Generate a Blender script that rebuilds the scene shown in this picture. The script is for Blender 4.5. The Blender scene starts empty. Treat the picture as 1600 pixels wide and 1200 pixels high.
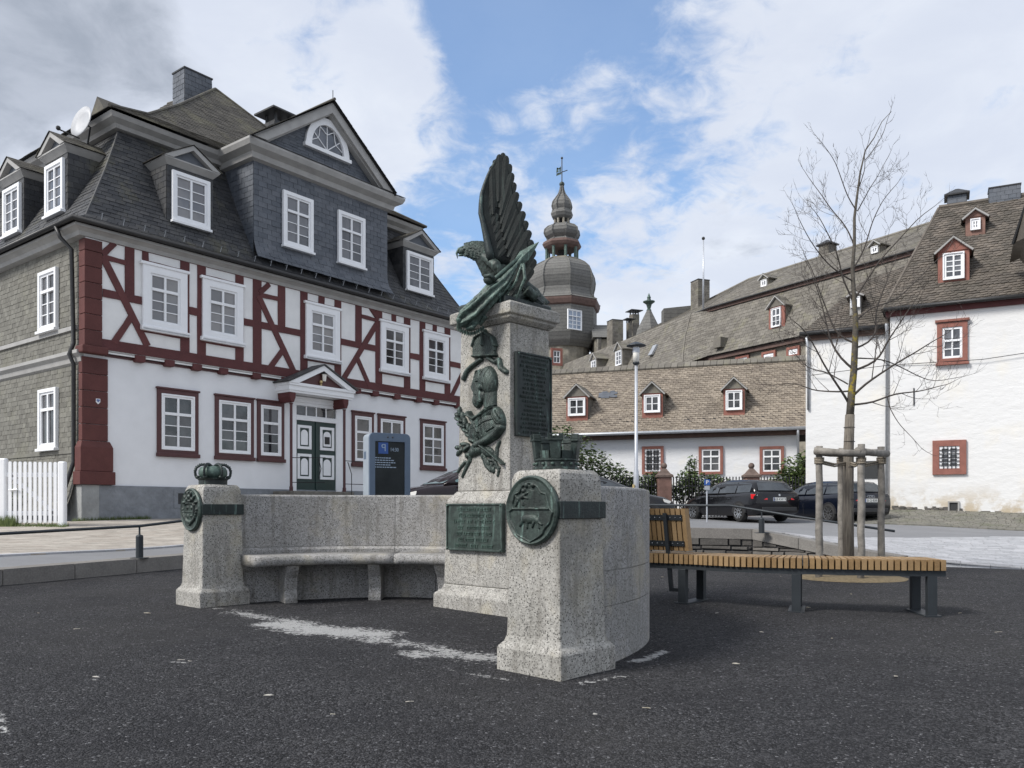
import bpy, bmesh, math, random
import numpy as np
from mathutils import Vector, Matrix
from mathutils.geometry import delaunay_2d_cdt

random.seed(7); RNG = np.random.default_rng(11)
S = bpy.context.scene
COL = S.collection
# ------------------------------------------------------------ camera
FPX, HX, HY, EYE = 1300.0, 800.0, 795.0, 1.1
cam_d = bpy.data.cameras.new('camera'); cam = bpy.data.objects.new('camera', cam_d); COL.objects.link(cam)
cam.location = (0, 0, EYE); cam.rotation_euler = (math.radians(90), 0, 0)
cam_d.sensor_width = 36; cam_d.lens = 36 * FPX / 1600; cam_d.shift_y = (HY - 600) / 1600
cam_d.clip_start = 0.05; cam_d.clip_end = 2000
S.camera = cam
# ------------------------------------------------------------ light
SUNV = Vector((-0.80, -0.42, 0.86)).normalized()
sun_d = bpy.data.lights.new('sun', 'SUN'); sun_d.energy = 2.9; sun_d.angle = math.radians(17); sun_d.color = (1.0, 0.96, 0.90)
sun = bpy.data.objects.new('sun', sun_d); COL.objects.link(sun); sun.rotation_euler = SUNV.to_track_quat('Z', 'Y').to_euler()
S.view_settings.view_transform = 'Standard'; S.view_settings.look = 'None'; S.view_settings.gamma = 1
S.view_settings.use_curve_mapping = False; S.view_settings.exposure = 0.47

W = bpy.data.worlds.new("World"); S.world = W; W.use_nodes = True
nt = W.node_tree; nt.nodes.clear()
def N(t, **kw):
    n = nt.nodes.new(t)
    for k, v in kw.items():
        setattr(n, k, v)
    return n
def L(a, b): nt.links.new(a, b)
def math_n(op, a, b=None, c=None, clamp=False):
    n = N('ShaderNodeMath', operation=op); n.use_clamp = clamp
    for i, v in enumerate((a, b, c)):
        if v is None: continue
        if isinstance(v, (int, float)): n.inputs[i].default_value = v
        else: L(v, n.inputs[i])
    return n.outputs[0]
def vmath(op, a, b=None):
    n = N('ShaderNodeVectorMath', operation=op)
    for i, v in enumerate((a, b)):
        if v is None: continue
        if isinstance(v, (tuple, list, Vector)): n.inputs[i].default_value = tuple(v)
        else: L(v, n.inputs[i])
    return n
def noise_n(vec, scale, detail=8, rough=.55, dist=0.0):
    n = N('ShaderNodeTexNoise'); L(vec, n.inputs['Vector'])
    n.inputs['Scale'].default_value = scale; n.inputs['Detail'].default_value = detail
    n.inputs['Roughness'].default_value = rough; n.inputs['Distortion'].default_value = dist
    return n.outputs['Fac']
def smooth_n(v, a, b, lo=0., hi=1.):
    n = N('ShaderNodeMapRange', interpolation_type='SMOOTHSTEP'); L(v, n.inputs[0])
    for i, q in zip((1, 2, 3, 4), (a, b, lo, hi)): n.inputs[i].default_value = q
    return n.outputs[0]
def mix_n(f, a, b, mode='MIX'):
    n = N('ShaderNodeMix', data_type='RGBA', blend_type=mode)
    if isinstance(f, (int, float)): n.inputs[0].default_value = f
    else: L(f, n.inputs[0])
    for i, v in ((6, a), (7, b)):
        if isinstance(v, tuple): n.inputs[i].default_value = (*v[:3], 1)
        else: L(v, n.inputs[i])
    return n.outputs[2]
sky = N('ShaderNodeTexSky', sky_type='NISHITA'); sky.sun_disc = False
sky.sun_elevation = math.asin(SUNV.z); sky.sun_rotation = math.atan2(SUNV.x, SUNV.y)
sky.air_density = 1.0; sky.dust_density = 0.6; sky.ozone_density = 1.6
tc = N('ShaderNodeTexCoord'); dirv = tc.outputs['Generated']
sep = N('ShaderNodeSeparateXYZ'); L(dirv, sep.inputs[0])
den = math_n('ADD', math_n('MAXIMUM', sep.outputs[2], 0.0), 0.22)
cmb = N('ShaderNodeCombineXYZ')
L(math_n('DIVIDE', sep.outputs[0], den), cmb.inputs[0]); L(math_n('DIVIDE', sep.outputs[1], den), cmb.inputs[1])
pv = cmb.outputs[0]
def sdir(x, y):
    return Vector(((x - HX) / FPX, 1, (HY - y) / FPX)).normalized()
def blob(x, y, r0, r1):
    d = vmath('DOT_PRODUCT', dirv, sdir(x, y)).outputs['Value']
    return smooth_n(d, math.cos(math.radians(r1)), math.cos(math.radians(r0)))
n1 = noise_n(vmath('ADD', pv, (3.1, 1.7, 0)).outputs[0], 1.7, 12, .58, .25)
n2 = noise_n(vmath('ADD', pv, (9.3, 5.2, 2)).outputs[0], 5.0, 8, .6, .3)
n3 = noise_n(vmath('ADD', pv, (1.3, 8.2, 5)).outputs[0], 1.1, 6, .5, .2)
n4 = noise_n(vmath('ADD', pv, (4.3, 2.2, 7)).outputs[0], 13.0, 8, .62, .6)
cov = math_n('ADD', math_n('ADD', math_n('MULTIPLY', n1, .52), math_n('MULTIPLY', n2, .48)), math_n('MULTIPLY', math_n('SUBTRACT', n4, .5), .34))
cov = math_n('ADD', cov, 0.16)
for (x, y, r0, r1, k) in ((740, 190, 0, 20, -.19), (640, 20, 0, 12, -.10), (1000, 60, 0, 9, -.06), (1000, 60, 0, 16, -.09), (610, 150, 0, 6, .10), (810, 190, 0, 3, .08), (890, 140, 0, 4, .08), (620, 85, 0, 4, .12), (470, 60, 0, 12, .10), (330, 60, 0, 16, .08), (100, 300, 0, 25, .08), (1200, 350, 0, 25, .08)):
    cov = math_n('ADD', cov, math_n('MULTIPLY', blob(x, y, r0, r1), k))
cm = math_n('ADD', math_n('MULTIPLY', smooth_n(cov, .46, .66), .78), .22)
shade = math_n('ADD', math_n('MULTIPLY', n3, .8), math_n('MULTIPLY', n2, .35))
n5 = noise_n(vmath('ADD', pv, (2.3, 6.2, 1)).outputs[0], 3.2, 10, .6, .4)
dk = smooth_n(math_n('ADD', blob(90, 50, 0, 10.5), math_n('MULTIPLY', math_n('SUBTRACT', n5, .5), 2.4)), .22, .85)
g = smooth_n(shade, .42, .72)
ccol = mix_n(g, (.90, .94, 1.0), (.70, .75, .86))
ccol = mix_n(math_n('MULTIPLY', dk, .9), ccol, mix_n(smooth_n(n2, .35, .65), (.33, .37, .44), (.50, .54, .62)))
bg1 = N('ShaderNodeBackground'); bg1.inputs[1].default_value = 0.15
hs = N('ShaderNodeHueSaturation'); hs.inputs['Saturation'].default_value = 1.25; L(sky.outputs[0], hs.inputs['Color'])
L(hs.outputs[0], bg1.inputs[0])
bg2 = N('ShaderNodeBackground'); L(ccol, bg2.inputs[0]); bg2.inputs[1].default_value = 0.75
mx = N('ShaderNodeMixShader'); L(math_n('MULTIPLY', cm, .96), mx.inputs[0]); L(bg1.outputs[0], mx.inputs[1]); L(bg2.outputs[0], mx.inputs[2])
wo = N('ShaderNodeOutputWorld'); L(mx.outputs[0], wo.inputs[0])

# ------------------------------------------------------------ materials
MATS = {}
def newmat(name):
    global nt
    m = bpy.data.materials.new(name); m.use_nodes = True; nt = m.node_tree
    b = nt.nodes['Principled BSDF']; MATS[name] = m
    return m, b
def objvec(scale=1.0):
    t = N('ShaderNodeNewGeometry'); return t.outputs['Position']
def ramp_n(f, stops):
    n = N('ShaderNodeValToRGB'); L(f, n.inputs[0]); el = n.color_ramp.elements
    while len(el) < len(stops): el.new(.5)
    for e, (p, c) in zip(el, stops): e.position = p; e.color = (*c, 1)
    return n.outputs[0]
def bump(b, h, dist, strength=1.0):
    n = N('ShaderNodeBump'); n.inputs['Distance'].default_value = dist; n.inputs['Strength'].default_value = strength
    L(h, n.inputs['Height']); L(n.outputs[0], b.inputs['Normal'])
def attr(name):
    n = N('ShaderNodeAttribute'); n.attribute_name = name; return n.outputs['Fac']
def orand():
    return N('ShaderNodeObjectInfo').outputs['Random']
def simple(name, col, rough=.6, metal=0., nscale=6, namt=.15, bscale=40, bdist=.002, spec=.5):
    m, b = newmat(name); P = objvec()
    f = noise_n(P, nscale, 6, .6)
    lo = tuple(max(0, c * (1 - namt * 1.6)) for c in col); hi = tuple(min(1, c * (1 + namt * 1.6)) for c in col)
    c = ramp_n(f, [(.25, lo), (.75, hi)]); L(c, b.inputs['Base Color'])
    b.inputs['Roughness'].default_value = rough; b.inputs['Metallic'].default_value = metal
    b.inputs['Specular IOR Level'].default_value = spec
    if bdist: bump(b, noise_n(P, bscale, 5), bdist)
    return m
def varied(name, cols, rough=.7, bscale=30, bdist=.003, lichen=None, streak=None, spec=.35, nsc=3.0):
    """per-piece colour from the attribute 'var', plus noise"""
    m, b = newmat(name); P = objvec()
    v = attr('var')
    n = len(cols); c = ramp_n(v, [(i / (n - 1), q) for i, q in enumerate(cols)])
    f = noise_n(P, nsc, 8, .65)
    c = mix_n(smooth_n(f, .3, .75, 0, .55), c, tuple(x * .55 for x in cols[0]))
    f2 = noise_n(P, nsc * 14, 5, .7)
    c = mix_n(smooth_n(f2, .35, .75, 0, .35), c, tuple(min(1, x * 1.7) for x in cols[-1]))
    if lichen:
        f3 = noise_n(P, 1.1, 9, .7); c = mix_n(smooth_n(f3, lichen[1], lichen[1] + .14, 0, lichen[2]), c, lichen[0])
    L(c, b.inputs['Base Color']); b.inputs['Roughness'].default_value = rough
    b.inputs['Specular IOR Level'].default_value = spec
    bump(b, noise_n(P, bscale, 6), bdist)
    return m
def granite(name, warm):
    m, b = newmat(name); P = objvec()
    f = noise_n(P, 42, 6, .75)
    base = ramp_n(f, [(.3, tuple(.22 * w for w in warm)), (.52, tuple(.38 * w for w in warm)), (.72, tuple(.58 * w for w in warm))])
    vo = N('ShaderNodeTexVoronoi'); vo.inputs['Scale'].default_value = 95; L(P, vo.inputs['Vector'])
    sp = N('ShaderNodeSeparateColor'); L(vo.outputs['Color'], sp.inputs[0])
    dark = math_n('MULTIPLY', smooth_n(sp.outputs[0], .74, .78), smooth_n(vo.outputs['Distance'], .62, .35))
    f2 = noise_n(P, 85, 3, .6); dark2 = smooth_n(f2, .60, .66)
    c = mix_n(dark, base, (.035, .033, .032)); c = mix_n(math_n('MULTIPLY', dark2, .8), c, (.07, .065, .06))
    big = noise_n(P, 1.6, 7, .65); c = mix_n(smooth_n(big, .42, .75, 0, .45), c, (.20, .185, .16))
    yl = noise_n(P, 2.7, 6, .6); c = mix_n(smooth_n(yl, .5, .7, 0, .30), c, (.50, .44, .30))
    st = N('ShaderNodeMapping'); st.inputs['Scale'].default_value = (5, 5, .5); L(P, st.inputs[0])
    sk = noise_n(st.outputs[0], 2.2, 7, .6); c = mix_n(smooth_n(sk, .48, .72, 0, .62), c, (.13, .12, .105))
    wl = noise_n(P, .9, 8, .7); c = mix_n(smooth_n(wl, .5, .6, 0, .28), c, (.12, .118, .10))
    L(c, b.inputs['Base Color']); b.inputs['Roughness'].default_value = .78
    hb = math_n('ADD', math_n('MULTIPLY', f, .6), math_n('MULTIPLY', f2, .6)); bump(b, hb, .006)
    return m
granite('granite', (1.0, .97, .90)); granite('granite_grey', (.84, .83, .82))
def bronze(name, dk, gr, amt, stk=.45):
    m, b = newmat(name); P = objvec()
    f = noise_n(P, 9, 8, .7); f2 = noise_n(P, 55, 5, .7)
    geo = N('ShaderNodeNewGeometry')
    pt = smooth_n(geo.outputs['Pointiness'], .47, .56)
    k = math_n('ADD', math_n('MULTIPLY', smooth_n(f, .38, .66), .75), math_n('MULTIPLY', pt, .35), clamp=True)
    c = mix_n(math_n('MULTIPLY', k, amt), dk, gr)
    c = mix_n(smooth_n(f2, .55, .75, 0, .5), c, tuple(x * .35 for x in dk))
    st = N('ShaderNodeMapping'); st.inputs['Scale'].default_value = (14, 14, 1.3); L(P, st.inputs[0])
    sk = noise_n(st.outputs[0], 2, 6, .6); c = mix_n(smooth_n(sk, .56, .70, 0, stk), c, (.22, .34, .30))
    L(c, b.inputs['Base Color']); b.inputs['Roughness'].default_value = .5; b.inputs['Metallic'].default_value = .25
    bump(b, math_n('ADD', f2, math_n('MULTIPLY', f, .5)), .004)
    return m
bronze('bronze', (.011, .015, .014), (.042, .062, .055), .8)
bronze('bronze_green', (.022, .033, .029), (.092, .145, .122), .95)
bronze('bronze_dark', (.010, .014, .015), (.026, .042, .040), .6)
bronze('bronze_wing', (.004, .006, .006), (.014, .022, .020), .6, .08)
MATS['bronze_wing'].node_tree.nodes['Principled BSDF'].inputs['Roughness'].default_value = .65
bronze('bronze_mid', (.016, .022, .020), (.060, .088, .076), .85)
varied('slate', [(.028, .030, .035), (.045, .047, .052), (.068, .068, .070), (.037, .038, .040)], .55, lichen=((.10, .095, .065), .52, .55), bdist=.004)
varied('slate_bay', [(.070, .080, .098), (.098, .110, .130), (.125, .135, .155), (.085, .095, .112)], .5, bdist=.004)
varied('slate_roof', [(.055, .050, .043), (.085, .078, .066), (.115, .105, .088), (.070, .064, .056)], .75, lichen=((.16, .15, .10), .5, .5), bdist=.004)
varied('slate_wall', [(.12, .115, .10), (.165, .16, .14), (.21, .205, .18), (.14, .135, .118)], .75, lichen=((.20, .195, .15), .5, .35), bdist=.004)
varied('barn_tile', [(.16, .135, .11), (.24, .205, .165), (.32, .275, .22), (.195, .165, .135)], .85, bdist=.004, nsc=1.2)
varied('castle_slate', [(.115, .105, .092), (.165, .152, .13), (.21, .195, .17), (.135, .125, .11)], .85, lichen=((.22, .21, .14), .52, .4), bdist=.004, nsc=1.0)
varied('whitehouse_tile', [(.085, .074, .064), (.125, .11, .095), (.175, .15, .125), (.105, .09, .076)], .8, lichen=((.06, .055, .045), .45, .5), bdist=.004, nsc=1.0)
varied('paver', [(.30, .27, .235), (.36, .33, .29), (.42, .39, .345), (.33, .29, .25)], .85, bdist=.002)
varied('sett', [(.30, .305, .32), (.37, .375, .39), (.45, .45, .47), (.33, .335, .35)], .8, bdist=.004)
varied('cobble', [(.13, .125, .11), (.18, .17, .15), (.23, .215, .185), (.15, .15, .125)], .85, lichen=((.10, .11, .06), .5, .5))
varied('wall_stone', [(.07, .066, .062), (.12, .11, .10), (.20, .185, .165), (.10, .095, .088)], .9, bdist=.010, bscale=18)
varied('coping', [(.165, .155, .145), (.19, .178, .165), (.21, .20, .185)], .85, bdist=.002)
varied('timber_slat', [(.20, .125, .058), (.28, .18, .085), (.35, .24, .13), (.235, .15, .07)], .6, bdist=.001)
varied('timber_paint', [(.085, .027, .028), (.098, .031, .032), (.112, .037, .036)], .7, bdist=.002)
varied('sandstone_red', [(.098, .034, .031), (.115, .040, .036), (.085, .030, .028)], .75, bdist=.003)
simple('house_white', (.75, .76, .78), .8, namt=.03, nscale=2, bscale=25, bdist=.002)
simple('panel_white', (.76, .76, .755), .8, namt=.04, nscale=3, bscale=40, bdist=.002)
simple('paint_white', (.80, .81, .83), .4, namt=.02, bdist=.0005)
simple('trim_grey', (.33, .325, .315), .65, namt=.10, nscale=3, bdist=.001)
simple('plinth_grey', (.20, .215, .235), .9, namt=.18, nscale=3, bscale=10, bdist=.025)
simple('plinth_light', (.28, .29, .29), .9, namt=.15, nscale=3, bscale=10, bdist=.02)
simple('red_paint', (.075, .024, .025), .5, namt=.08)
simple('sandstone', (.25, .105, .082), .85, namt=.14, nscale=4, bscale=30, bdist=.004)
simple('sandstone_pale', (.20, .115, .092), .85, namt=.2, nscale=4, bscale=30, bdist=.004)
simple('cornice_brown', (.105, .066, .056), .85, namt=.2, nscale=4, bdist=.003)
simple('stone_brown', (.13, .095, .08), .9, namt=.25, nscale=6, bdist=.004)
simple('dark_backing', (.02, .02, .022), .9, namt=.1)
simple('gutter_dark', (.035, .035, .036), .45, metal=.4, namt=.1)
simple('zinc', (.42, .44, .47), .45, metal=.5, namt=.1)
simple('pole_metal', (.48, .50, .54), .4, metal=.4, namt=.05)
simple('black_iron', (.018, .018, .020), .5, metal=.3, namt=.1)
simple('anthracite', (.030, .036, .042), .5, metal=.3, namt=.1)
simple('door_green', (.010, .032, .028), .4, namt=.08)
simple('step_stone', (.16, .15, .13), .9, namt=.25, nscale=6, bscale=20, bdist=.01)
simple('brass', (.55, .42, .2), .35, metal=.6)
simple('lamp_glass', (.75, .73, .68), .15, namt=.02, bdist=0)
simple('tyre', (.018, .018, .018), .8, namt=.1)
simple('rim', (.55, .56, .58), .25, metal=.9, namt=.05, bdist=0)
simple('black_plastic', (.022, .022, .024), .5, namt=.05, bdist=0)
simple('plate_white', (.75, .75, .72), .4, namt=.02, bdist=0)
simple('sign_blue', (.02, .08, .30), .4, namt=.03, bdist=0)
simple('terminal_frame', (.10, .14, .20), .38, metal=.2, namt=.05, bdist=0)
simple('terminal_side', (.36, .41, .46), .4, metal=.3, namt=.05, bdist=0)
simple('screen_text', (.32, .40, .50), .5, namt=.02, bdist=0)
simple('dish_grey', (.42, .43, .45), .5, namt=.05, bdist=0)
simple('bark', (.085, .072, .060), .9, nscale=12, namt=.35, bscale=60, bdist=.008)
simple('twig', (.060, .050, .044), .85, nscale=12, namt=.25, bdist=.001)
simple('stake_wood', (.20, .185, .165), .9, nscale=9, namt=.35, bscale=50, bdist=.006)
simple('rope', (.22, .19, .15), .95, nscale=30, namt=.2, bscale=120, bdist=.004)
simple('mortar', (.60, .59, .56), .9, namt=.06)
simple('castle_rubble', (.24, .22, .18), .9, namt=.25, nscale=3, bscale=8, bdist=.03)
simple('wood_under', (.07, .04, .03), .8, namt=.2)
simple('sawdust', (.15, .115, .065), .95, nscale=25, namt=.25, bscale=80, bdist=.01)
simple('vent_dark', (.03, .032, .034), .7, namt=.1)
simple('soil', (.05, .055, .035), .95, namt=.3)

# weathered lime render with stains at the foot and bare patches
def lime(name, col, stain):
    m, b = newmat(name); P = objvec()
    f = noise_n(P, .8, 8, .6); f2 = noise_n(P, 5, 6, .6)
    c = mix_n(smooth_n(f, .5, .75, 0, .5), col, (.76, .71, .60))
    c = mix_n(smooth_n(f2, .5, .8, 0, .25), c, (.62, .62, .60))
    s = N('ShaderNodeSeparateXYZ'); L(P, s.inputs[0])
    low = smooth_n(s.outputs[2], 2.2, .9); k = math_n('MULTIPLY', low, smooth_n(noise_n(P, 1.7, 8, .65), .42, .62))
    c = mix_n(math_n('MULTIPLY', k, stain), c, (.40, .31, .18))
    pat = smooth_n(noise_n(P, 1.1, 9, .72), .685, .70); c = mix_n(math_n('MULTIPLY', pat, stain * .8), c, (.36, .34, .30))
    L(c, b.inputs['Base Color']); b.inputs['Roughness'].default_value = .9
    mp = N('ShaderNodeMapping'); mp.inputs['Scale'].default_value = (1, 1, 2.0); L(P, mp.inputs[0])
    bump(b, noise_n(mp.outputs[0], 2.0, 8, .62), .035, .8)
lime('lime_white', (.70, .70, .70), .8); lime('lime_barn', (.69, .70, .72), .25)

def glass(name, c1, c2, sc=1.5):
    m, b = newmat(name); P = objvec()
    f = math_n('ADD', math_n('MULTIPLY', noise_n(P, sc, 4, .6), .7), math_n('MULTIPLY', attr('var'), .3)); L(mix_n(smooth_n(f, .35, .65), c1, c2), b.inputs['Base Color'])
    b.inputs['Roughness'].default_value = .06; b.inputs['Specular IOR Level'].default_value = .8
    return m
glass('glass_curtain', (.14, .14, .15), (.22, .215, .215)); glass('glass_dark', (.015, .017, .02), (.08, .08, .085), 2.5)
glass('glass_grey', (.05, .055, .065), (.14, .145, .16)); glass('screen', (.010, .014, .016), (.025, .03, .032)); MATS['screen'].node_tree.nodes['Principled BSDF'].inputs['Specular IOR Level'].default_value = .2; MATS['screen'].node_tree.nodes['Principled BSDF'].inputs['Roughness'].default_value = .25
glass('car_glass', (.02, .025, .03), (.05, .06, .07)); glass('windscreen', (.06, .12, .13), (.16, .25, .25))
glass('tower_glass', (.20, .25, .33), (.30, .36, .45))
m, b = newmat('car_black'); b.inputs['Base Color'].default_value = (.006, .006, .008, 1); b.inputs['Roughness'].default_value = .22
b.inputs['Coat Weight'].default_value = .45; b.inputs['Specular IOR Level'].default_value = .25; b.inputs['Coat Roughness'].default_value = .04
m, b = newmat('car_navy'); b.inputs['Base Color'].default_value = (.004, .006, .013, 1); b.inputs['Roughness'].default_value = .22
b.inputs['Coat Weight'].default_value = .45; b.inputs['Specular IOR Level'].default_value = .25; b.inputs['Coat Roughness'].default_value = .04
m, b = newmat('car_maroon'); b.inputs['Base Color'].default_value = (.009, .004, .006, 1); b.inputs['Roughness'].default_value = .22
b.inputs['Coat Weight'].default_value = .45; b.inputs['Specular IOR Level'].default_value = .25; b.inputs['Coat Roughness'].default_value = .04
m, b = newmat('tail_red'); b.inputs['Base Color'].default_value = (.55, .015, .02, 1); b.inputs['Roughness'].default_value = .15
m, b = newmat('leaf'); P = objvec(); v = attr('var')
c = ramp_n(v, [(0, (.03, .055, .018)), (.5, (.07, .11, .032)), (1, (.15, .20, .06))]); L(c, b.inputs['Base Color']); b.inputs['Roughness'].default_value = .55
m, b = newmat('grass'); v = attr('var')
c = ramp_n(v, [(0, (.04, .075, .015)), (1, (.14, .18, .05))]); L(c, b.inputs['Base Color']); b.inputs['Roughness'].default_value = .7
# asphalt of the road
m, b = newmat('asphalt'); P = objvec(); f = noise_n(P, 160, 4, .7); f2 = noise_n(P, .7, 6, .6)
c = ramp_n(f, [(.3, (.13, .132, .14)), (.7, (.22, .222, .23))]); c = mix_n(smooth_n(f2, .35, .7, 0, .5), c, (.24, .245, .255))
L(c, b.inputs['Base Color']); b.inputs['Roughness'].default_value = .85; bump(b, f, .003)
# dark granular plaza with white residue (attribute 'crust')
m, b = newmat('plaza'); P = objvec()
vo = N('ShaderNodeTexVoronoi'); vo.inputs['Scale'].default_value = 75; L(P, vo.inputs['Vector'])
vo2 = N('ShaderNodeTexVoronoi'); vo2.inputs['Scale'].default_value = 170; L(P, vo2.inputs['Vector'])
sp = N('ShaderNodeSeparateColor'); L(vo.outputs['Color'], sp.inputs[0]); sp2 = N('ShaderNodeSeparateColor'); L(vo2.outputs['Color'], sp2.inputs[0])
mxv = math_n('ADD', math_n('MULTIPLY', sp.outputs[0], .55), math_n('MULTIPLY', sp2.outputs[1], .45))
c = ramp_n(mxv, [(.15, (.008, .008, .009)), (.5, (.031, .031, .034)), (.85, (.115, .115, .122))])
big = noise_n(P, .9, 8, .65); c = mix_n(smooth_n(big, .4, .65, 0, .55), c, (.022, .022, .026))
mid = noise_n(P, 5, 8, .7); lowv = noise_n(P, .35, 5, .6); c = mix_n(smooth_n(lowv, .45, .65, 0, .35), c, (.058, .056, .055)); c = mix_n(smooth_n(mid, .50, .72, 0, .45), c, (.075, .073, .078))
lg = smooth_n(sp.outputs[1], .985, .99); c = mix_n(math_n('MULTIPLY', lg, .8), c, (.24, .24, .25))
cr = attr('crust'); nz = noise_n(P, 26, 8, .8); nz2 = noise_n(P, 4.5, 6, .6)
k = math_n('ADD', math_n('MULTIPLY', cr, .34), math_n('ADD', math_n('MULTIPLY', nz, .8), math_n('MULTIPLY', nz2, .35)))
km = smooth_n(k, .76, .83); km = math_n('MULTIPLY', km, smooth_n(cr, .02, .12))
c = mix_n(km, c, mix_n(nz, (.36, .36, .35), (.62, .62, .62)))
L(c, b.inputs['Base Color']); b.inputs['Roughness'].default_value = .9; b.inputs['Specular IOR Level'].default_value = .25
h = math_n('ADD', math_n('MULTIPLY', vo.outputs['Distance'], -1.0), math_n('MULTIPLY', vo2.outputs['Distance'], -.5))
h = math_n('ADD', h, math_n('MULTIPLY', mid, 1.2)); bump(b, h, .022, 1.0)
# dome skin of the tower: small courses of slate
m, b = newmat('tower_slate'); P = objvec()
s = N('ShaderNodeSeparateXYZ'); L(P, s.inputs[0])
wv = math_n('FRACT', math_n('MULTIPLY', s.outputs[2], 3.6)); ln = smooth_n(wv, .0, .25)
f = noise_n(P, 1.2, 8, .7); f2 = noise_n(P, 7, 6, .7)
c = mix_n(f, (.10, .10, .097), (.21, .205, .19)); c = mix_n(smooth_n(f2, .4, .7, 0, .5), c, (.06, .058, .055))
c = mix_n(math_n('MULTIPLY', math_n('SUBTRACT', 1.0, ln), .55), c, (.03, .03, .03))
L(c, b.inputs['Base Color']); b.inputs['Roughness'].default_value = .75; bump(b, wv, .05)
# wrapped reed mat on the tree trunk, and lichen bark
m, b = newmat('reed_mat'); P = objvec(); mp = N('ShaderNodeMapping'); mp.inputs['Scale'].default_value = (60, 60, 3); L(P, mp.inputs[0])
f = noise_n(mp.outputs[0], 1.2, 5, .7); c = ramp_n(f, [(.3, (.06, .052, .044)), (.5, (.17, .15, .125)), (.7, (.27, .24, .20))])
L(c, b.inputs['Base Color']); b.inputs['Roughness'].default_value = .95; bump(b, f, .02)
m, b = newmat('lichen_bark'); P = objvec(); f = noise_n(P, 14, 6, .7); c = ramp_n(f, [(.3, (.05, .045, .038)), (.7, (.13, .115, .095))])
s = N('ShaderNodeSeparateXYZ'); L(P, s.inputs[0]); zz = math_n('MULTIPLY', smooth_n(s.outputs[2], 2.3, 2.7), smooth_n(s.outputs[2], 4.3, 3.3))
f2 = noise_n(P, 9, 6, .7); c = mix_n(math_n('MULTIPLY', zz, smooth_n(f2, .50, .56)), c, (.26, .20, .025))
L(c, b.inputs['Base Color']); b.inputs['Roughness'].default_value = .9; bump(b, f, .01)

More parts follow.
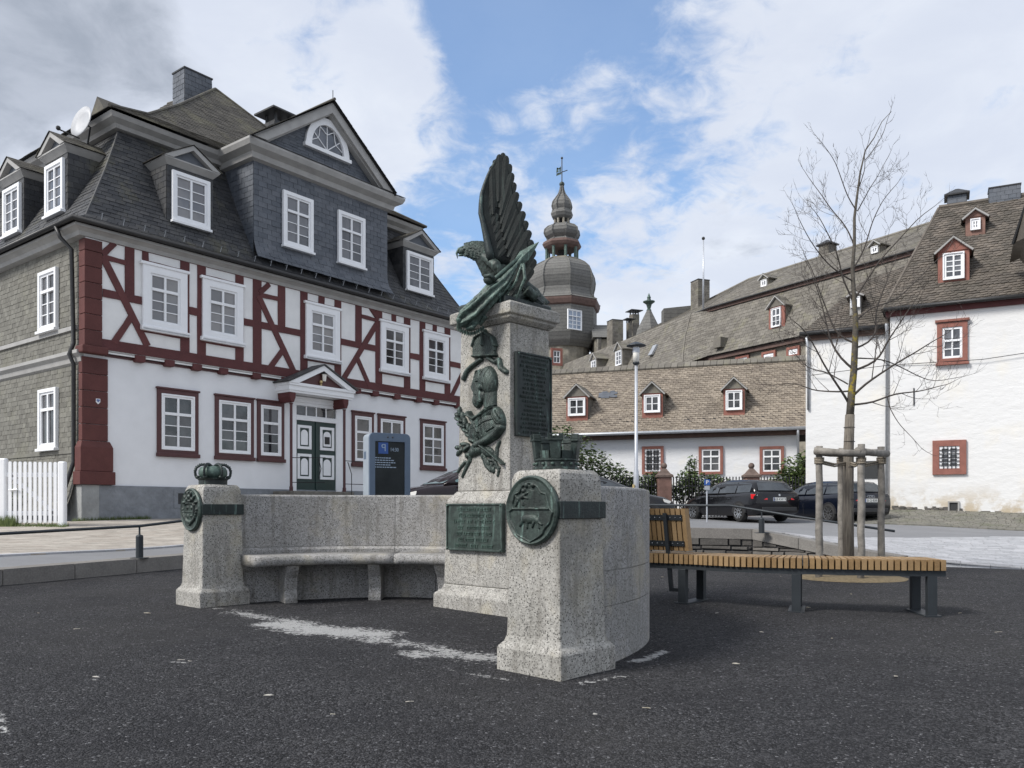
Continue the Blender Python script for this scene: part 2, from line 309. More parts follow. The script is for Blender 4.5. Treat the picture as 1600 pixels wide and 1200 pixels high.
# ------------------------------------------------------------ helpers
BASE = {}
def tag(o, label=None, cat=None, group=None, kind=None):
    if label: o['label'] = label
    if cat: o['category'] = cat
    if group: o['group'] = group
    if kind: o['kind'] = kind
    return o
def thing(name, label, cat, loc, group=None):
    o = bpy.data.objects.new(name, None); COL.objects.link(o); o.location = loc; o.empty_display_size = .2
    BASE[o] = Vector(loc); return tag(o, label, cat, group)
def link(name, me, parent=None):
    o = bpy.data.objects.new(name, me); COL.objects.link(o)
    if parent is not None: o.parent = parent; BASE[o] = BASE[parent]
    else: BASE[o] = Vector((0, 0, 0))
    return o
class MB:
    def __init__(s): s.v = []; s.f = []; s.var = []; s.cur = .5
    def add(s, vs, fs, var=None):
        n = len(s.v); s.v += [tuple(p) for p in vs]; s.f += [tuple(i + n for i in q) for q in fs]
        s.var += [s.cur if var is None else var] * len(vs); return s
    def hexa(s, c8, var=None):
        return s.add(c8, [(0, 1, 2, 3), (7, 6, 5, 4), (0, 4, 5, 1), (1, 5, 6, 2), (2, 6, 7, 3), (3, 7, 4, 0)], var)
    def box(s, x0, x1, y0, y1, z0, z1, F=None, var=None):
        F = F or (lambda a, b, c: (a, b, c))
        return s.hexa([F(*q) for q in ((x0, y0, z0), (x1, y0, z0), (x1, y1, z0), (x0, y1, z0), (x0, y0, z1), (x1, y0, z1), (x1, y1, z1), (x0, y1, z1))], var)
    def prism(s, poly, o0, o1, F, var=None):
        n = len(poly); vs = [F(a, o0, z) for a, z in poly] + [F(a, o1, z) for a, z in poly]
        fs = [tuple(range(n)), tuple(range(2 * n - 1, n - 1, -1))] + [(i, (i + 1) % n, (i + 1) % n + n, i + n) for i in range(n)]
        return s.add(vs, fs, var)
    def ring(s, outer, inner, o0, o1, F, var=None):
        n = len(outer)
        vs = [F(a, o0, z) for a, z in outer] + [F(a, o0, z) for a, z in inner] + [F(a, o1, z) for a, z in outer] + [F(a, o1, z) for a, z in inner]
        fs = []
        for i in range(n):
            j = (i + 1) % n
            fs += [(i, j, n + j, n + i), (2 * n + i, 3 * n + i, 3 * n + j, 2 * n + j), (i, 2 * n + i, 2 * n + j, j), (n + i, n + j, 3 * n + j, 3 * n + i)]
        return s.add(vs, fs, var)
    def loft(s, rings, cap=True, closed=True):
        n = len(rings[0]); vs = [p for r in rings for p in r]; fs = []
        m = n if closed else n - 1
        for k in range(len(rings) - 1):
            for i in range(m):
                j = (i + 1) % n; fs.append((k * n + i, k * n + j, (k + 1) * n + j, (k + 1) * n + i))
        if cap: fs += [tuple(range(n))[::-1], tuple(range((len(rings) - 1) * n, len(rings) * n))]
        return s.add(vs, fs)
    def tube(s, pts, rad, n=8, cap=True, flat=1.0):
        pts = [Vector(p) for p in pts]; m = len(pts)
        if not hasattr(rad, '__len__'): rad = [rad] * m
        rings = []; up = None
        for i in range(m):
            t = (pts[min(i + 1, m - 1)] - pts[max(i - 1, 0)]).normalized()
            if up is None: up = Vector((0, 0, 1)) if abs(t.z) < .9 else Vector((1, 0, 0))
            a = t.cross(up).normalized(); bb = a.cross(t).normalized(); up = bb
            rings.append([pts[i] + rad[i] * (math.cos(q) * a + flat * math.sin(q) * bb) for q in [2 * math.pi * k / n for k in range(n)]])
        return s.loft(rings, cap)
    def lathe(s, prof, c, n=24, rot=0., sx=1., sy=1., cap=True):
        return s.loft([[(c[0] + r * sx * math.cos(rot + 2 * math.pi * k / n), c[1] + r * sy * math.sin(rot + 2 * math.pi * k / n), c[2] + z) for k in range(n)] for r, z in prof], cap)
    def ball(s, c, r, n=10, sx=1, sy=1, sz=1):
        m = n // 2 + 1
        return s.loft([[(c[0] + sx * r * math.sin(t) * math.cos(2 * math.pi * k / n), c[1] + sy * r * math.sin(t) * math.sin(2 * math.pi * k / n), c[2] - sz * r * math.cos(t)) for k in range(n)] for t in [max(.05, min(math.pi - .05, math.pi * i / m)) for i in range(m + 1)]])
    def build(s, name, mat, parent=None, smooth=False, bevel=0, kind=None, recalc=True, seg=2):
        b0 = BASE[parent] if parent is not None else Vector((0, 0, 0))
        me = bpy.data.meshes.new(name)
        me.from_pydata([(p[0] - b0.x, p[1] - b0.y, p[2] - b0.z) for p in s.v], [], s.f)
        if recalc:
            bm = bmesh.new(); bm.from_mesh(me); bmesh.ops.recalc_face_normals(bm, faces=bm.faces); bm.to_mesh(me); bm.free()
        at = me.attributes.new('var', 'FLOAT', 'POINT'); at.data.foreach_set('value', s.var)
        me.materials.append(MATS[mat]); o = link(name, me, parent)
        if not smooth: me.shade_flat()
        if smooth:
            me.shade_smooth()
            md = o.modifiers.new('wn', 'WEIGHTED_NORMAL') if bevel else None
        if bevel:
            md = o.modifiers.new('bevel', 'BEVEL'); md.width = bevel; md.segments = seg; md.limit_method = 'ANGLE'; md.angle_limit = math.radians(35)
        if kind: o['kind'] = kind
        return o
def rv(): return random.random()
class Fr:
    """upright plane: a along d, o outward along n, z up"""
    def __init__(s, O, d, n): s.O = O; s.d = d; s.n = n
    def __call__(s, a, o, z): return (s.O[0] + a * s.d[0] + o * s.n[0], s.O[1] + a * s.d[1] + o * s.n[1], z)
    def px(s, x, y, o=0.):
        k = (x - HX) / FPX; ox = s.O[0] + o * s.n[0]; oy = s.O[1] + o * s.n[1]
        a = (k * oy - ox) / (s.d[0] - k * s.d[1]); Y = oy + a * s.d[1]
        return a, EYE + (HY - y) / FPX * Y
def P3(x, y, Y): return Vector(((x - HX) / FPX * Y, Y, EYE + (HY - y) / FPX * Y))
CUBEF = np.array([(0, 1, 2, 3), (7, 6, 5, 4), (0, 4, 5, 1), (1, 5, 6, 2), (2, 6, 7, 3), (3, 7, 4, 0)])
def bulk(arr, name, mat, parent, kind=None, var=None):
    arr = np.asarray(arr, dtype=float); n = len(arr)
    if n == 0: return None
    b0 = BASE[parent] if parent is not None else Vector((0, 0, 0))
    me = bpy.data.meshes.new(name); me.vertices.add(n * 8)
    me.vertices.foreach_set('co', (arr - np.array(b0)[None, None, :]).reshape(-1))
    fi = (CUBEF[None] + (np.arange(n) * 8)[:, None, None]).reshape(-1)
    me.loops.add(n * 24); me.polygons.add(n * 6)
    me.loops.foreach_set('vertex_index', fi.astype(np.int32)); me.polygons.foreach_set('loop_start', np.arange(0, n * 24, 4, dtype=np.int32))
    me.update(calc_edges=True)
    if var is None: var = RNG.random(n)
    at = me.attributes.new('var', 'FLOAT', 'POINT'); at.data.foreach_set('value', np.repeat(var, 8).astype(np.float32))
    me.shade_flat(); me.materials.append(MATS[mat]); o = link(name, me, parent)
    if kind: o['kind'] = kind
    return o
def pieces(arr, name, mat, parent, n_ind=300, minz=None):
    """the nearest n_ind as single parts, the rest as one"""
    arr = np.asarray(arr, dtype=float); c = arr.mean(1); d = np.linalg.norm(c - np.array((0, 0, EYE)), axis=1)
    px = (c[:, 0] / np.maximum(c[:, 1], .1)) * FPX + HX; inside = (px > -20) & (px < 1620) & (c[:, 1] > 1)
    d = np.where(inside, d, d + 1e4); o = np.argsort(d)
    for i in o[:n_ind]: bulk(arr[i:i + 1], name, mat, parent)
    if len(o) > n_ind: bulk(arr[o[n_ind:]], name + '_field', mat, parent, kind='stuff')
def poly_at(pts):
    pts = [Vector(p) for p in pts]; ls = [0]
    for i in range(1, len(pts)): ls.append(ls[-1] + (pts[i] - pts[i - 1]).length)
    T = ls[-1]
    def f(t):
        q = max(0, min(1, t)) * T
        for i in range(1, len(pts)):
            if q <= ls[i] + 1e-9:
                k = (q - ls[i - 1]) / max(1e-9, ls[i] - ls[i - 1]); return pts[i - 1].lerp(pts[i], k)
        return pts[-1].copy()
    f.T = T; return f
def slates(left, right, w, e, th, outv, mat_jit=.15, lap=.45, slant=0.):
    """courses of overlapping slates between two edges (both given bottom to top)"""
    Lf, Rf = poly_at(left), poly_at(right); n = max(1, int(round(max(Lf.T, Rf.T) / e))); out = []; outv = Vector(outv)
    for i in range(n):
        t0 = i / n; t1 = min(1., (i + 1 + lap) / n)
        A0, B0, A1, B1 = Lf(t0), Rf(t0), Lf(t1), Rf(t1); wd = (B0 - A0).length
        if wd < .04: continue
        m = max(1, int(round(wd / w))); off = .5 * (i % 2)
        nrm = (B0 - A0).cross((A1 + B1) / 2 - (A0 + B0) / 2)
        if nrm.length < 1e-6: continue
        nrm.normalize()
        if nrm.dot(outv) < 0: nrm = -nrm
        for j in range(m + 1):
            s0 = max(0, min(1, (j - off) / m)); s1 = max(0, min(1, (j + 1 - off) / m))
            if s1 - s0 < .12 / m: continue
            gp = .02 / m * (s1 - s0) * m; s0 += gp; s1 -= gp
            h = th * (1 + mat_jit * (random.random() - .5) * 4); dz = (random.random() - .5) * e * .10
            dn = (A0 - A1).normalized() * dz
            p = [A0.lerp(B0, s0) + dn, A0.lerp(B0, s1) + dn * .6, A1.lerp(B1, s1), A1.lerp(B1, s0)]
            if slant: p[1] = p[1] + (A1 - A0).normalized() * slant * e
            q = [p[0] + nrm * h * 1.25, p[1] + nrm * h * 1.25, p[2] + nrm * h * .25, p[3] + nrm * h * .25]
            out.append([tuple(x) for x in (p[0], p[1], p[2], p[3], q[0], q[1], q[2], q[3])])
    return out
def quad_part(corners, name, mat, parent):
    mb = MB(); mb.add(corners, [tuple(range(len(corners)))]); return mb.build(name, mat, parent, recalc=False)
def text_mesh(s, size, ext, F, a, z, o, name, mat, parent, align='CENTER', mirror=False, sx=1.0):
    cu = bpy.data.curves.new(name, 'FONT'); cu.body = s; cu.size = size; cu.extrude = ext; cu.align_x = align; cu.align_y = 'CENTER'
    to = bpy.data.objects.new(name + '_t', cu); COL.objects.link(to)
    dg = bpy.context.evaluated_depsgraph_get(); me = bpy.data.meshes.new_from_object(to.evaluated_get(dg))
    bpy.data.objects.remove(to); mb = MB(); k = -1 if mirror else 1
    vs = [F(a + k * sx * v.co.x, o + v.co.z, z + v.co.y) for v in me.vertices]
    mb.add(vs, [tuple(p.vertices) for p in me.polygons]); return mb.build(name, mat, parent, recalc=False)
def rect(a0, a1, z0, z1): return [(a0, z0), (a1, z0), (a1, z1), (a0, z1)]
def window(F, a0, a1, z0, z1, parent, off=0., cas=.09, casmat='paint_white', cols=2, rows=3, top=.31, gl='glass_grey', sill=True,
           proud=.07, frm=.05, cassill=False, mun=.022, bars=False, name='window', frmat='paint_white'):
    if a0 > a1: a0, a1 = a1, a0
    mb = MB(); i0, i1, j0, j1 = a0 + cas, a1 - cas, z0 + cas, z1 - cas
    mb.ring(rect(a0, a1, z0, z1), rect(i0, i1, j0, j1), off, off + proud, F)
    if cassill: mb.box(a0 - .05, a1 + .05, off, off + proud + .05, z0 - .05, z0 + .05, F); mb.box(a0 - .06, a1 + .06, off, off + proud + .03, z1 - .02, z1 + .05, F)
    root = mb.build(name, casmat, parent, bevel=.006, seg=1)
    fb = MB(); fr = frm
    fb.ring(rect(i0, i1, j0, j1), rect(i0 + fr, i1 - fr, j0 + fr, j1 - fr), off, off + proud * .62, F)
    k0, k1, l0, l1 = i0 + fr, i1 - fr, j0 + fr, j1 - fr
    zt = l1 - (l1 - l0) * top if top else l1
    if top: fb.box(k0, k1, off, off + proud * .85, zt - .035, zt + .035, F)
    cw = (k1 - k0) / cols
    for c in range(1, cols): fb.box(k0 + c * cw - .028, k0 + c * cw + .028, off, off + proud * .70, l0, l1, F)
    zb = zt - (.035 if top else 0); rh = (zb - l0) / rows
    for r in range(1, rows): fb.box(k0, k1, off, off + proud * .45, l0 + r * rh - mun / 2, l0 + r * rh + mun / 2, F)
    fb.build('frame', frmat, root)
    for c in range(cols):
        x0 = k0 + c * cw + (.028 if c else 0); x1 = k0 + (c + 1) * cw - (.028 if c < cols - 1 else 0)
        cells = [(l0 + r * rh + (mun / 2 if r else 0), l0 + (r + 1) * rh - (mun / 2 if r < rows - 1 else 0)) for r in range(rows)]
        if top: cells.append((zt + .035, l1))
        for q0, q1 in cells:
            t = (random.random() - .5) * .008
            MB().hexa([F(x0, off, q0), F(x1, off, q0), F(x1, off, q1), F(x0, off, q1), F(x0, off + proud * .22 + t, q0), F(x1, off + proud * .22 - t, q0), F(x1, off + proud * .22 - t, q1), F(x0, off + proud * .22 + t, q1)], rv()).build('pane', gl, root)
    if sill:
        MB().box(a0 - .03, a1 + .03, off, off + proud + .05, z0 - .06, z0 + .01, F).build('sill', casmat, root, bevel=.006, seg=1)
    if bars:
        bb = MB()
        for i in range(1, 5): x = i0 + (i1 - i0) * i / 5; bb.box(x - .012, x + .012, off + proud, off + proud + .025, j0, j1, F)
        for i in range(1, 6): z = j0 + (j1 - j0) * i / 6; bb.box(i0, i1, off + proud - .01, off + proud + .012, z - .012, z + .012, F)
        bb.build('iron_bars', 'black_iron', root)
    return root
# ------------------------------------------------------------ terrain
def plaza_z(Y): return .014 * (Y - 5.3)
def gpt(x, y):
    Y = (EYE + .014 * 5.3) / ((y - HY) / FPX + .014); return Vector(((x - HX) / FPX * Y, Y, plaza_z(Y)))
CP = np.array([(-11, 2.6, .10), (-8.9, 6.8, .18), (-6.8, 11.05, .267), (-5.4, 13.85, .31), (-3.8, 17.2, .55), (0, 17.2, .66), (3.5, 16.8, .687), (4.75, 16.4, .67), (6.1, 15, .36), (6.7, 14.3, .25), (8.3, 13.5, .13), (13, 11.5, .10), (20, 8, .05),
    (-10.05, 19.5, .8), (-13, 21.8, .85), (-11.4, 18.5, .74), (-14, 14, .50), (-7.75, 12.6, .383), (-6.08, 15.5, .41), (-6, 24.5, .86), (-1.3, 31, .92), (-2, 22, .75), (4, 18.5, .685), (4.5, 24, .68), (6.7, 28, .65), (11, 28.5, .63),
    (12, 26, .6), (13.95, 31, 1.04), (17.87, 29, .92), (15.4, 25, .45), (6.9, 20, .44), (11.7, 19, .43), (9, 16.5, .25), (20, 24, .5), (22, 15, .3), (8, 38, .8), (0, 45, .95), (30, 40, 1.0), (-30, 20, .8), (-30, 40, 1.0), (-18, 5, .2), (60, 60, 1.0), (-60, 60, 1.0), (0, 100, 1.0), (50, 0, .2)])
def _U(r2): return np.where(r2 > 0, r2 * np.log(np.maximum(r2, 1e-12)), 0)
_n = len(CP); _K = _U(((CP[:, None, :2] - CP[None, :, :2]) ** 2).sum(-1)) + np.eye(_n) * 1e-6
_P = np.hstack([np.ones((_n, 1)), CP[:, :2]]); _A = np.block([[_K, _P], [_P.T, np.zeros((3, 3))]])
_c = np.linalg.solve(_A, np.concatenate([CP[:, 2], np.zeros(3)]))
def road_z(x, y):
    x = np.atleast_1d(np.asarray(x, float)); y = np.atleast_1d(np.asarray(y, float))
    r2 = (x[:, None] - CP[None, :, 0]) ** 2 + (y[:, None] - CP[None, :, 1]) ** 2
    z = _U(r2) @ _c[:_n] + _c[_n] + _c[_n + 1] * x + _c[_n + 2] * y
    return np.clip(z, -.05, 1.06)
def rz(x, y): return float(road_z(x, y)[0])
KERB = [(-11, 2.6), (-8.9, 6.8), (-6.8, 11.05), (-5.4, 13.85), (-3.8, 17.2), (0, 17.2), (3.5, 16.8), (4.75, 16.4), (6.1, 15), (6.7, 14.3)]
PLAZA = [(-19, -13.4)] + KERB + [(8.3, 13.5), (13, 11.5), (20, 8), (30, 3), (30, -14)]
def inpoly(x, y, poly):
    c = np.zeros(len(x), bool); n = len(poly)
    for i in range(n):
        x0, y0 = poly[i]; x1, y1 = poly[(i + 1) % n]
        if y0 == y1: continue
        k = ((y0 > y) != (y1 > y)) & (x < (x1 - x0) * (y - y0) / (y1 - y0) + x0); c ^= k
    return c
def dens(poly, step):
    out = []
    for i in range(len(poly)):
        a, b = Vector(poly[i]), Vector(poly[(i + 1) % len(poly)]); n = max(1, int((b - a).length / step))
        out += [tuple(a.lerp(b, k / n)) for k in range(n)]
    return out
def sheet(name, poly, zf, mat, step, hole=None, extra=None, lift=0., bstep=None, crust=None):
    pb = dens(poly, bstep or step); pts = list(pb); nb = len(pb); edges = [(i, (i + 1) % nb) for i in range(nb)]
    if hole:
        hb = dens(hole, bstep or step); h0 = len(pts); pts += hb; edges += [(h0 + i, h0 + (i + 1) % len(hb)) for i in range(len(hb))]
    xs = [p[0] for p in poly]; ys = [p[1] for p in poly]
    gx, gy = np.meshgrid(np.arange(min(xs) + step / 2, max(xs), step), np.arange(min(ys) + step / 2, max(ys), step)); gx = gx.ravel(); gy = gy.ravel()
    if extra is not None: gx = np.concatenate([gx, extra[0]]); gy = np.concatenate([gy, extra[1]])
    k = inpoly(gx, gy, poly)
    if hole: k &= ~inpoly(gx, gy, hole)
    pts += [(float(a), float(c)) for a, c in zip(gx[k], gy[k])]
    r = delaunay_2d_cdt([Vector(p) for p in pts], edges, [], 0, 1e-5)
    V = np.array([tuple(v) for v in r[0]]); T = np.array([t for t in r[2] if len(t) == 3])
    c = V[T].mean(1); k = inpoly(c[:, 0], c[:, 1], poly)
    if hole: k &= ~inpoly(c[:, 0], c[:, 1], hole)
    T = T[k]; Z = zf(V[:, 0], V[:, 1]) + lift
    me = bpy.data.meshes.new(name); me.from_pydata(np.column_stack([V, Z]).tolist(), [], T.tolist()); me.materials.append(MATS[mat]); me.shade_smooth()
    if me.polygons[0].normal.z < 0: me.flip_normals()
    if crust is not None:
        at = me.attributes.new('crust', 'FLOAT', 'POINT'); at.data.foreach_set('value', crust(V).astype(np.float32))
    o = link(name, me); o['kind'] = 'structure'; return o
# white residue on the plaza: strokes in photo pixels turned into ground points
STR = [([(325, 951), (390, 954)], .05, .55), ([(370, 958), (440, 968), (520, 985), (590, 1000), (680, 1015), (790, 1032)], .19, .62), ([(440, 974), (500, 985), (580, 992)], .24, .95), ([(650, 1022), (700, 1020), (770, 1028)], .16, .75),
       ([(690, 1044), (730, 1051), (800, 1063)], .035, .6), ([(905, 1069), (940, 1064), (972, 1057)], .03, .8), ([(988, 1034), (1012, 1030), (1040, 1019)], .045, .95), ([(272, 1034), (300, 1036)], .03, .8), ([(140, 1060), (160, 1062)], .02, .7), ([(1035, 903), (1060, 904), (1110, 906)], .02, .6),
       ([(1475, 905), (1485, 906)], .02, .8), ([(1215, 902), (1225, 903)], .03, .8), ([(0, 1110), (6, 1150)], .02, .8)]
def crust(V):
    c = np.zeros(len(V))
    for pl, w, amp in STR:
        g = [gpt(*p) for p in pl]
        for a, b in zip(g[:-1], g[1:]):
            A = np.array((a.x, a.y)); B = np.array((b.x, b.y)); d = B - A
            t = np.clip(((V - A) @ d) / (d @ d), 0, 1); r = np.linalg.norm(V - (A + t[:, None] * d), axis=1)
            c = np.maximum(c, min(1, amp * 1.12) * np.clip(1 - r / (w * 1.6), 0, 1) ** .6)
    return c
_dx, _dy = np.meshgrid(np.arange(-5.5, 3.0, .055), np.arange(4.0, 9.9, .055))
plaza = sheet('plaza_ground', PLAZA, lambda x, y: plaza_z(y) + .006 * np.sin(x * 3.1 + 1.7 * np.sin(y * 2.3)) * np.sin(y * 2.7), 'plaza', .6, extra=(_dx.ravel(), _dy.ravel()), crust=crust)
road = sheet('road', [(-90, -14), (-90, 160), (110, 160), (110, -14)], road_z, 'asphalt', 2.5, hole=PLAZA, bstep=.6, extra=tuple(q.ravel() for q in np.meshgrid(np.arange(-18, 26, .6), np.arange(4, 35, .6))))
# loose grit on the plaza, one mass
n = 26000
gy = 3.4 + (RNG.random(n) ** 1.5) * 8.0; gx = (RNG.random(n) - .5) * gy * 1.28
k = inpoly(gx, gy, PLAZA) & (np.hypot(gx + 1.49, gy - 7.42) > 0); gx = gx[k]; gy = gy[k]; n = len(gx)
r = .0015 + RNG.random(n) ** 3 * .0045; gz = plaza_z(gy) + .006 * np.sin(gx * 3.1 + 1.7 * np.sin(gy * 2.3)) * np.sin(gy * 2.7)
oc = np.array([(1, 0, 0), (0, 1, 0), (-1, 0, 0), (0, -1, 0), (0, 0, .8), (0, 0, -.5)]) 
V = (oc[None] * (r[:, None, None] * (.7 + .6 * RNG.random((n, 6, 1))))) + np.stack([gx, gy, gz + r * .3], 1)[:, None, :]
Fc = np.array([(0, 1, 4), (1, 2, 4), (2, 3, 4), (3, 0, 4)])
me = bpy.data.meshes.new('grit'); me.from_pydata(V.reshape(-1, 3).tolist(), [], (Fc[None] + (np.arange(n) * 6)[:, None, None]).reshape(-1, 3).tolist())
at = me.attributes.new('var', 'FLOAT', 'POINT'); at.data.foreach_set('value', np.repeat(RNG.random(n) ** 3, 6).astype(np.float32))
varied('grit', [(.02, .021, .025), (.04, .042, .05), (.09, .09, .10), (.20, .20, .21)], .8, bdist=0.0005)
me.materials.append(MATS['grit']); o = link('grit', me); tag(o, 'loose dark grit scattered over the plaza surface', 'grit', kind='stuff')

def field(poly, w, l, h, jit, dirv, zf, lift, gap, hmin=None):
    """blocks laid in rows along dirv over a polygon -> (n,8,3)"""
    d = np.array(dirv) / np.linalg.norm(dirv); p = np.array((-d[1], d[0])); P = np.array(poly)
    ua = P @ d; va = P @ p; out = []
    for i, v in enumerate(np.arange(va.min(), va.max(), w)):
        u = ua.min() - random.random() * l
        while u < ua.max():
            ll = l * (1 + (random.random() - .5) * jit); out.append((u + gap / 2, u + ll - gap / 2, v + gap / 2, v + w - gap / 2)); u += ll
    A = np.array(out); cx = (A[:, 0] + A[:, 1]) / 2; cy = (A[:, 2] + A[:, 3]) / 2; C = cx[:, None] * d + cy[:, None] * p
    A = A[inpoly(C[:, 0], C[:, 1], poly)]; n = len(A)
    cor = np.stack([A[:, [0, 2]], A[:, [1, 2]], A[:, [1, 3]], A[:, [0, 3]]], 1); xy = cor[..., :1] * d + cor[..., 1:] * p
    z = zf(xy[..., 0].ravel(), xy[..., 1].ravel()).reshape(n, 4) + lift + (RNG.random((n, 1)) - .5) * jit * .012
    top = np.dstack([xy, z]); bot = np.dstack([xy, z - h]); return np.concatenate([bot, top], 1)
# pavers in front of the half-timbered house
pavep = [(-9.9, 7.2), (-7.75, 12.6), (-6.08, 15.5), (-3.6, 20.5), (2.2, 29.5), (-1.2, 30.7), (-10.1, 19.35), (-12.4, 18.6), (-16, 12)]
pv_ = sheet('pavement', pavep, road_z, 'asphalt', .5, lift=.004)
pieces(field(pavep, .20, .34, .06, .25, (.6136, .7897), road_z, .020, .008), 'paver', 'paver', pv_, 300)
# kerb stones between pavers and road: light row
kb = []
for a, b in (((-9.9, 7.2), (-7.75, 12.6)), ((-7.75, 12.6), (-6.08, 15.5)), ((-6.08, 15.5), (-3.6, 20.5)), ((-3.6, 20.5), (2.2, 29.5))):
    A, B = Vector(a), Vector(b); n = int((B - A).length / .5); t = (B - A).normalized(); p = Vector((-t.y, t.x))
    for i in range(n):
        q0 = A.lerp(B, i / n) + t * .004; q1 = A.lerp(B, (i + 1) / n) - t * .004; c4 = [q0 - p * .07, q1 - p * .07, q1 + p * .05, q0 + p * .05]
        kb.append([(c.x, c.y, rz(c.x, c.y) - .05) for c in c4] + [(c.x, c.y, rz(c.x, c.y) + .03) for c in c4])
pieces(kb, 'kerb_stone', 'sett', pv_, 120)
# pale setts on the right
settp = [(6.9, 14.6), (8.35, 13.75), (13, 11.75), (20, 8.2), (26, 12), (20, 17.2), (11.7, 19.2), (7.0, 20.0), (5.2, 19.2), (5.6, 16.6)]
st_ = sheet('sett_paving', settp, road_z, 'asphalt', .5, lift=.004)
pieces(field(settp, .17,  .26, .06, .3, (.95, -.30), road_z, .024, .010), 'sett', 'sett', st_, 300)
kb = []
for a, b in (((6.75, 14.35), (8.32, 13.6)), ((8.32, 13.6), (13, 11.6)), ((13, 11.6), (20, 8.05))):
    A, B = Vector(a), Vector(b); n = int((B - A).length / .4); t = (B - A).normalized(); p = Vector((-t.y, t.x))
    for i in range(n):
        q0 = A.lerp(B, i / n) + t * .004; q1 = A.lerp(B, (i + 1) / n) - t * .004; c4 = [q0 - p * .05, q1 - p * .05, q1 + p * .07, q0 + p * .07]
        kb.append([(c.x, c.y, plaza_z(c.y) - .05) for c in c4] + [(c.x, c.y, max(rz(c.x, c.y), plaza_z(c.y)) + .02) for c in c4])
pieces(kb, 'edge_stone', 'sett', st_, 120)
cobp = [(12.2, 25.9), (15.6, 24.6), (22, 22), (26, 24), (17.9, 28.95), (13.95, 31.0), (11.9, 31.8), (11.4, 27.2)]
cb_ = sheet('cobble_verge', cobp, road_z, 'soil', .5, lift=.004)
pieces(field(cobp, .18, .22, .08, .6, (.887, -.461), road_z, .03, .025), 'cobble', 'cobble', cb_, 300)

# retaining kerb with coping and rubble stones
def along(poly, step):
    out = []
    for a, b in zip(poly[:-1], poly[1:]):
        A, B = Vector(a), Vector(b); n = max(1, round((B - A).length / step))
        out += [(A.lerp(B, k / n), A.lerp(B, (k + 1) / n)) for k in range(n)]
    return out
kerb = thing('retaining_kerb', 'low stone kerb wall with grey coping slabs along the plaza edge', 'kerb wall', (-5.4, 13.85, .1))
core = MB()
KTOP = {}
pts = [Vector(p) for p in KERB]
nrm = []
for i, p in enumerate(pts):
    t = (pts[min(i + 1, len(pts) - 1)] - pts[max(i - 1, 0)]).normalized(); nrm.append(Vector((t.y, -t.x)))
def kpt(i, off, z): q = pts[i] + nrm[i] * off; return (q.x, q.y, z)
for i in range(len(pts) - 1):
    z = [rz(*pts[i]), rz(*pts[i + 1])]
    A = [kpt(i, .02, -.1), kpt(i + 1, .02, -.1), kpt(i + 1, -.22, -.1), kpt(i, -.22, -.1), kpt(i, .02, z[0] - .13), kpt(i + 1, .02, z[1] - .13), kpt(i + 1, -.22, z[1] - .13), kpt(i, -.22, z[0] - .13)]
    core.hexa(A)
core.build('wall_core', 'dark_backing', kerb)
for i in range(len(pts) - 1):
    n = max(1, round((pts[i + 1] - pts[i]).length / 1.15))
    for k in range(n):
        t0, t1 = k / n, (k + 1) / n; ln = (pts[i + 1] - pts[i]).length; g = .006 / ln
        def q(t, off, dz):
            p = pts[i].lerp(pts[i + 1], t) + nrm[i].lerp(nrm[i + 1], t) * off; zb = rz(*pts[i]) * (1 - t) + rz(*pts[i + 1]) * t
            return (p.x, p.y, zb + dz)
        s0, s1 = t0 + g, t1 - g
        hh = .20 if i >= 4 else .24
        bulk([[q(s0, .06, .03 - hh), q(s1, .06, .03 - hh), q(s1, -.26, .03 - hh), q(s0, -.26, .03 - hh), q(s0, .06, .03), q(s1, .06, .03), q(s1, -.26, .035), q(s0, -.26, .035)]], 'coping_stone', 'coping', kerb)
# stones under the coping (right side)
stn = []
for i in range(5, len(pts) - 1):
    ln = (pts[i + 1] - pts[i]).length; z0 = plaza_z((pts[i].y + pts[i + 1].y) / 2) - .02
    zt0, zt1 = rz(*pts[i]) - .12, rz(*pts[i + 1]) - .12; rows = 5
    rb = [0, .15, .23, .38, .47, .60, .70]; rows = 6
    for r_ in range(rows):
        u = 0
        while u < ln - .05:
            w = min(random.uniform(.12, .62), ln - u); t0, t1 = u / ln, (u + w) / ln; u += w
            za, zb = z0 + rb[r_] + random.uniform(-.012, .012), z0 + rb[r_ + 1] + random.uniform(-.012, .012)
            top = min(zt0 + (zt1 - zt0) * t0, zt0 + (zt1 - zt0) * t1)
            if za > top - .03: continue
            zb = min(zb, top); e = .008; pr = .03 + random.random() * .03
            def q(t, off, z):
                p = pts[i].lerp(pts[i + 1], t) + nrm[i].lerp(nrm[i + 1], t) * off; return (p.x, p.y, z)
            ta, tb = t0 + e / ln, t1 - e / ln; j = [random.uniform(-.012, .012) for _ in range(4)]
            stn.append([q(ta, .0, za + e), q(tb, .0, za + e), q(tb, .0, zb - e), q(ta, .0, zb - e), q(ta + .01 / ln, pr, za + e + .01 + j[0]), q(tb - .01 / ln, pr + j[2], za + e + .01 + j[1]), q(tb - .012 / ln, pr + j[1], zb - e - .01 + j[2]), q(ta + .01 / ln, pr, zb - e - .012 + j[3])])
pieces(stn, 'rubble_stone', 'wall_stone', kerb, 300)
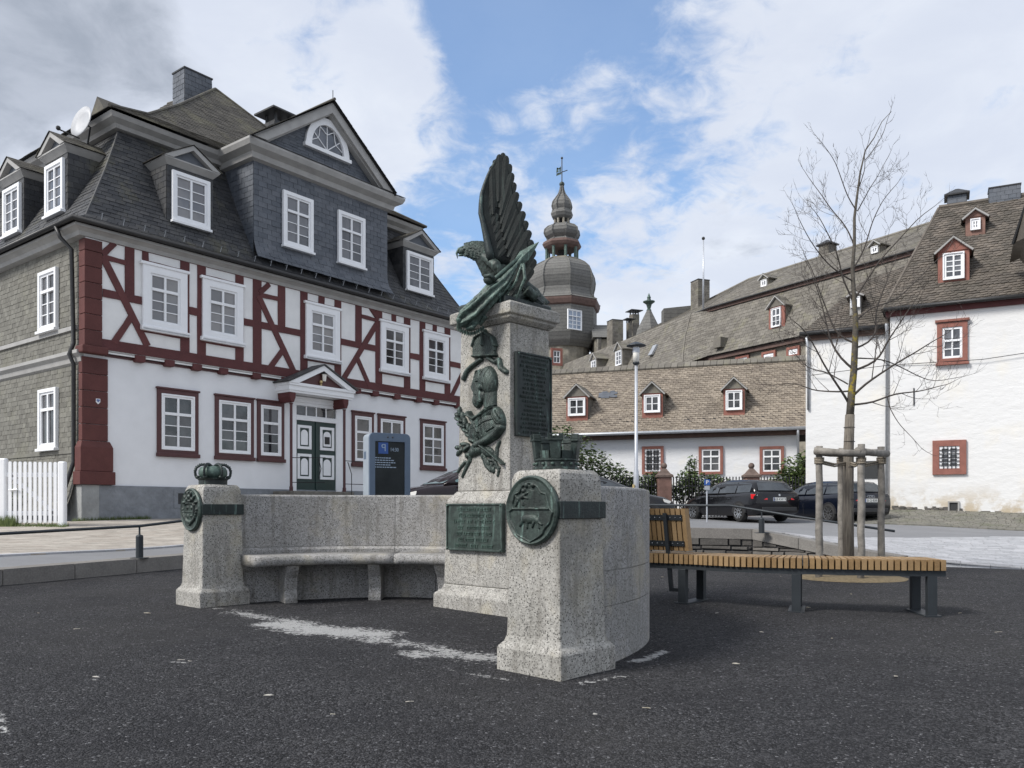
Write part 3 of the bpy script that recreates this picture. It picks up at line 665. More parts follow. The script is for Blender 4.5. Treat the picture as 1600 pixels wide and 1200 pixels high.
# railings
def railing(label, path, posts, zoff):
    t = thing('handrail', label, 'railing', (path[0][0], path[0][1], path[0][2]), 'dark handrails along the kerb')
    MB().tube(path, .022, 8).build('rail', 'anthracite', t, smooth=True)
    for (x, y, zt, zb) in posts:
        mb = MB(); mb.lathe([(.055, 0), (.055, zt - zb - .16), (.045, zt - zb - .14), (.014, zt - zb - .13), (.014, zt - zb)], (x, y, zb), 14)
        mb.box(x - .12, x + .12, y - .07, y + .07, zb, zb + .012); mb.build('post', 'anthracite', t, smooth=False, bevel=.004)
    return t
k = (218 - HX) / FPX
a = Vector(KERB[2]); b = Vector(KERB[3]); s_ = (k * a.y - a.x) / ((b.x - a.x) - k * (b.y - a.y)); pp = a.lerp(b, s_)
zk = rz(pp.x, pp.y) + .03
ztop = EYE + (HY - 822) / FPX * pp.y
pL = P3(0, 834, 11.05); pR = P3(300, 812, 13.9); d = (pR - pL); 
railing('dark handrail with one round post on the kerb left of the monument', [pL - d * .5, pL, Vector((pp.x, pp.y, ztop)), pR, pR + d * .25], [(pp.x, pp.y, ztop, zk), ], 0)
q0 = P3(1000, 789, 16.75); q1 = P3(1140, 790, 16.5); q2 = P3(1250, 808, 15.6); q3 = P3(1398, 830, 14.5)
kx = (1190 - HX) / FPX; Yp = 16.05; zt = P3(1190, 798, Yp).z
railing('dark handrail sloping down beside the parked cars', [q0, q1, Vector((kx * Yp, Yp, zt)), q2, q3], [(kx * Yp, Yp, zt, P3(1190, 833, Yp).z), (q3.x - .9, q3.y + .55, q3.z + .12, q3.z - .02)][:1], 0)

# ------------------------------------------------------------ monument
sv = Vector((-.72, .694)); nv = Vector((-.694, -.72)); Mc = Vector((-1.49, 7.42))
ANG = math.atan2(nv.y, nv.x)
class Fm:
    def __init__(s, O, z0=0.): s.O = Vector(O[:2]); s.z0 = z0
    def __call__(s, a, o, z): p = s.O - sv * a + nv * o; return (p.x, p.y, z)
def sq_loft(mb, F, secs):
    """secs: (half a, half o, z)"""
    mb.loft([[F(-ha, -ho, z), F(ha, -ho, z), F(ha, ho, z), F(-ha, ho, z)] for ha, ho, z in secs]); return mb
Cc = Vector((-.02, 8.4)); ow, od = .755, .616
Oc = Cc + sv * (ow / 2) - nv * (od / 2); FO = Fm(Oc); ha, ho = ow / 2, od / 2
g0 = plaza_z(8.6)
ob = thing('monument_obelisk', 'tall granite memorial pillar carrying the bronze eagle and relief portrait', 'monument', (Oc.x, Oc.y, g0))
q = .2
sq_loft(MB(), FO, [(ha + q, ho + q, -.05), (ha + q, ho + q, .195), (ha + q - .02, ho + q - .02, .215), (ha + q - .06, ho + q - .06, .24), (ha + q - .08, ho + q - .08, .30)]).build('plinth', 'granite', ob, bevel=.012)
sq_loft(MB(), FO, [(ha + .118, ho + .118, .302), (ha + .10, ho + .10, 1.175), (ha + .095, ho + .095, 1.19), (ha + .02, ho + .02, 1.285)]).build('pedestal', 'granite', ob, bevel=.01)
sq_loft(MB(), FO, [(ha + .012, ho + .012, 1.288), (ha - .012, ho - .012, 2.99)]).build('shaft', 'granite', ob, bevel=.008)
sq_loft(MB(), FO, [(ha + .0, ho + .0, 2.992), (ha + .045, ho + .045, 3.035), (ha + .045, ho + .045, 3.055), (ha + .075, ho + .075, 3.07), (ha + .075, ho + .075, 3.175), (ha + .03, ho + .03, 3.20)]).build('cap', 'granite', ob, bevel=.008)
# faces: front (normal n) and side (normal -s)
FF = Fr(tuple(Oc + nv * ho), tuple(-sv), tuple(nv)); FS = Fr(tuple(Oc - sv * ha), tuple(-nv), tuple(-sv))
def plaque(F, a0, a1, z0, z1, o, mat, parent, lines, bord=.02):
    mb = MB(); mb.box(a0, a1, o, o + .035, z0, z1, F); mb.ring(rect(a0, a1, z0, z1), rect(a0 + bord, a1 - bord, z0 + bord, z1 - bord), o + .035, o + .045, F)
    pl = mb.build('plaque', mat, parent, bevel=.004)
    tx = MB(); m = lines; hgt = (z1 - z0 - 2.6 * bord) / m
    for i in range(m):
        zc = z1 - bord * 1.3 - (i + .5) * hgt; wl = (a1 - a0) * random.uniform(.52, .80) / 2; cx = (a0 + a1) / 2; x = cx - wl
        while x < cx + wl:
            w = random.uniform(.2, .5) * hgt; h = hgt * random.uniform(.26, .36)
            if random.random() < .84:
                tx.box(x, x + w * .32, o + .035, o + .043, zc - h, zc + h * random.uniform(.5, 1), F); tx.box(x + w * .32, x + w * .85, o + .035, o + .042, zc + h * .3, zc + h * .65, F)
                if random.random() < .5: tx.box(x + w * .3, x + w * .8, o + .035, o + .042, zc - h, zc - h * .65, F)
            x += w
    tx.build('inscription', 'bronze_green' if mat != 'bronze_dark' else 'bronze', pl, kind='stuff')
    
    for aa in (a0 + bord * 1.1, a1 - bord * 1.1):
        for z in (z0 + bord * 1.1, z1 - bord * 1.1): bo = MB(); bo.ball(F(aa, o + .045, z), .012, 8); bo.build('bolt', 'bronze_green', pl, smooth=True)
    return pl
plaque(FF, -.42, .42, .665, 1.155, .112, 'bronze_mid', ob, 7)
a0, z1 = FS.px(800, 553); a1, _ = FS.px(859, 563)
plaque(FS, a0 + .03, a1 - .01, 1.84, 2.70, .0, 'bronze_dark', ob, 18)
# low relief: height fields in photo coordinates mapped on a face
def relief(F, x0, x1, y0, y1, st, prims, name, mat, parent, base_o=0., noise_a=.004, mapf=None, hs=1.0):
    xs = np.arange(x0, x1 + st, st); ys = np.arange(y0, y1 + st, st); X, Y = np.meshgrid(xs, ys); H = np.full(X.shape, -1.)
    for p in prims:
        t = p[0]
        if t == 'e':
            _, cx, cy, rx, ry, rot, h = p; c, s = math.cos(rot), math.sin(rot); dx, dy = X - cx, Y - cy
            q = ((dx * c + dy * s) / rx) ** 2 + ((-dx * s + dy * c) / ry) ** 2; v = h * np.sqrt(np.clip(1 - q, 0, 1)); v[q > 1] = -1
        elif t == 'c':
            _, pl, r0, r1, h = p; v = np.full(X.shape, -1.); m = len(pl) - 1
            for i in range(m):
                ax, ay = pl[i]; bx, by = pl[i + 1]; d2 = (bx - ax) ** 2 + (by - ay) ** 2 + 1e-9
                tt = np.clip(((X - ax) * (bx - ax) + (Y - ay) * (by - ay)) / d2, 0, 1); r = r0 + (r1 - r0) * (i + tt) / m
                dd = np.hypot(X - ax - tt * (bx - ax), Y - ay - tt * (by - ay)) / r; vv = np.where(dd < 1, h * np.sqrt(np.clip(1 - dd ** 2, 0, 1)), -1); v = np.maximum(v, vv)
        elif t == 'p':
            _, pl, h = p; k = inpoly(X.ravel(), Y.ravel(), pl).reshape(X.shape); v = np.where(k, h, -1)
        elif t == 'cut':
            _, pl, r, dep = p
            for i in range(len(pl) - 1):
                ax, ay = pl[i]; bx, by = pl[i + 1]; d2 = (bx - ax) ** 2 + (by - ay) ** 2 + 1e-9
                tt = np.clip(((X - ax) * (bx - ax) + (Y - ay) * (by - ay)) / d2, 0, 1); dd = np.hypot(X - ax - tt * (bx - ax), Y - ay - tt * (by - ay)) / r
                H = np.where((dd < 1) & (H > 0), np.maximum(H - dep * (1 - dd), .002), H)
            continue
        H = np.maximum(H, v)
    H = H * hs; ins = H > 0
    H = np.where(ins, H + noise_a * RNG.standard_normal(H.shape) * .25 + noise_a * np.sin(X * 1.9 + np.sin(Y * .7) * 2) * np.sin(Y * 1.3), 0)
    H = np.maximum(H, 0) 
    cell = ins[:-1, :-1] | ins[1:, :-1] | ins[:-1, 1:] | ins[1:, 1:]
    idx = -np.ones(X.shape, int); used = np.zeros(X.shape, bool)
    for dy in (0, 1):
        for dx in (0, 1): used[dy:dy + cell.shape[0], dx:dx + cell.shape[1]] |= cell
    idx[used] = np.arange(used.sum()); mb = MB(); vs = []
    for (i, j) in zip(*np.nonzero(used)):
        a, z = F.px(X[i, j], Y[i, j], base_o) if mapf is None else mapf(X[i, j], Y[i, j]); vs.append(F(a, base_o + H[i, j] - .001, z))
    ci, cj = np.nonzero(cell); fs = [(idx[i, j], idx[i + 1, j], idx[i + 1, j + 1], idx[i, j + 1]) for i, j in zip(ci, cj)]
    mb.add(vs, fs); o = mb.build(name, mat, parent, smooth=True, recalc=False)
    return o
def leafs(path, n, ln, wd, spread, h, flip=1):
    out = []; P = [Vector(p) for p in path]
    for k in range(n):
        t = k / max(1, n - 1) * (len(P) - 1); i = min(int(t), len(P) - 2); p = P[i].lerp(P[i + 1], t - i); d = (P[i + 1] - P[i]).normalized()
        for sgn in (-1, 1):
            a = math.atan2(d.y, d.x) + sgn * spread; c = p + Vector((math.cos(a), math.sin(a))) * ln * .5
            out.append(('e', c.x, c.y, ln * .5, wd, a, h * random.uniform(.7, 1.1)))
    return out
pr = [('p', [(741, 539), (742, 556), (775, 554), (776, 539), (768, 527), (759, 520), (752, 524)], .035), ('c', [(741, 541), (745, 528), (758, 520)], 2.2, 2, .055), ('c', [(776, 540), (772, 528), (760, 520)], 2.2, 2, .055), ('c', [(758, 520), (757, 540)], 2, 2, .06),
      ('c', [(742, 557), (775, 555)], 2.6, 2.6, .055), ('e', 758, 518, 3, 4, 0, .05),
      ('c', [(752, 562), (738, 572), (730, 580), (725, 592)], 3.2, 3.0, .035), ('c', [(764, 560), (775, 566), (780, 562), (783, 575), (791, 581)], 3.2, 4, .035),
      ('e', 765, 596, 13.0, 24, -.05, .085), ('e', 757, 592, 11, 17, .1, .075), ('e', 755, 606, 9, 14, 0, .065), ('e', 751, 601, 6.5, 15, .05, .06), ('p', [(748, 580), (744, 603), (745.5, 618), (756, 630), (763, 600), (758, 577)], .062), ('c', [(747, 598), (743.5, 604), (746, 606)], 2.6, 2.2, .055), ('c', [(744, 600), (742, 610), (745, 612)], 3, 3, .04), ('c', [(747, 592), (743, 606), (747, 614)], 4, 4, .06), ('e', 748, 625, 7.5, 13, .1, .065), ('e', 757, 618, 9, 12, 0, .07), ('e', 758, 607, 3, 6.5, .1, .10),
      ('c', [(766, 612), (767, 642)], 10, 10, .055), ('c', [(768, 640), (750, 655), (742, 668)], 9, 6, .055), ('e', 764, 668, 20, 24, .1, .065), ('e', 781, 652, 9, 18, -.35, .085), ('c', [(784, 668), (776, 680), (760, 690), (748, 696)], 7, 6, .075),
      ('c', [(733, 648), (745, 655), (772, 636)], 3.0, 3.4, .075), ('c', [(735, 645), (752, 675)], 3, 3, .07), ('e', 745, 672, 11, 20, .4, .05), ('e', 748, 702, 10, 10, 0, .06), ('e', 733, 712, 4.5, 6, 0, .05), ('e', 742, 706, 8, 9, .5, .055), ('e', 764, 706, 12, 8, .6, .05),
      ('c', [(748, 692), (768, 706), (789, 725)], 2.4, 1.8, .07), ('c', [(738, 705), (735, 720), (728, 735), (724, 745)], 4.0, 2.2, .03), ('c', [(728, 722), (720, 732), (717, 738)], 3, 2, .03), ('c', [(757, 712), (762, 728), (768, 735), (772, 722)], 4.5, 3, .032), ('c', [(773, 718), (781, 735), (779, 744)], 3.4, 1.5, .03), ('c', [(776, 718), (778, 700), (782, 690)], 4, 2, .03)]
pr += leafs([(748, 692), (738, 680), (728, 666), (720, 652)], 6, 17, 3.1, .45, .05) + leafs([(748, 692), (735, 695), (724, 700)], 3, 16, 3.6, .5, .045) + leafs([(750, 695), (760, 712), (772, 728)], 4, 13, 3.0, .6, .04)
pr += [('cut', [(749, 598), (753, 597)], 1.0, .03), ('cut', [(762, 600), (763, 614)], .9, .04), ('cut', [(756, 572), (748, 586)], .7, .02), ('cut', [(762, 572), (757, 588)], .7, .02), ('cut', [(768, 575), (764, 590)], .7, .02), ('cut', [(757, 634), (766, 640), (776, 634)], 1.0, .04), ('cut', [(756, 650), (758, 680)], 1.0, .03), ('cut', [(766, 676), (778, 668)], .9, .03), ('cut', [(748, 642), (758, 636)], 1.0, .035), ('cut', [(744, 650), (760, 645), (772, 634)], .8, .03), ('cut', [(750, 668), (762, 660), (776, 655)], .8, .02), ('cut', [(761, 660), (763, 672)], .8, .03), ('cut', [(752, 580), (748, 592)], .7, .01), ('cut', [(758, 576), (754, 590)], .7, .01), ('cut', [(745, 622), (749, 634)], .8, .02), ('cut', [(749, 618), (753, 632)], .8, .02), ('cut', [(775, 645), (784, 660)], .8, .03), ('cut', [(780, 642), (788, 656)], .8, .03), ('cut', [(771, 648), (780, 664)], .8, .03)]
relief(FF, 714, 795, 514, 748, .62, pr, 'relief_portrait', 'bronze_mid', ob, base_o=.0, noise_a=.0035)

# pillars with crests
def pillar(center, z0, label, crest):
    F = Fm(center); c = center
    t = thing('granite_pillar', label, 'pillar', (c[0], c[1], z0), 'granite pillars at the ends of the curved bench')
    sq_loft(MB(), F, [(.29, .29, z0 - .08), (.29, .29, z0 + .155), (.283, .283, z0 + .17), (.255, .255, z0 + .20), (.243, .243, z0 + .24), (.24, .24, z0 + .29), (.218, .218, 1.295), (.207, .207, 1.335), (.185, .185, 1.362)]).build('shaft', 'granite', t, bevel=.012)
    FA = Fr(tuple(Vector(center) + nv * .222), tuple(-sv), tuple(nv))
    FB = lambda a, o, z: F(a, o, z)
    mb = MB(); w = .238
    mb.hexa([F(w - .02, -w, 1.035), F(w + .006, -w, 1.035), F(w + .006, w, 1.035), F(w - .02, w, 1.035), F(w - .02, -w, 1.15), F(w + .006, -w, 1.15), F(w + .006, w, 1.15), F(w - .02, w, 1.15)])
    mb.build('bronze_band', 'bronze_dark', t, bevel=.004)
    mb = MB(); mb.box(-w, w - .02, w - .012, w + .004, 1.035, 1.15, F); mb.box(-w - .006, -w + .014, -w, w + .004, 1.035, 1.15, F); mb.build('bronze_band', 'bronze_dark', t, bevel=.004)
    cz = 1.09; rr = .232
    mb = MB(); n = 40; prof = [(rr, .0), (rr, .022), (rr - .012, .034), (rr - .03, .026), (0.001, .026)]
    mb.loft([[FA(r * math.cos(2 * math.pi * k / n), .012 + o, cz + r * math.sin(2 * math.pi * k / n)) for k in range(n)] for r, o in prof])
    ov = mb.build('crest_plate', 'bronze_mid', t, smooth=False)
    mp = lambda x, y: (x / 100 * rr, cz + y / 100 * rr)
    relief(FA, -92, 92, -92, 92, 2.0, crest, 'crest_relief', 'bronze_mid', ov, base_o=.036, noise_a=.0015, mapf=mp)
    return t, F
out1 = [(-8, 78), (-30, 70), (-42, 52), (-62, 45), (-70, 20), (-68, 5), (-84, -4), (-78, -30), (-60, -52), (-52, -70), (-30, -78), (0, -90), (30, -76), (46, -66), (56, -50), (74, -34), (84, -6), (72, 8), (66, 26), (60, 46), (42, 50), (30, 66), (8, 78)]
c1 = [('c', out1 + [out1[0]], 3.2, 3.2, .016), ('c', [(-72, 4), (70, 4)], 3.2, 3.2, .016), ('c', [(-4, 70), (-4, 4)], 2.2, 2.2, .012), ('e', -14, 72, 9, 9, 0, .022), ('e', 10, 72, 9, 9, 0, .022), ('p', [(-4, 5), (-4, 60), (16, 56), (16, 5)], .006), ('p', [(34, 5), (34, 50), (56, 44), (58, 5)], .006),
      ('e', -6, -24, 36, 14, 0, .020), ('e', 26, -28, 13, 11, -.5, .020), ('c', [(-30, -30), (-40, -44)], 6, 4, .016), ('c', [(-12, -34), (-12, -50)], 5, 3, .016), ('c', [(14, -34), (8, -48)], 5, 3, .016), ('c', [(26, -34), (34, -50)], 5, 3, .016), ('c', [(34, -34), (44, -40)], 5, 3, .016),
      ('e', -34, 38, 20, 8, .5, .018), ('e', -26, 56, 8, 8, 0, .020), ('c', [(-50, 26), (-58, 12)], 5, 3, .014), ('c', [(-36, 30), (-28, 14)], 5, 3, .014), ('c', [(-24, 44), (-10, 50)], 4, 3, .014), ('c', [(-24, 38), (-12, 34)], 4, 3, .014), ('c', [(-52, 34), (-60, 46), (-50, 56)], 3, 3, .014)]
out2 = [(0, 30), (-34, 28), (-46, 20), (-44, -20), (-36, -48), (0, -72), (36, -48), (44, -20), (46, 20), (34, 28)]
c2 = [('c', out2 + [out2[0]], 4, 4, .022), ('p', out2, .008), ('e', 0, 60, 16, 14, 0, .035), ('e', -24, 48, 14, 12, .3, .03), ('e', 24, 48, 14, 12, -.3, .03), ('e', 0, 82, 8, 8, 0, .03), ('e', 0, 40, 18, 8, 0, .03)]
for k in range(16):
    a = -math.pi * .05 - k * math.pi * .9 / 15; c2.append(('e', 70 * math.cos(a), 10 + 72 * math.sin(a) * .95, 12, 9, a + 1.2, .024))
for k in range(6):
    a = math.pi * (.08 + .84 * k / 5); c2.append(('e', 64 * math.cos(a), 20 + 56 * math.sin(a), 15, 9, a, .026))
c2 += [('c', [(0, 24), (0, -66)], 2, 2, .016), ('c', [(-42, -10), (42, -10)], 2, 2, .016), ('e', -20, 8, 12, 9, .4, .02), ('e', 20, 8, 10, 10, .4, .02), ('e', -16, -30, 9, 12, .2, .02), ('e', 16, -30, 11, 8, .2, .02)]
pn = Mc - sv * 2.49; pl_ = Mc + sv * 2.5
pnear, FN = pillar((pn.x, pn.y), plaza_z(5.4), 'near granite pillar with a mural crown and a round bear and lion crest', c1)
pleft, FLp = pillar((pl_.x, pl_.y), plaza_z(8.9), 'far left granite pillar with a domed princely crown and crest', c2)
# mural crown on the near pillar
cz0 = 1.36; cc = (pn.x, pn.y)
mc = thing('mural_crown', 'bronze mural crown with battlements on the near granite pillar', 'bronze crown', (cc[0], cc[1], cz0))
mb = MB(); mb.lathe([(.150, 0), (.158, .008), (.158, .018), (.148, .026), (.146, .06), (.156, .066), (.156, .076), (.140, .08), (.12, .07), (.12, .0)], (*cc, cz0), 32); mb.build('base_ring', 'bronze', mc, smooth=False)
mb = MB()
for k in range(14): a = 2 * math.pi * k / 14; mb = MB(); mb.ball((cc[0] + .149 * math.cos(a), cc[1] + .149 * math.sin(a), cz0 + .043), .014, 8, sz=.8); mb.build('stud', 'bronze_green', mc, smooth=True)
for k in range(5):
    a = math.radians(-95) + 2 * math.pi * k / 5
    def TF(u, o, z, a=a):  # u tangential, o radial
        fl = 1 + .22 * (z / .25); r = (.128 + o) * fl; return (cc[0] + r * math.cos(a) - u * math.sin(a), cc[1] + r * math.sin(a) + u * math.cos(a), cz0 + .078 + z)
    mb = MB(); mb.loft([[TF(-.034, -.02, 0), TF(.034, -.02, 0), TF(.032, .024, 0), TF(-.032, .024, 0)], [TF(-.040, -.02, .12), TF(.040, -.02, .12), TF(.038, .022, .12), TF(-.038, .022, .12)]])
    mb.box(-.050, .050, -.026, .028, .118, .132, TF); mb.box(-.05, -.022, -.02, .024, .132, .165, TF); mb.box(.022, .05, -.02, .024, .132, .165, TF); mb.box(-.05, .05, -.024, -.014, .132, .150, TF)
    mb.box(-.012, .012, .020, .024, .02, .07, TF); mb.build('tower', 'bronze', mc, bevel=.002, seg=1)
    a2 = a + math.pi / 5
    def TG(u, o, z, a=a2):
        fl = 1 + .22 * (z / .25); r = (.118 + o) * fl; return (cc[0] + r * math.cos(a) - u * math.sin(a), cc[1] + r * math.sin(a) + u * math.cos(a), cz0 + .078 + z)
    mb = MB(); mb.box(-.04, .04, -.012, .008, 0, .055, TG); mb.build('curtain_wall', 'bronze', mc)
# princely crown on the far pillar
cc = (pl_.x, pl_.y); cz0 = 1.36
pc = thing('princely_crown', 'domed bronze crown with beaded arches on the far left pillar', 'bronze crown', (cc[0], cc[1], cz0))
MB().lathe([(.150, 0), (.150, .05), (.162, .066), (.168, .072), (.15, .078), (.05, .078)], (*cc, cz0), 32).build('circlet', 'bronze_dark', pc, smooth=False)
MB().lathe([(.10, .07), (.135, .085), (.152, .12), (.150, .16), (.128, .195), (.08, .21), (.03, .205), (.001, .20)], (*cc, cz0), 28).build('cap', 'bronze_green', pc, smooth=True)
for k in range(6):
    a = math.radians(20) + math.pi * k / 3; pth = [(.150, .07), (.178, .10), (.185, .145), (.170, .19), (.125, .222), (.07, .225), (.02, .205)]
    P_ = [(cc[0] + r * math.cos(a), cc[1] + r * math.sin(a), cz0 + z) for r, z in pth]; mb = MB(); mb.tube(P_, .014, 8)
    f = poly_at(P_)
    for j in range(14): mb.ball(tuple(f(j / 13) + Vector((math.cos(a) * .008, math.sin(a) * .008, .010))), .0095, 6)
    mb.build('arch', 'bronze_dark', pc, smooth=True)
    mb = MB(); mb.ball((cc[0] + .16 * math.cos(a), cc[1] + .16 * math.sin(a), cz0 + .085), .028, 8, sz=.7); mb.build('leaf_ornament', 'bronze', pc, smooth=True)

# curved bench wall
ex = thing('exedra_bench', 'curved granite wall with stone seat between the two pillars', 'stone bench', (Mc.x, Mc.y, .03))
a_l = math.degrees(math.atan2(sv.y, sv.x)); a_n = a_l - 180; mid = (a_l + a_n) / 2
def arc(mb, prof, d0, d1, n):
    mb.loft([[(Mc.x + r * math.cos(math.radians(d)), Mc.y + r * math.sin(math.radians(d)), z) for r, z in prof] for d in np.linspace(d0, d1, n)])
for d0, d1 in ((a_n + 4, mid - 9), (mid + 9, a_l - 4)):
    mb = MB(); arc(mb, [(2.335, -.05), (2.665, -.05), (2.665, 1.235), (2.335, 1.235)], d0, d1, 20); mb.build('mortar_core', 'mortar', ex)
J = [(a_n + 3.8, a_n + 34), (a_n + 34, mid - 8.6), (mid + 8.6, 87), (87, a_l - 3.8)]
for (z0, z1, jj, top) in ((-.05, .415, [(a_n + 3.8, a_n + 20), (a_n + 20, a_n + 52), (a_n + 52, mid - 8.6), (mid + 8.6, 75), (75, 104), (104, a_l - 3.8)], 0), (.42, .665, J, 0), (.67, 1.26, J, 1)):
    for d0, d1 in jj:
        g = .07; pr_ = [(2.32, z0), (2.68, z0), (2.68, z1), (2.32, z1)] if not top else [(2.32, z0), (2.68, z0), (2.68, z1 - .02), (2.672, z1 - .006), (2.65, z1), (2.35, z1), (2.328, z1 - .006), (2.32, z1 - .02)]
        if z0 == .42: pr_ = [(2.28, z0), (2.68, z0), (2.68, z1), (2.32, z1), (2.28, z1 - .03)]
        mb = MB(); arc(mb, pr_, d0 + g, d1 - g, max(4, int((d1 - d0) / 3))); o = mb.build('wall_block', 'granite_grey', ex, smooth=False)
for d0, d1 in ((a_n + 5, a_n + 32), (a_n + 32, mid - 12), (mid + 12, 85), (85, a_l - 5)):
    mb = MB(); arc(mb, [(2.32, .485), (1.93, .475), (1.895, .49), (1.885, .53), (1.895, .575), (1.93, .592), (2.32, .60)], d0 + .08, d1 - .08, 14); mb.build('seat_slab', 'granite_grey', ex, smooth=True)
for d in (118, 92, 69.5, 22, -2, -26):
    prf = [(2.30, -.05), (2.05, -.05), (2.03, .10), (2.06, .20), (2.03, .33), (1.96, .42), (1.93, .475), (2.30, .475)]
    mb = MB(); dd = 2.0
    mb.loft([[(Mc.x + r * math.cos(math.radians(q_)), Mc.y + r * math.sin(math.radians(q_)), z) for r, z in prf] for q_ in (d - dd, d + dd)]); mb.build('bracket', 'granite_grey', ex, bevel=.01)

# a few pale flakes, bark and dry leaves lying about
mb = MB(); rs = random.Random(5)
for (x, y) in [(297, 1036), (283, 1034), (150, 1061), (1035, 903), (1062, 905), (1220, 902), (1481, 905), (1263, 951), (1300, 1000), (1500, 960), (1560, 990), (640, 1100), (420, 1090), (120, 985), (60, 960), (1190, 990), (1150, 1040), (1400, 1060), (930, 1120), (230, 960), (1010, 1110), (520, 1120), (1330, 930), (1120, 960)]:
    p = gpt(x, y); a = rs.uniform(0, 3.1); s_ = rs.uniform(.012, .035); q = [Vector((math.cos(a + k) * s_ * r, math.sin(a + k) * s_ * r * .6, .006 + .004 * (k % 2))) for k, r in ((0, 1), (1.4, .5), (3.1, 1), (4.6, .45))]
    mb.cur = rs.random(); mb.add([tuple(p + v + Vector((0, 0, .008))) for v in q] + [tuple(p + v + Vector((0, 0, .004))) for v in q], [(0, 1, 2, 3), (7, 6, 5, 4), (0, 4, 5, 1), (1, 5, 6, 2), (2, 6, 7, 3), (3, 7, 4, 0)])
varied('litter', [(.30, .26, .18), (.45, .42, .36), (.55, .53, .50)], .8, bdist=.001)
tag(mb.build('leaf_litter', 'litter', None), 'pale dry leaves and flakes scattered on the dark plaza', 'litter', kind='stuff')
# ------------------------------------------------------------ eagle statue (photo pixels at a depth give the points)
def remeshed(mb, name, mat, parent, vox, disp=.006, dscale=.05, smooth_it=3):
    o = mb.build(name, mat, parent, smooth=True)
    m = o.modifiers.new('r', 'REMESH'); m.mode = 'VOXEL'; m.voxel_size = vox; m.use_smooth_shade = True
    m = o.modifiers.new('s', 'SMOOTH'); m.iterations = smooth_it; m.factor = .6
    if disp:
        tx = bpy.data.textures.new(name, 'CLOUDS'); tx.noise_scale = dscale; tx.noise_depth = 2
        m = o.modifiers.new('d', 'DISPLACE'); m.texture = tx; m.strength = disp; m.mid_level = .5
    return o
YE = 8.86
eg = thing('eagle_statue', 'bronze eagle with raised wings perched on top of the memorial pillar', 'statue', (Oc.x, Oc.y, 3.2))
MB().lathe([(.50, 3.19), (.50, 3.25), (.47, 3.27)], (Oc.x, Oc.y, 0), 4, rot=math.atan2(sv.y, sv.x) + math.pi / 4, cap=True).build('base_plate', 'bronze_dark', eg, bevel=.006)
def ER(path, ysc=.8):
    """rings of (px,py,depth,r): ellipses"""
    mb = MB(); pts = [P3(x, y, Y) for x, y, Y, r in path]; n = 16; rings = []
    for i, (x, y, Y, r) in enumerate(path):
        t = (pts[min(i + 1, len(pts) - 1)] - pts[max(0, i - 1)]).normalized(); a = Vector((0, 1, 0)); b_ = t.cross(a).normalized(); a = b_.cross(t)
        rings.append([pts[i] + r * (math.cos(q) * b_ + ysc * math.sin(q) * a) for q in [2 * math.pi * k / n for k in range(n)]])
    mb.loft(rings); return mb
body = ER([(716, 396, YE, .018), (719, 393, YE, .034), (726, 391, YE, .052), (736, 390, YE, .070), (747, 394, YE, .090), (758, 401, YE, .130), (770, 411, YE, .175), (783, 423, YE, .20), (796, 438, YE, .19), (808, 452, YE, .14), (816, 464, YE, .09)], .85)
ER([(790, 440, YE - .1, .09), (786, 455, YE - .13, .06), (780, 466, YE - .15, .045), (776, 472, YE - .16, .05)]).v  # shaped below as legs
for dy in (-.13, .13):
    q_ = ER([(796, 432, YE + dy * .6, .10), (788, 448, YE + dy, .075), (782, 460, YE + dy, .042), (780, 470, YE + dy, .040)], 1); body.add(q_.v, q_.f)
    for ang in (-.5, 0, .5):
        p0 = P3(780, 470, YE + dy); body.tube([p0, p0 + Vector((-.06, ang * .05, .012)), p0 + Vector((-.11, ang * .10, -.02))], [.026, .02, .012], 8)
for (x, y, Y, r) in ((776, 438, 8.86, .13), (782, 455, 8.86, .13), (770, 424, 8.86, .12), (806, 466, 8.75, .12), (824, 470, 8.85, .12), (838, 474, 8.95, .10), (792, 474, 8.7, .09), (812, 476, 9.05, .12), (770, 474, 8.8, .09), (800, 478, 8.6, .08)):
    p = P3(x, y, Y); body.ball(p, r, 10, sz=.7)
for pth, r in (([(756, 400, 8.75), (775, 415, 8.62), (790, 440, 8.62)], .05), ([(815, 440, 8.8), (835, 458, 8.9), (853, 474, 9.0)], .05), ([(822, 452, 8.65), (838, 466, 8.7)], .05)):
    body.tube([P3(*q_) for q_ in pth], [r, r * 1.2, r * .7][:len(pth)], 8)
remeshed(body, 'body', 'bronze_mid', eg, .013, .016, .035, 2)
mb = MB(); mb.tube([P3(724, 388, YE), P3(717, 390, YE), P3(713.5, 396, YE), P3(715, 404, YE)], [.036, .028, .018, .004], 10, flat=.7); mb.tube([P3(724, 398, YE), P3(718, 399, YE), P3(716, 400, YE)], [.022, .014, .006], 8, flat=.8); mb.build('beak', 'bronze_green', eg, smooth=True)
mb = MB()
for sY in (-1, 1): mb.ball(P3(725, 389, YE + sY * .05), .011, 8)
mb.build('eye', 'bronze_dark', eg, smooth=True)
mb = MB()   # brow and neck feathers
random.seed(3)
for i in range(420):
    t = random.random(); ang = random.uniform(-1.35, 1.5); x = 728 + t * 58; y = 391 + t * t * 33; r = .064 + t * .128
    c = P3(x, y, YE) + Vector((random.uniform(-.01, .01), -math.cos(ang) * r * .86, math.sin(ang) * r)); d = Vector((.042, .0, -.016 - .022 * t))
    wv_ = Vector((.006, 0, .011)); nn_ = Vector((0, -math.cos(ang), math.sin(ang))) * .005
    mb.loft([[c - d * .5 + wv_ * .4, c - d * .5 - wv_ * .4, c - d * .5 - nn_], [c + wv_ + nn_, c - wv_ + nn_, c - nn_], [c + d * .6 + wv_ * .15 + nn_ * .8, c + d * .6 - wv_ * .15 + nn_ * .8, c + d * .6 - nn_ * .3]])
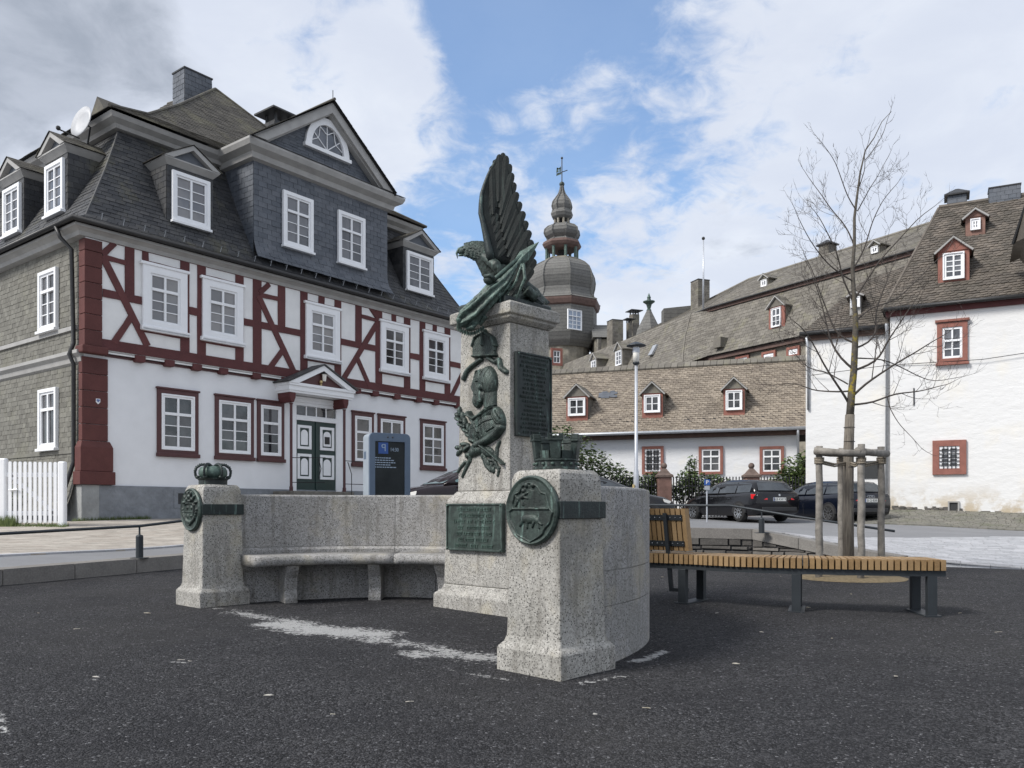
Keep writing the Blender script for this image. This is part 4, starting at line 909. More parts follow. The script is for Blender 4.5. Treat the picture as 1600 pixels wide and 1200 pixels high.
mb.build('neck_feathers', 'bronze_mid', eg, smooth=False)
def feather(mb, root, tip, w, nrm, curve=.0, thick=.010, pt=.5):
    root, tip = Vector(root), Vector(tip); d = tip - root; L_ = d.length; d.normalize(); nrm = Vector(nrm); side = d.cross(nrm).normalized(); up = side.cross(d); rings = []
    for t, k in ((0, .45), (.25, .85), (.5, 1), (.75, 1.0), (.88, .97), (.95, .80), (.985, .5), (1.0, .12)):
        c = root + d * L_ * t + up * curve * math.sin(t * math.pi * .5) * L_; ww = w * k / 2; th = thick * (1.3 - .7 * t)
        rings.append([c - side * ww, c - side * ww * .45 + up * th * .7, c + up * th * 1.5, c + side * ww * .45 + up * th * .7, c + side * ww, c - up * th * .6])
    mb.loft(rings)
def wing(Yb, sc, label, tilt):
    """primaries fan upward; the underside shows towards the viewer"""
    def W3(x, y, dy=0): x = 800 + (x - 800) * sc if sc != 1 else x; return P3(x, y, Yb + dy + tilt * (400 - y) / 160)
    arm = poly_at([W3(774, 405, -.02), W3(766, 378, -.05), W3(757, 345, -.08), W3(755, 318, -.09), W3(759, 290, -.09)])
    mb = MB(); f = MB()
    # solid web with a lens section between leading and trailing line
    lead = poly_at([W3(*p) for p in ((768, 408), (764, 388), (756, 352), (750.5, 330), (753, 302), (760, 280), (768, 262), (777, 247))])
    trail = poly_at([W3(*p) for p in ((822, 416), (826, 400), (824, 375), (817, 350), (808, 325), (801, 302), (797, 280), (790, 255))])
    rings = []
    for i in range(15):
        t = i / 14; a, b_ = lead(t), trail(t); m = 9; up = []; lo = []
        for j in range(m):
            s_ = j / (m - 1); p = a.lerp(b_, s_); cup = .07 * math.sin(math.pi * s_) * (1 - .5 * t); th = .012 + .022 * math.sin(math.pi * min(1, s_ * 1.15 + .08)) * (1 - .6 * t)
            up.append(p + Vector((0, cup - th, 0))); lo.append(p + Vector((0, cup + th, 0)))
        rings.append(up + lo[::-1])
    mb.loft(rings); w_ = mb.build('wing', 'bronze_wing', eg, smooth=True); w_['label'] = label
    tips = [(832, 419), (836, 405), (835, 390), (831.5, 375), (828, 360), (823, 345), (818.5, 330), (813, 315), (808, 300), (804, 285), (800.5, 270), (797, 256), (791, 243), (786, 238.5), (780, 241), (774, 249), (768, 259)]
    ntp = len(tips)
    for i, (tx, ty) in enumerate(tips):
        fm = MB(); dy = .006 * (i % 2); q = i / (ntp - 1); lnp = 58 + 18 * q; ang = math.radians(52 + 36 * q if i < 12 else 86 + (i - 12) * 1.5)
        rx, ry = tx - lnp * math.cos(ang), ty + lnp * math.sin(ang)
        for sg in (-1,):
            feather(fm, W3(rx, ry, .0 + dy), W3(tx, ty, -.012 + dy), .10 - .035 * q, (0, -1, 0), .0, .0035, .86)
        fm.build('feather', 'bronze_wing', w_, smooth=False)
    fm = MB()
    for row, (k0, ln, wd) in enumerate(((.66, .22, .060), (.44, .19, .055), (.22, .15, .05))):
        for i in range(12):
            t = .05 + .84 * i / 11; a = lead(t); b_ = trail(t); s_ = k0; p = a.lerp(b_, s_ * .9); cup = .07 * math.sin(math.pi * s_) * (1 - .5 * t)
            an = math.radians(50 + 38 * t); dr = Vector((math.cos(an), 0, math.sin(an)))
            for sg in (-1, 1):
                o_ = Vector((0, cup + sg * (.030 * (1 - .5 * t)), 0)); feather(fm, p + o_, p + dr * ln * (1 - .35 * t) + o_ * .9, wd * 1.25, (0, sg, 0), .0, .0025, .85)
    fm.build('coverts', 'bronze_wing', w_, smooth=False)
    lead_m = MB(); lead_m.tube([lead(t) for t in np.linspace(0, 1, 12)], [.05, .046, .04, .034, .03, .028, .025, .022, .02, .018, .015, .01], 8); lead_m.build('leading_edge', 'bronze_dark', w_, smooth=True)
wing(8.66, 1, 'near wing, raised', .04)
wing(9.10, .985, 'far wing, raised', .0)
mb = MB()
for i in range(7): feather(mb, P3(815 + i, 448, 8.78 + .05 * i), P3(846 + i * 2, 474 + (i % 2) * 2, 8.72 + .08 * i), .075, (-.3, -.5, .6), .02, .014, .75)
mb.build('tail_feathers', 'bronze_dark', eg)
# drooping standard on its lance
bn = thing('draped_standard', 'green bronze standard with a spear tip draped under the eagle over the pillar edge', 'bronze banner', tuple(P3(770, 455, 8.45)))
MB().tube([P3(818, 397, 8.52), P3(768, 440, 8.44), P3(722, 492, 8.40)], .022, 10).build('pole', 'bronze_green', bn, smooth=True)
mb = MB(); A = P3(806, 412, 8.5); B = P3(842, 378, 8.52); d = (B - A); s_ = Vector((d.z, 0, -d.x)).normalized(); rings = []
for t, w, th in ((0, .02, .02), (.12, .045, .022), (.35, .062, .02), (.7, .034, .014), (1, .002, .002)):
    c = A + d * t; rings.append([c - s_ * w, c + Vector((0, -th, 0)), c + s_ * w, c + Vector((0, th, 0))])
mb.loft(rings); mb.build('spear_tip', 'bronze_green', bn)
mb = MB(); mb.ball(P3(765, 437, 8.42), .055, 10, sx=1.2, sy=1); mb.tube([P3(757, 432, 8.40), P3(766, 430, 8.36), P3(774, 438, 8.38)], .022, 8); mb.build('knot', 'bronze', bn, smooth=True)
mb = MB(); path = [(816, 404, 8.50, .012, .018), (803, 420, 8.46, .020, .030), (789, 440, 8.43, .042, .05), (770, 457, 8.42, .060, .065), (753, 474, 8.42, .070, .072), (740, 488, 8.44, .078, .08), (728, 498, 8.46, .075, .08), (718, 505, 8.48, .045, .06)]
pts_ = [P3(x, y, Y) for x, y, Y, _, _ in path]; rings = []
for i, (x, y, Y, ra, rb) in enumerate(path):
    t = (pts_[min(i + 1, 7)] - pts_[max(0, i - 1)]).normalized(); a = Vector((0, 1, 0)); b_ = t.cross(a).normalized()
    rings.append([pts_[i] + ra * 1.15 * (1 + .30 * math.sin(6 * q + i * .35)) * math.cos(q) * b_ + rb * (1 + .30 * math.sin(6 * q + i * .35)) * math.sin(q) * a for q in [2 * math.pi * k / 48 for k in range(48)]])
mb.loft(rings); remeshed(mb, 'cloth', 'bronze_green', bn, .010, .012, .04, 2)
mb = MB()
for (a, b_, c, r) in (((815, 412), (806, 440), (788, 466), .016), ((818, 412), (820, 436), (806, 468), .020), ((806, 424), (792, 450), (768, 480), .015), ((742, 492), (728, 503), (716, 512), .03), ((748, 500), (738, 512), (728, 514), .028), ((724, 494), (716, 500), (718, 512), .03), ((752, 490), (758, 496), (750, 508), .03), ((732, 498), (742, 510), (736, 518), .024)):
    mb.tube([P3(*a, 8.47), P3(*b_, 8.42), P3(*c, 8.46)], [r * .7, r, r * .6], 10)
remeshed(mb, 'folds', 'bronze_green', bn, .009, .010, .04, 1)
mb = MB()
for k in range(26):
    t = k / 25; p = P3(714 + 42 * t, 508 + 9 * math.sin(t * math.pi) + 2 * (k % 2), 8.46 + .02 * (k % 3)); mb.tube([p, p + Vector((0, 0, -.045))], [.008, .005], 6)
mb.build('fringe', 'bronze_green', bn)

# ------------------------------------------------------------ half-timbered house
P0 = (-10.05, 19.5); DF = (.6136, .7897); DL = (-.7897, .6136); UW, VW = 14.1, 12.5
HF = Fr(P0, DF, (.7897, -.6136)); HL = Fr(P0, DL, (-.6136, -.7897))
def H(u, v, z): return (P0[0] + u * DF[0] + v * DL[0], P0[1] + u * DF[1] + v * DL[1], z)
hs_ = thing('half_timbered_house', 'large half-timbered house with red beams, white panels and dark slate mansard roof', 'house', (P0[0] + 3, P0[1] + 6, .8))
ZG = .6; ZP = 1.66; ZS = 4.80; ZE = 7.62
MB().box(0, UW, 0, VW, ZG - .4, ZS, H).build('wall', 'house_white', hs_)['label'] = 'smooth white ground floor wall'
MB().box(-.0, UW + .05, -.12, VW, ZS, ZE, H).build('wall', 'panel_white', hs_)['label'] = 'white plaster panels of the upper floor'
MB().box(-.05, UW, -.05, VW, ZG - .4, ZP, H).build('plinth', 'plinth_grey', hs_, bevel=.01)
mb = MB(); mb.box(-.075, .34, -.075, .5, ZG - .4, ZP + .01, H); mb.build('plinth_corner', 'plinth_light', hs_, bevel=.01)
# quoins
def quoin(u1, z0, z1, pr, v1=.13):
    mb = MB(); mb.cur = rv(); v0 = -pr - (.12 if z0 > 4.7 else 0)
    mb.hexa([H(-pr, v0, z0), H(u1, v0, z0), H(u1, v1, z0), H(-pr, v1, z0), H(-pr, v0, z1), H(u1, v0, z1), H(u1, v1, z1), H(-pr, v1, z1)])
    mb.build('quoin_stone', 'sandstone_red', hs_, bevel=.012)
quoin(.70, ZP + .01, 1.98, .14, .22)
mb = MB(); mb.cur = .5; mb.loft([[H(-.11, -.11, z0), H(.66, -.11, z0), H(.66, .19, z0), H(-.11, .19, z0)] if k == 0 else [H(-.06, -.06, z0), H(.60, -.06, z0), H(.60, .15, z0), H(-.06, .15, z0)] for k, z0 in ((0, 1.985), (0, 2.55), (1, 2.70))]); mb.build('quoin_stone', 'sandstone_red', hs_, bevel=.01)
z = 2.71
while z < 4.68: quoin(.56, z, min(z + .385, 4.74), .05); z += .395
z = 4.93
while z < 7.3: quoin(.37, z, min(z + .36, 7.42), .045); z += .37
mb = MB(); mb.cur = .3; mb.box(-.12, .5, -.22, .16, 4.745, 4.925, H); mb.build('quoin_stone', 'sandstone_red', hs_, bevel=.03)
# timbers, traced in photo pixels on the upper wall plane
OU = .12
def tb(a, b_, w, o, parent=hs_):
    """beam between two (u,z) points"""
    d = Vector((b_[0] - a[0], b_[1] - a[1])); L_ = d.length; d.normalize(); p = Vector((-d.y, d.x)) * w / 2
    mb = MB(); mb.cur = rv(); A, B = Vector(a), Vector(b_)
    J = lambda: Vector((random.uniform(-.009, .009), random.uniform(-.009, .009))); m1, m2 = A.lerp(B, .35), A.lerp(B, .7)
    mb.prism([tuple(A - p), tuple(m1 - p + J()), tuple(m2 - p + J()), tuple(B - p), tuple(B + p), tuple(m2 + p + J()), tuple(m1 + p + J()), tuple(A + p)], OU - .01, OU + o, HF); mb.build('timber_beam', 'timber_paint', parent)
def ux(x, y=500): return HF.px(x, y, OU)[0]
ZT0, ZT1, ZM0, ZM1, ZB0, ZB1 = 7.455, 7.62, 6.13, 6.32, 4.88, 5.13
tb((.3, (ZT0 + ZT1) / 2), (UW, (ZT0 + ZT1) / 2), ZT1 - ZT0, .030)
tb((.3, (ZB0 + ZB1) / 2), (UW, (ZB0 + ZB1) / 2), ZB1 - ZB0, .031)
def post(x0, x1, z0, z1):
    a, b_ = ux(x0), ux(x1); tb(((a + b_) / 2, z0), ((a + b_) / 2, z1), abs(b_ - a), .025)
def rail(x0, x1, z0, z1): tb((ux(x0), (z0 + z1) / 2), (ux(x1), (z0 + z1) / 2), z1 - z0, .028)
WZ = [(221, 290.5), (314.5, 378), (476, 529), (593, 636.5), (660.5, 699)]
for x0, x1, z0, z1 in ((195, 209.5, ZM1, ZT0), (222, 231.5, 7.17, ZT0), (281.5, 295.5, ZB1, ZT0), (308, 321, ZB1, ZT0), (367.5, 380, ZB1, ZT0), (395, 408, ZB1, ZT0), (434, 445, ZM1, ZT0), (469, 480, ZB1, ZT0), (497.5, 506.5, 7.17, ZT0), (522.5, 532.5, ZB1, ZT0), (555, 564.5, ZM1, ZT0),
                       (586.5, 596.5, ZB1, ZT0), (611.5, 618.5, 7.17, ZT0), (631, 640.5, ZB1, ZT0), (655.5, 664, ZB1, ZT0), (676, 682, 7.17, ZT0), (694.5, 703, ZB1, ZT0), (728, 738, ZB1, ZT0)): post(x0, x1, z0, z1)
for x0, x1 in ((160, 222), (295, 309), (380, 396), (408, 470), (532, 587), (640, 656), (703, 730)): rail(x0, x1, ZM0, ZM1)
for x0, x1 in ((224, 288), (316, 376), (478, 527), (595, 634), (662, 697)): rail(x0, x1, 7.12, 7.24); rail(x0 - 2, x1 + 2, 5.46, 5.60)
def dg(pts, w, o=.034):
    q_ = [HF.px(x, y, OU) for x, y in pts]
    for a, b_ in zip(q_[:-1], q_[1:]): tb(a, b_, w, o + rv() * .001)
dg([(159.5, 400), (230, 541)], .17); dg([(205, 494), (177, 536)], .15, .037); dg([(160, 401), (196, 411)], .12, .036); dg([(160, 398), (178, 380)], .15, .038)
dg([(403, 462), (462, 588)], .17); dg([(442, 546), (417, 581)], .15, .037); dg([(405, 461), (434, 467)], .12, .036); dg([(405, 458), (420, 444)], .14, .038)
dg([(590, 503), (536, 592)], .17); dg([(556, 556), (578, 607)], .15, .037); dg([(564, 494), (590, 501)], .11, .036); dg([(591, 500), (576, 477)], .14, .038)
dg([(735, 556), (703, 623)], .16)
# belt between the floors: beam ends, dark and pale fillets
MB().box(.5, UW, -.10, 0, 4.80, 4.875, H).build('moulding', 'gutter_dark', hs_)
MB().box(.5, UW, -.125, -.102, 4.835, 4.862, H).build('moulding', 'trim_grey', hs_)
MB().box(.5, UW, -.04, 0, 4.74, 4.798, H).build('moulding', 'red_paint', hs_)
for x in (218, 264, 307, 348.5, 400, 444.5, 557.5, 586, 620, 654, 681, 716):
    a, _ = HF.px(x, 590, .1); mb = MB(); mb.cur = rv(); mb.prism([(a - .10, 4.70), (a - .13, 4.74), (a - .13, 4.87), (a + .13, 4.87), (a + .13, 4.74), (a + .10, 4.70)], 0, .165, HF); mb.build('beam_end', 'timber_paint', hs_, bevel=.015)
# windows of the front
for i, (x0, x1) in enumerate(WZ):
    window(HF, ux(x0), ux(x1), 5.56, 7.15, hs_, off=OU + .005, cas=.20, cassill=True, gl='glass_curtain' if i < 3 else 'glass_dark', proud=.08, frm=.05)
GW = [(244.5, 309, 592, 2, 3), (335, 395.5, 604, 2, 3), (401, 443, 615, 1, 3), (549, 583, 633, 1, 3), (589.5, 632, 639, 2, 3), (656, 695, 646, 2, 3)]
for x0, x1, y, c, r in GW:
    u0, u1 = HF.px(x0, y)[0], HF.px(x1, y)[0]
    w_ = window(HF, u0 + .11, u1 - .11, 2.60, 4.02, hs_, cas=.045, cols=c, rows=r, gl='glass_dark', sill=False, proud=.06, frm=.05, top=.33)
    mb = MB(); mb.ring(rect(u0, u1, 2.46, 4.14), rect(u0 + .11, u1 - .11, 2.6, 4.02), .0, .05, HF); mb.box(u0 - .03, u1 + .03, 0, .085, 4.13, 4.18, HF); mb.box(u0 - .02, u1 + .02, 0, .10, 2.42, 2.52, HF); mb.build('surround', 'red_paint', hs_, bevel=.012)
a, _ = HF.px(298, 690); MB().box(HF.px(276, 780)[0], HF.px(310, 780)[0], .05, .056, 1.22, 1.50, HF).build('cellar_vent', 'vent_dark', hs_)
mb = MB(); u0, u1 = HF.px(270, 780)[0], HF.px(318, 780)[0]; mb.ring(rect(u0, u1, 1.12, 1.60), rect(u0 + .11, u1 - .11, 1.22, 1.5), .05, .062, HF); mb.build('vent_surround', 'plinth_grey', hs_)
# door
du0, du1 = HF.px(461, 700)[0], HF.px(523, 700)[0]; ZD = 1.62
zt_ = HF.px(490, 645)[1]
zl = 3.70
mb = MB(); mb.box(du0, du1, .0, .03, ZD, zl, HF); dr = mb.build('door', 'door_green', hs_)
um = (du0 + du1) / 2
MB().box(um - .03, um + .03, .03, .06, ZD + .02, zl - .02, HF).build('astragal', 'door_green', dr, bevel=.005)
for a0, a1 in ((du0 + .08, um - .26), (um + .22, du1 - .08)):
    a0, a1 = (du0 + .05, du0 + .56) if a0 < um else (du1 - .60, du1 - .06)
    for z0, z1 in ((2.86, 3.56), (1.98, 2.72)):
        mb = MB(); mb.ring(rect(a0, a1, z0, z1), rect(a0 + .09, a1 - .09, z0 + .08, z1 - .08), .03, .055, HF)
        n = 10; c = (a0 + a1) / 2; hw = (a1 - a0) / 2 - .13; zc = z1 - .13 - hw; mb.prism([(c - hw, z0 + .12), (c + hw, z0 + .12)] + [(c + hw * math.cos(math.pi * k / n), zc + hw * math.sin(math.pi * k / n)) for k in range(n + 1)], .03, .048, HF)
        mb.build('door_panel', 'paint_white', dr, bevel=.004)
MB().box(du1 - .43, du1 - .24, .05, .056, 3.05, 3.27, HF).build('notice', 'gutter_dark', dr)
mb = MB(); mb.tube([HF(um + .07, .06, 2.0), HF(um + .12, .12, 2.3), HF(um + .07, .06, 2.6)], .012, 6); mb.build('handle', 'black_iron', dr)
zf0, zf1 = zl + .14, 4.13
mb = MB(); mb.ring([(du0 - .16, ZD), (du1 + .22, ZD), (du1 + .22, 4.36), (du0 - .16, 4.36)], [(du0, ZD + .001), (du1, ZD + .001), (du1, zf1), (du0, zf1)], .0, .07, HF); mb.box(du0, du1, 0, .08, zl, zf0, HF); mb.box(du0 - .18, du1 + .26, 0, .13, 4.30, 4.38, HF); mb.box(du0 - .14, du1 + .22, 0, .11, 4.22, 4.30, HF)
dfm = mb.build('door_frame', 'paint_white', hs_, bevel=.008)
for k in range(4):
    w = (du1 - du0) / 4; MB().box(du0 + k * w + .02, du0 + (k + 1) * w - .02, .0, .03, zf0 + .02, zf1 - .02, HF).build('pane', 'glass_dark', dfm)
for k in range(1, 4): MB().box(du0 + k * w - .02, du0 + k * w + .02, .0, .05, zf0, zf1, HF).build('glazing_bar', 'paint_white', dfm)
cl, cr = HF.px(455, 700, .5)[0], HF.px(538, 700, .5)[0]
for a in (cl, cr):
    mb = MB(); mb.lathe([(.055, 1.60), (.055, 1.72), (.04, 1.75), (.04, 4.05), (.06, 4.1)], (HF(a, .5, 0)[0], HF(a, .5, 0)[1], 0), 10); mb.build('porch_column', 'red_paint', hs_, smooth=False)
    mb = MB(); mb.prism([(a - .11, 4.40), (a + .11, 4.40), (a + .10, 4.26), (a + .045, 4.12), (a - .045, 4.12), (a - .10, 4.26)], .02, .58, HF); mb.build('porch_bracket', 'timber_paint', hs_, bevel=.02)
pu0, pu1 = HF.px(452, 600, .62)[0], HF.px(553, 612, .62)[0]; pc_ = (pu0 + pu1) / 2
mb = MB(); mb.box(pu0, pu1, 0, .62, 4.46, 4.60, HF); mb.box(pu0 - .03, pu1 + .03, 0, .66, 4.60, 4.68, HF); mb.box(pu0 + .04, pu1 - .04, 0, .59, 4.40, 4.46, HF)
za = 5.28
for sg, ea in ((1, pu0 - .05), (-1, pu1 + .05)):
    mb.prism([(ea, 4.66), (ea + sg * .32, 4.66), (pc_, za - .16), (pc_, za)], .3, .68, HF)
mb.build('porch_pediment', 'paint_white', hs_)
mb = MB(); mb.prism([(pu0 + .1, 4.66), (pu1 - .1, 4.66), (pc_, za - .1)], .02, .55, HF); mb.build('tympanum', 'red_paint', hs_)
for sg, ea in ((1, pu0 - .09), (-1, pu1 + .09)):
    mb = MB(); mb.prism([(ea, 4.67), (pc_, za + .005), (pc_, za + .045), (ea - sg * .02, 4.71)], 0, .72, HF); mb.build('porch_roof', 'slate', hs_)
lt = HF(pc_ + .05, .62, 4.93)
mb = MB(); mb.lathe([(.05, -.10), (.075, .10), (.085, .12), (.03, .17), (.0, .2)], lt, 6); l_ = mb.build('porch_lantern', 'lamp_glass', hs_); mb = MB(); mb.lathe([(.09, .10), (.09, .13), (.03, .18), (.005, .21)], lt, 6); mb.box(-.01, .01, -.01, .01, -.1, .1, lambda x, y, z: (lt[0] + x, lt[1] + y, lt[2] + z)); mb.build('lantern_cap', 'black_iron', l_)
mb = MB(); a_ = HF(pc_ - .05, .60, 4.80); mb.ball(a_, .055, 8); mb.ball((a_[0], a_[1], a_[2] - .09), .035, 8); mb.build('lantern_bracket', 'brass', l_, smooth=True)
for k, (e, z0, z1) in enumerate(((.30, 1.46, 1.60), (.62, 1.18, 1.45))):
    mb = MB(); s0, s1 = HF.px(449, 755, .7)[0], HF.px(543, 765, .7)[0]; mb.box(s0 - k * .02, s1 + k * .7, 0, .7 + e, z0, z1, HF); mb.build('step', 'step_stone', hs_, bevel=.015)
MB().box(HF.px(449, 755, .7)[0], HF.px(600, 765, .7)[0], 0, 1.3, .5, 1.17, HF).build('step', 'step_stone', hs_)
mb = MB(); p1 = [HF(cl, .5, 2.55), HF(cl + .5, 1.5, 2.45)]; 
for z in (2.55, 1.85): mb.tube([HF(cr, .5, z), HF(cr + .9, .5, z + .0), HF(cr + 1.6, .5, z - .1)], .012, 6); mb.tube([HF(cl, .5, z), HF(cl + .65, 1.2, z)], .012, 6)
mb.tube([HF(um + .1, 1.5, 1.3), HF(um + .1, 1.5, 2.1), HF(um + .0, 1.45, 2.45)], .012, 6)
mb.build('stair_railing', 'black_iron', hs_)
sh = HF.px(153, 627, .05); mb = MB(); mb.prism([(sh[0] - .05, sh[1] + .06), (sh[0] + .05, sh[1] + .06), (sh[0] + .05, sh[1] - .02), (sh[0], sh[1] - .07), (sh[0] - .05, sh[1] - .02)], .05, .062, HF); sg_ = mb.build('heritage_badge', 'paint_white', hs_)
mb = MB(); mb.prism([(sh[0] - .035, sh[1] + .045), (sh[0] - .002, sh[1] + .045), (sh[0] - .002, sh[1] + .015), (sh[0] - .035, sh[1] + .0)], .062, .066, HF); mb.prism([(sh[0] + .035, sh[1] + .045), (sh[0] + .002, sh[1] + .045), (sh[0] + .002, sh[1] + .015), (sh[0] + .035, sh[1] + .0)], .062, .066, HF); mb.prism([(sh[0] - .03, sh[1] - .02), (sh[0] + .03, sh[1] - .02), (sh[0], sh[1] + .01)], .062, .066, HF); mb.build('badge_mark', 'sign_blue', sg_)

# mouldings swept round the corner. path in (u,v) factors
def sweep(name, rings, mat, bevel=0): return MB().loft(rings).build(name, mat, hs_, bevel=bevel)
def around(prof, name, mat, u1=UW, v1=VW):
    sweep(name, [[H(s, v1, z) for s, z in prof], [H(s, s, z) for s, z in prof], [H(u1, s, z) for s, z in prof]], mat)
around([(0, 7.44), (-.16, 7.46), (-.19, 7.55), (-.27, 7.60), (-.33, 7.62), (-.33, 7.68), (0, 7.68)], 'eaves_cornice', 'trim_grey', UW + .3)
around([(-.30, 7.685), (-.30, 7.72), (.3, 8.1), (.3, 7.685)], 'eaves_board', 'dark_backing', UW + .3)
for pth in ([H(-.42, VW, 7.74), H(-.42, -.42, 7.74), H(UW + .3, -.42, 7.74)],): MB().tube(pth, .065, 8).build('gutter', 'gutter_dark', hs_, smooth=True)
mb = MB(); p = H(-.1, .42, 0)
mb.tube([H(-.42, .45, 7.70), H(-.34, .40, 7.45), H(-.14, .28, 7.2), H(-.10, .26, 5.0), H(-.20, .26, 4.72), H(-.10, .26, 4.5), H(-.10, .26, 2.2), H(-.30, .32, 1.5), H(-.30, .32, .9)], .05, 8); mb.build('downpipe', 'gutter_dark', hs_, smooth=True)
sweep('string_moulding', [[H(s, VW, z) for s, z in ((0, 4.52), (-.06, 4.56), (-.08, 4.66), (-.16, 4.74), (-.16, 4.82), (0, 4.84))], [H(s, -.02, z) for s, z in ((0, 4.52), (-.06, 4.56), (-.08, 4.66), (-.16, 4.74), (-.16, 4.82), (0, 4.84))]], 'trim_grey')
PROF = [(-.36, 7.74), (.10, 8.02), (.50, 8.72), (1.0, 9.62), (1.42, 10.45), (1.69, 11.02)]
# backing
mb = MB(); rg = [[H(s + .04, VW, z), H(s + .04, s + .04, z), H(UW - s - .04, s + .04, z), H(UW - s - .04, VW, z)] for s, z in PROF]; mb.loft(rg, cap=True); mb.build('mansard_deck', 'dark_backing', hs_)
lf = [H(s, s, z) for s, z in PROF]; rf = [H(UW - s, s, z) for s, z in PROF]; bl = [H(s, VW, z) for s, z in PROF]
mans = slates(lf, rf, .26, .155, .013, (.79, -.61, .4)) + slates(bl, lf, .26, .155, .013, (-.61, -.79, .4))
pieces([c for c in mans], 'slate', 'slate', hs_, 300)
# hip ridge line slates
mb = MB(); mb.tube(lf, .03, 5); mb.build('hip_flashing', 'slate', hs_); mb = MB(); mb.tube(rf, .03, 5); mb.build('hip_flashing', 'slate', hs_)
mb = MB(); mb.loft([[H(UW - s, s, z), H(UW - s, VW, z), H(UW - s - .05, VW, z), H(UW - s - .05, s, z)] for s, z in PROF]); mb.build('gable_slates', 'slate', hs_)
UPC = [(1.74, 11.03), (1.56, 11.05), (1.51, 11.14), (1.36, 11.23), (1.30, 11.34), (1.74, 11.36)]
b0, b1 = 4.82, 9.97
sweep('upper_cornice', [[H(s, VW, z) for s, z in UPC], [H(s, s, z) for s, z in UPC], [H(4.8, s, z) for s, z in UPC]], 'trim_grey')
sweep('upper_cornice', [[H(b1, s, z) for s, z in UPC], [H(UW - s, s, z) for s, z in UPC], [H(UW - s, VW, z) for s, z in UPC]], 'trim_grey')
# upper roof
AP, BP = (6.9, 5.4, 15.35), (6.9, 8.4, 15.75)
def hipl(a, b_): return [Vector(H(*a)), Vector(H(*[a[i] + (b_[i] - a[i]) * .30 - (.42 if i == 2 else 0) for i in range(3)])), Vector(H(*[a[i] + (b_[i] - a[i]) * .6 - (.32 if i == 2 else 0) for i in range(3)])), Vector(H(*b_))]
e0, e1, e2, e3 = (1.22, 1.22, 11.38), (UW - 1.22, 1.22, 11.38), (1.22, VW, 11.38), (UW - 1.22, VW, 11.38)
h0, h1, h2, h3 = hipl(e0, AP), hipl(e1, AP), hipl(e2, BP), hipl(e3, BP)
up = slates(h0, h1, .27, .165, .013, (.6, -.6, .6)) + slates(h2, h0, .27, .165, .013, (-.6, -.6, .6)) + slates(h1, h3, .27, .165, .013, (.6, .6, .6))
bulk([c for c in up], 'roof_slates', 'slate_roof', hs_, kind='stuff')
mb = MB()
for A, B in ((h0, h1), (h2, h0), (h1, h3)):
    for k in range(3): mb.add([A[k], B[k], B[k + 1], A[k + 1]], [(0, 1, 2, 3)])
mb.build('roof_deck', 'dark_backing', hs_, recalc=False)
for A in (h0, h1): MB().tube([p + Vector((0, 0, .02)) for p in A], .045, 6).build('hip_ridge', 'slate_roof', hs_)
MB().tube([H(*AP), H(*BP)], .05, 6).build('ridge', 'slate_roof', hs_)
# bay (front gable)
mb = MB(); mb.box(b0, b1, .27, 5, 8.2, 11.0, H); mb.build('bay_wall', 'dark_backing', hs_)
by = slates([H(b0 - .05, -.02, 8.16), H(b0, .16, 8.42), H(b0, .25, 8.7), H(b0, .25, 11.0)], [H(b1 + .05, -.02, 8.16), H(b1, .16, 8.42), H(b1, .25, 8.7), H(b1, .25, 11.0)], .30, .145, .012, (.79, -.61, .1))
by += slates([H(b0, 1.9, 8.3), H(b0, 1.9, 11)], [H(b0, .25, 8.3), H(b0, .25, 11)], .28, .15, .012, (-.61, -.79, 0)) 
gu0, gu1, ga, gz = HF.px(396, 240, .2)[0], HF.px(616, 320, .2)[0], 7.30, 13.40
by += slates([H(4.9, .12, 11.36), H(7.27, .12, 13.25)], [H(9.9, .12, 11.36), H(7.39, .12, 13.25)], .30, .145, .012, (.79, -.61, .1))
pieces(by, 'bay_slate', 'slate_bay', hs_, 250)
mb = MB(); mb.prism([(4.6, 11.3), (10.2, 11.3), (ga, 13.38)], -.14, -.5, HF); mb.build('gable_wall', 'dark_backing', hs_)
BCp = [(.0, 10.92), (.14, 10.96), (.18, 11.10), (.36, 11.20), (.42, 11.32), (.42, 11.38), (0, 11.38)]
def bay_corner(o, z): return None
sweep('bay_cornice', [[H(b0 - o, 1.8, z) for o, z in BCp], [H(b0 - o, .25 - o, z) for o, z in BCp], [H(b1 + o, .25 - o, z) for o, z in BCp], [H(b1 + o, 1.8, z) for o, z in BCp]], 'trim_grey')
sk = slates([H(b0 - .42, -.19, 11.385), H(b0 - .3, .1, 11.50)], [H(b1 + .42, -.19, 11.385), H(b1 + .3, .1, 11.50)], .3, .15, .012, (.5, -.5, .8)); bulk(sk, 'apron_slates', 'slate', hs_, kind='stuff')
def barge(ea, w, o0, o1, sg):
    mb = MB(); mb.prism([(ea, 11.40), (ea + sg * .10, 11.30), (ea + sg * .62, 11.42), (ea + sg * (w + .25), 11.62), (ga, gz - .30), (ga, gz)], o0, o1, HF); mb.build('bargeboard', 'trim_grey', hs_)
for ea, sg in ((gu0 + .0, 1), (gu1, -1)):
    mb = MB(); mb.prism([(ea, 11.42), (ea + sg * .46, 11.42), (ga, gz - .34), (ga, gz - .02)], -.06, .20, HF); mb.build('bargeboard', 'trim_grey', hs_, bevel=.01)
    mb = MB(); mb.prism([(ea + sg * .40, 11.42), (ea + sg * .54, 11.42), (ga, gz - .38), (ga, gz - .33)], -.10, .10, HF); mb.build('bargeboard_inner', 'trim_grey', hs_)
gr = []
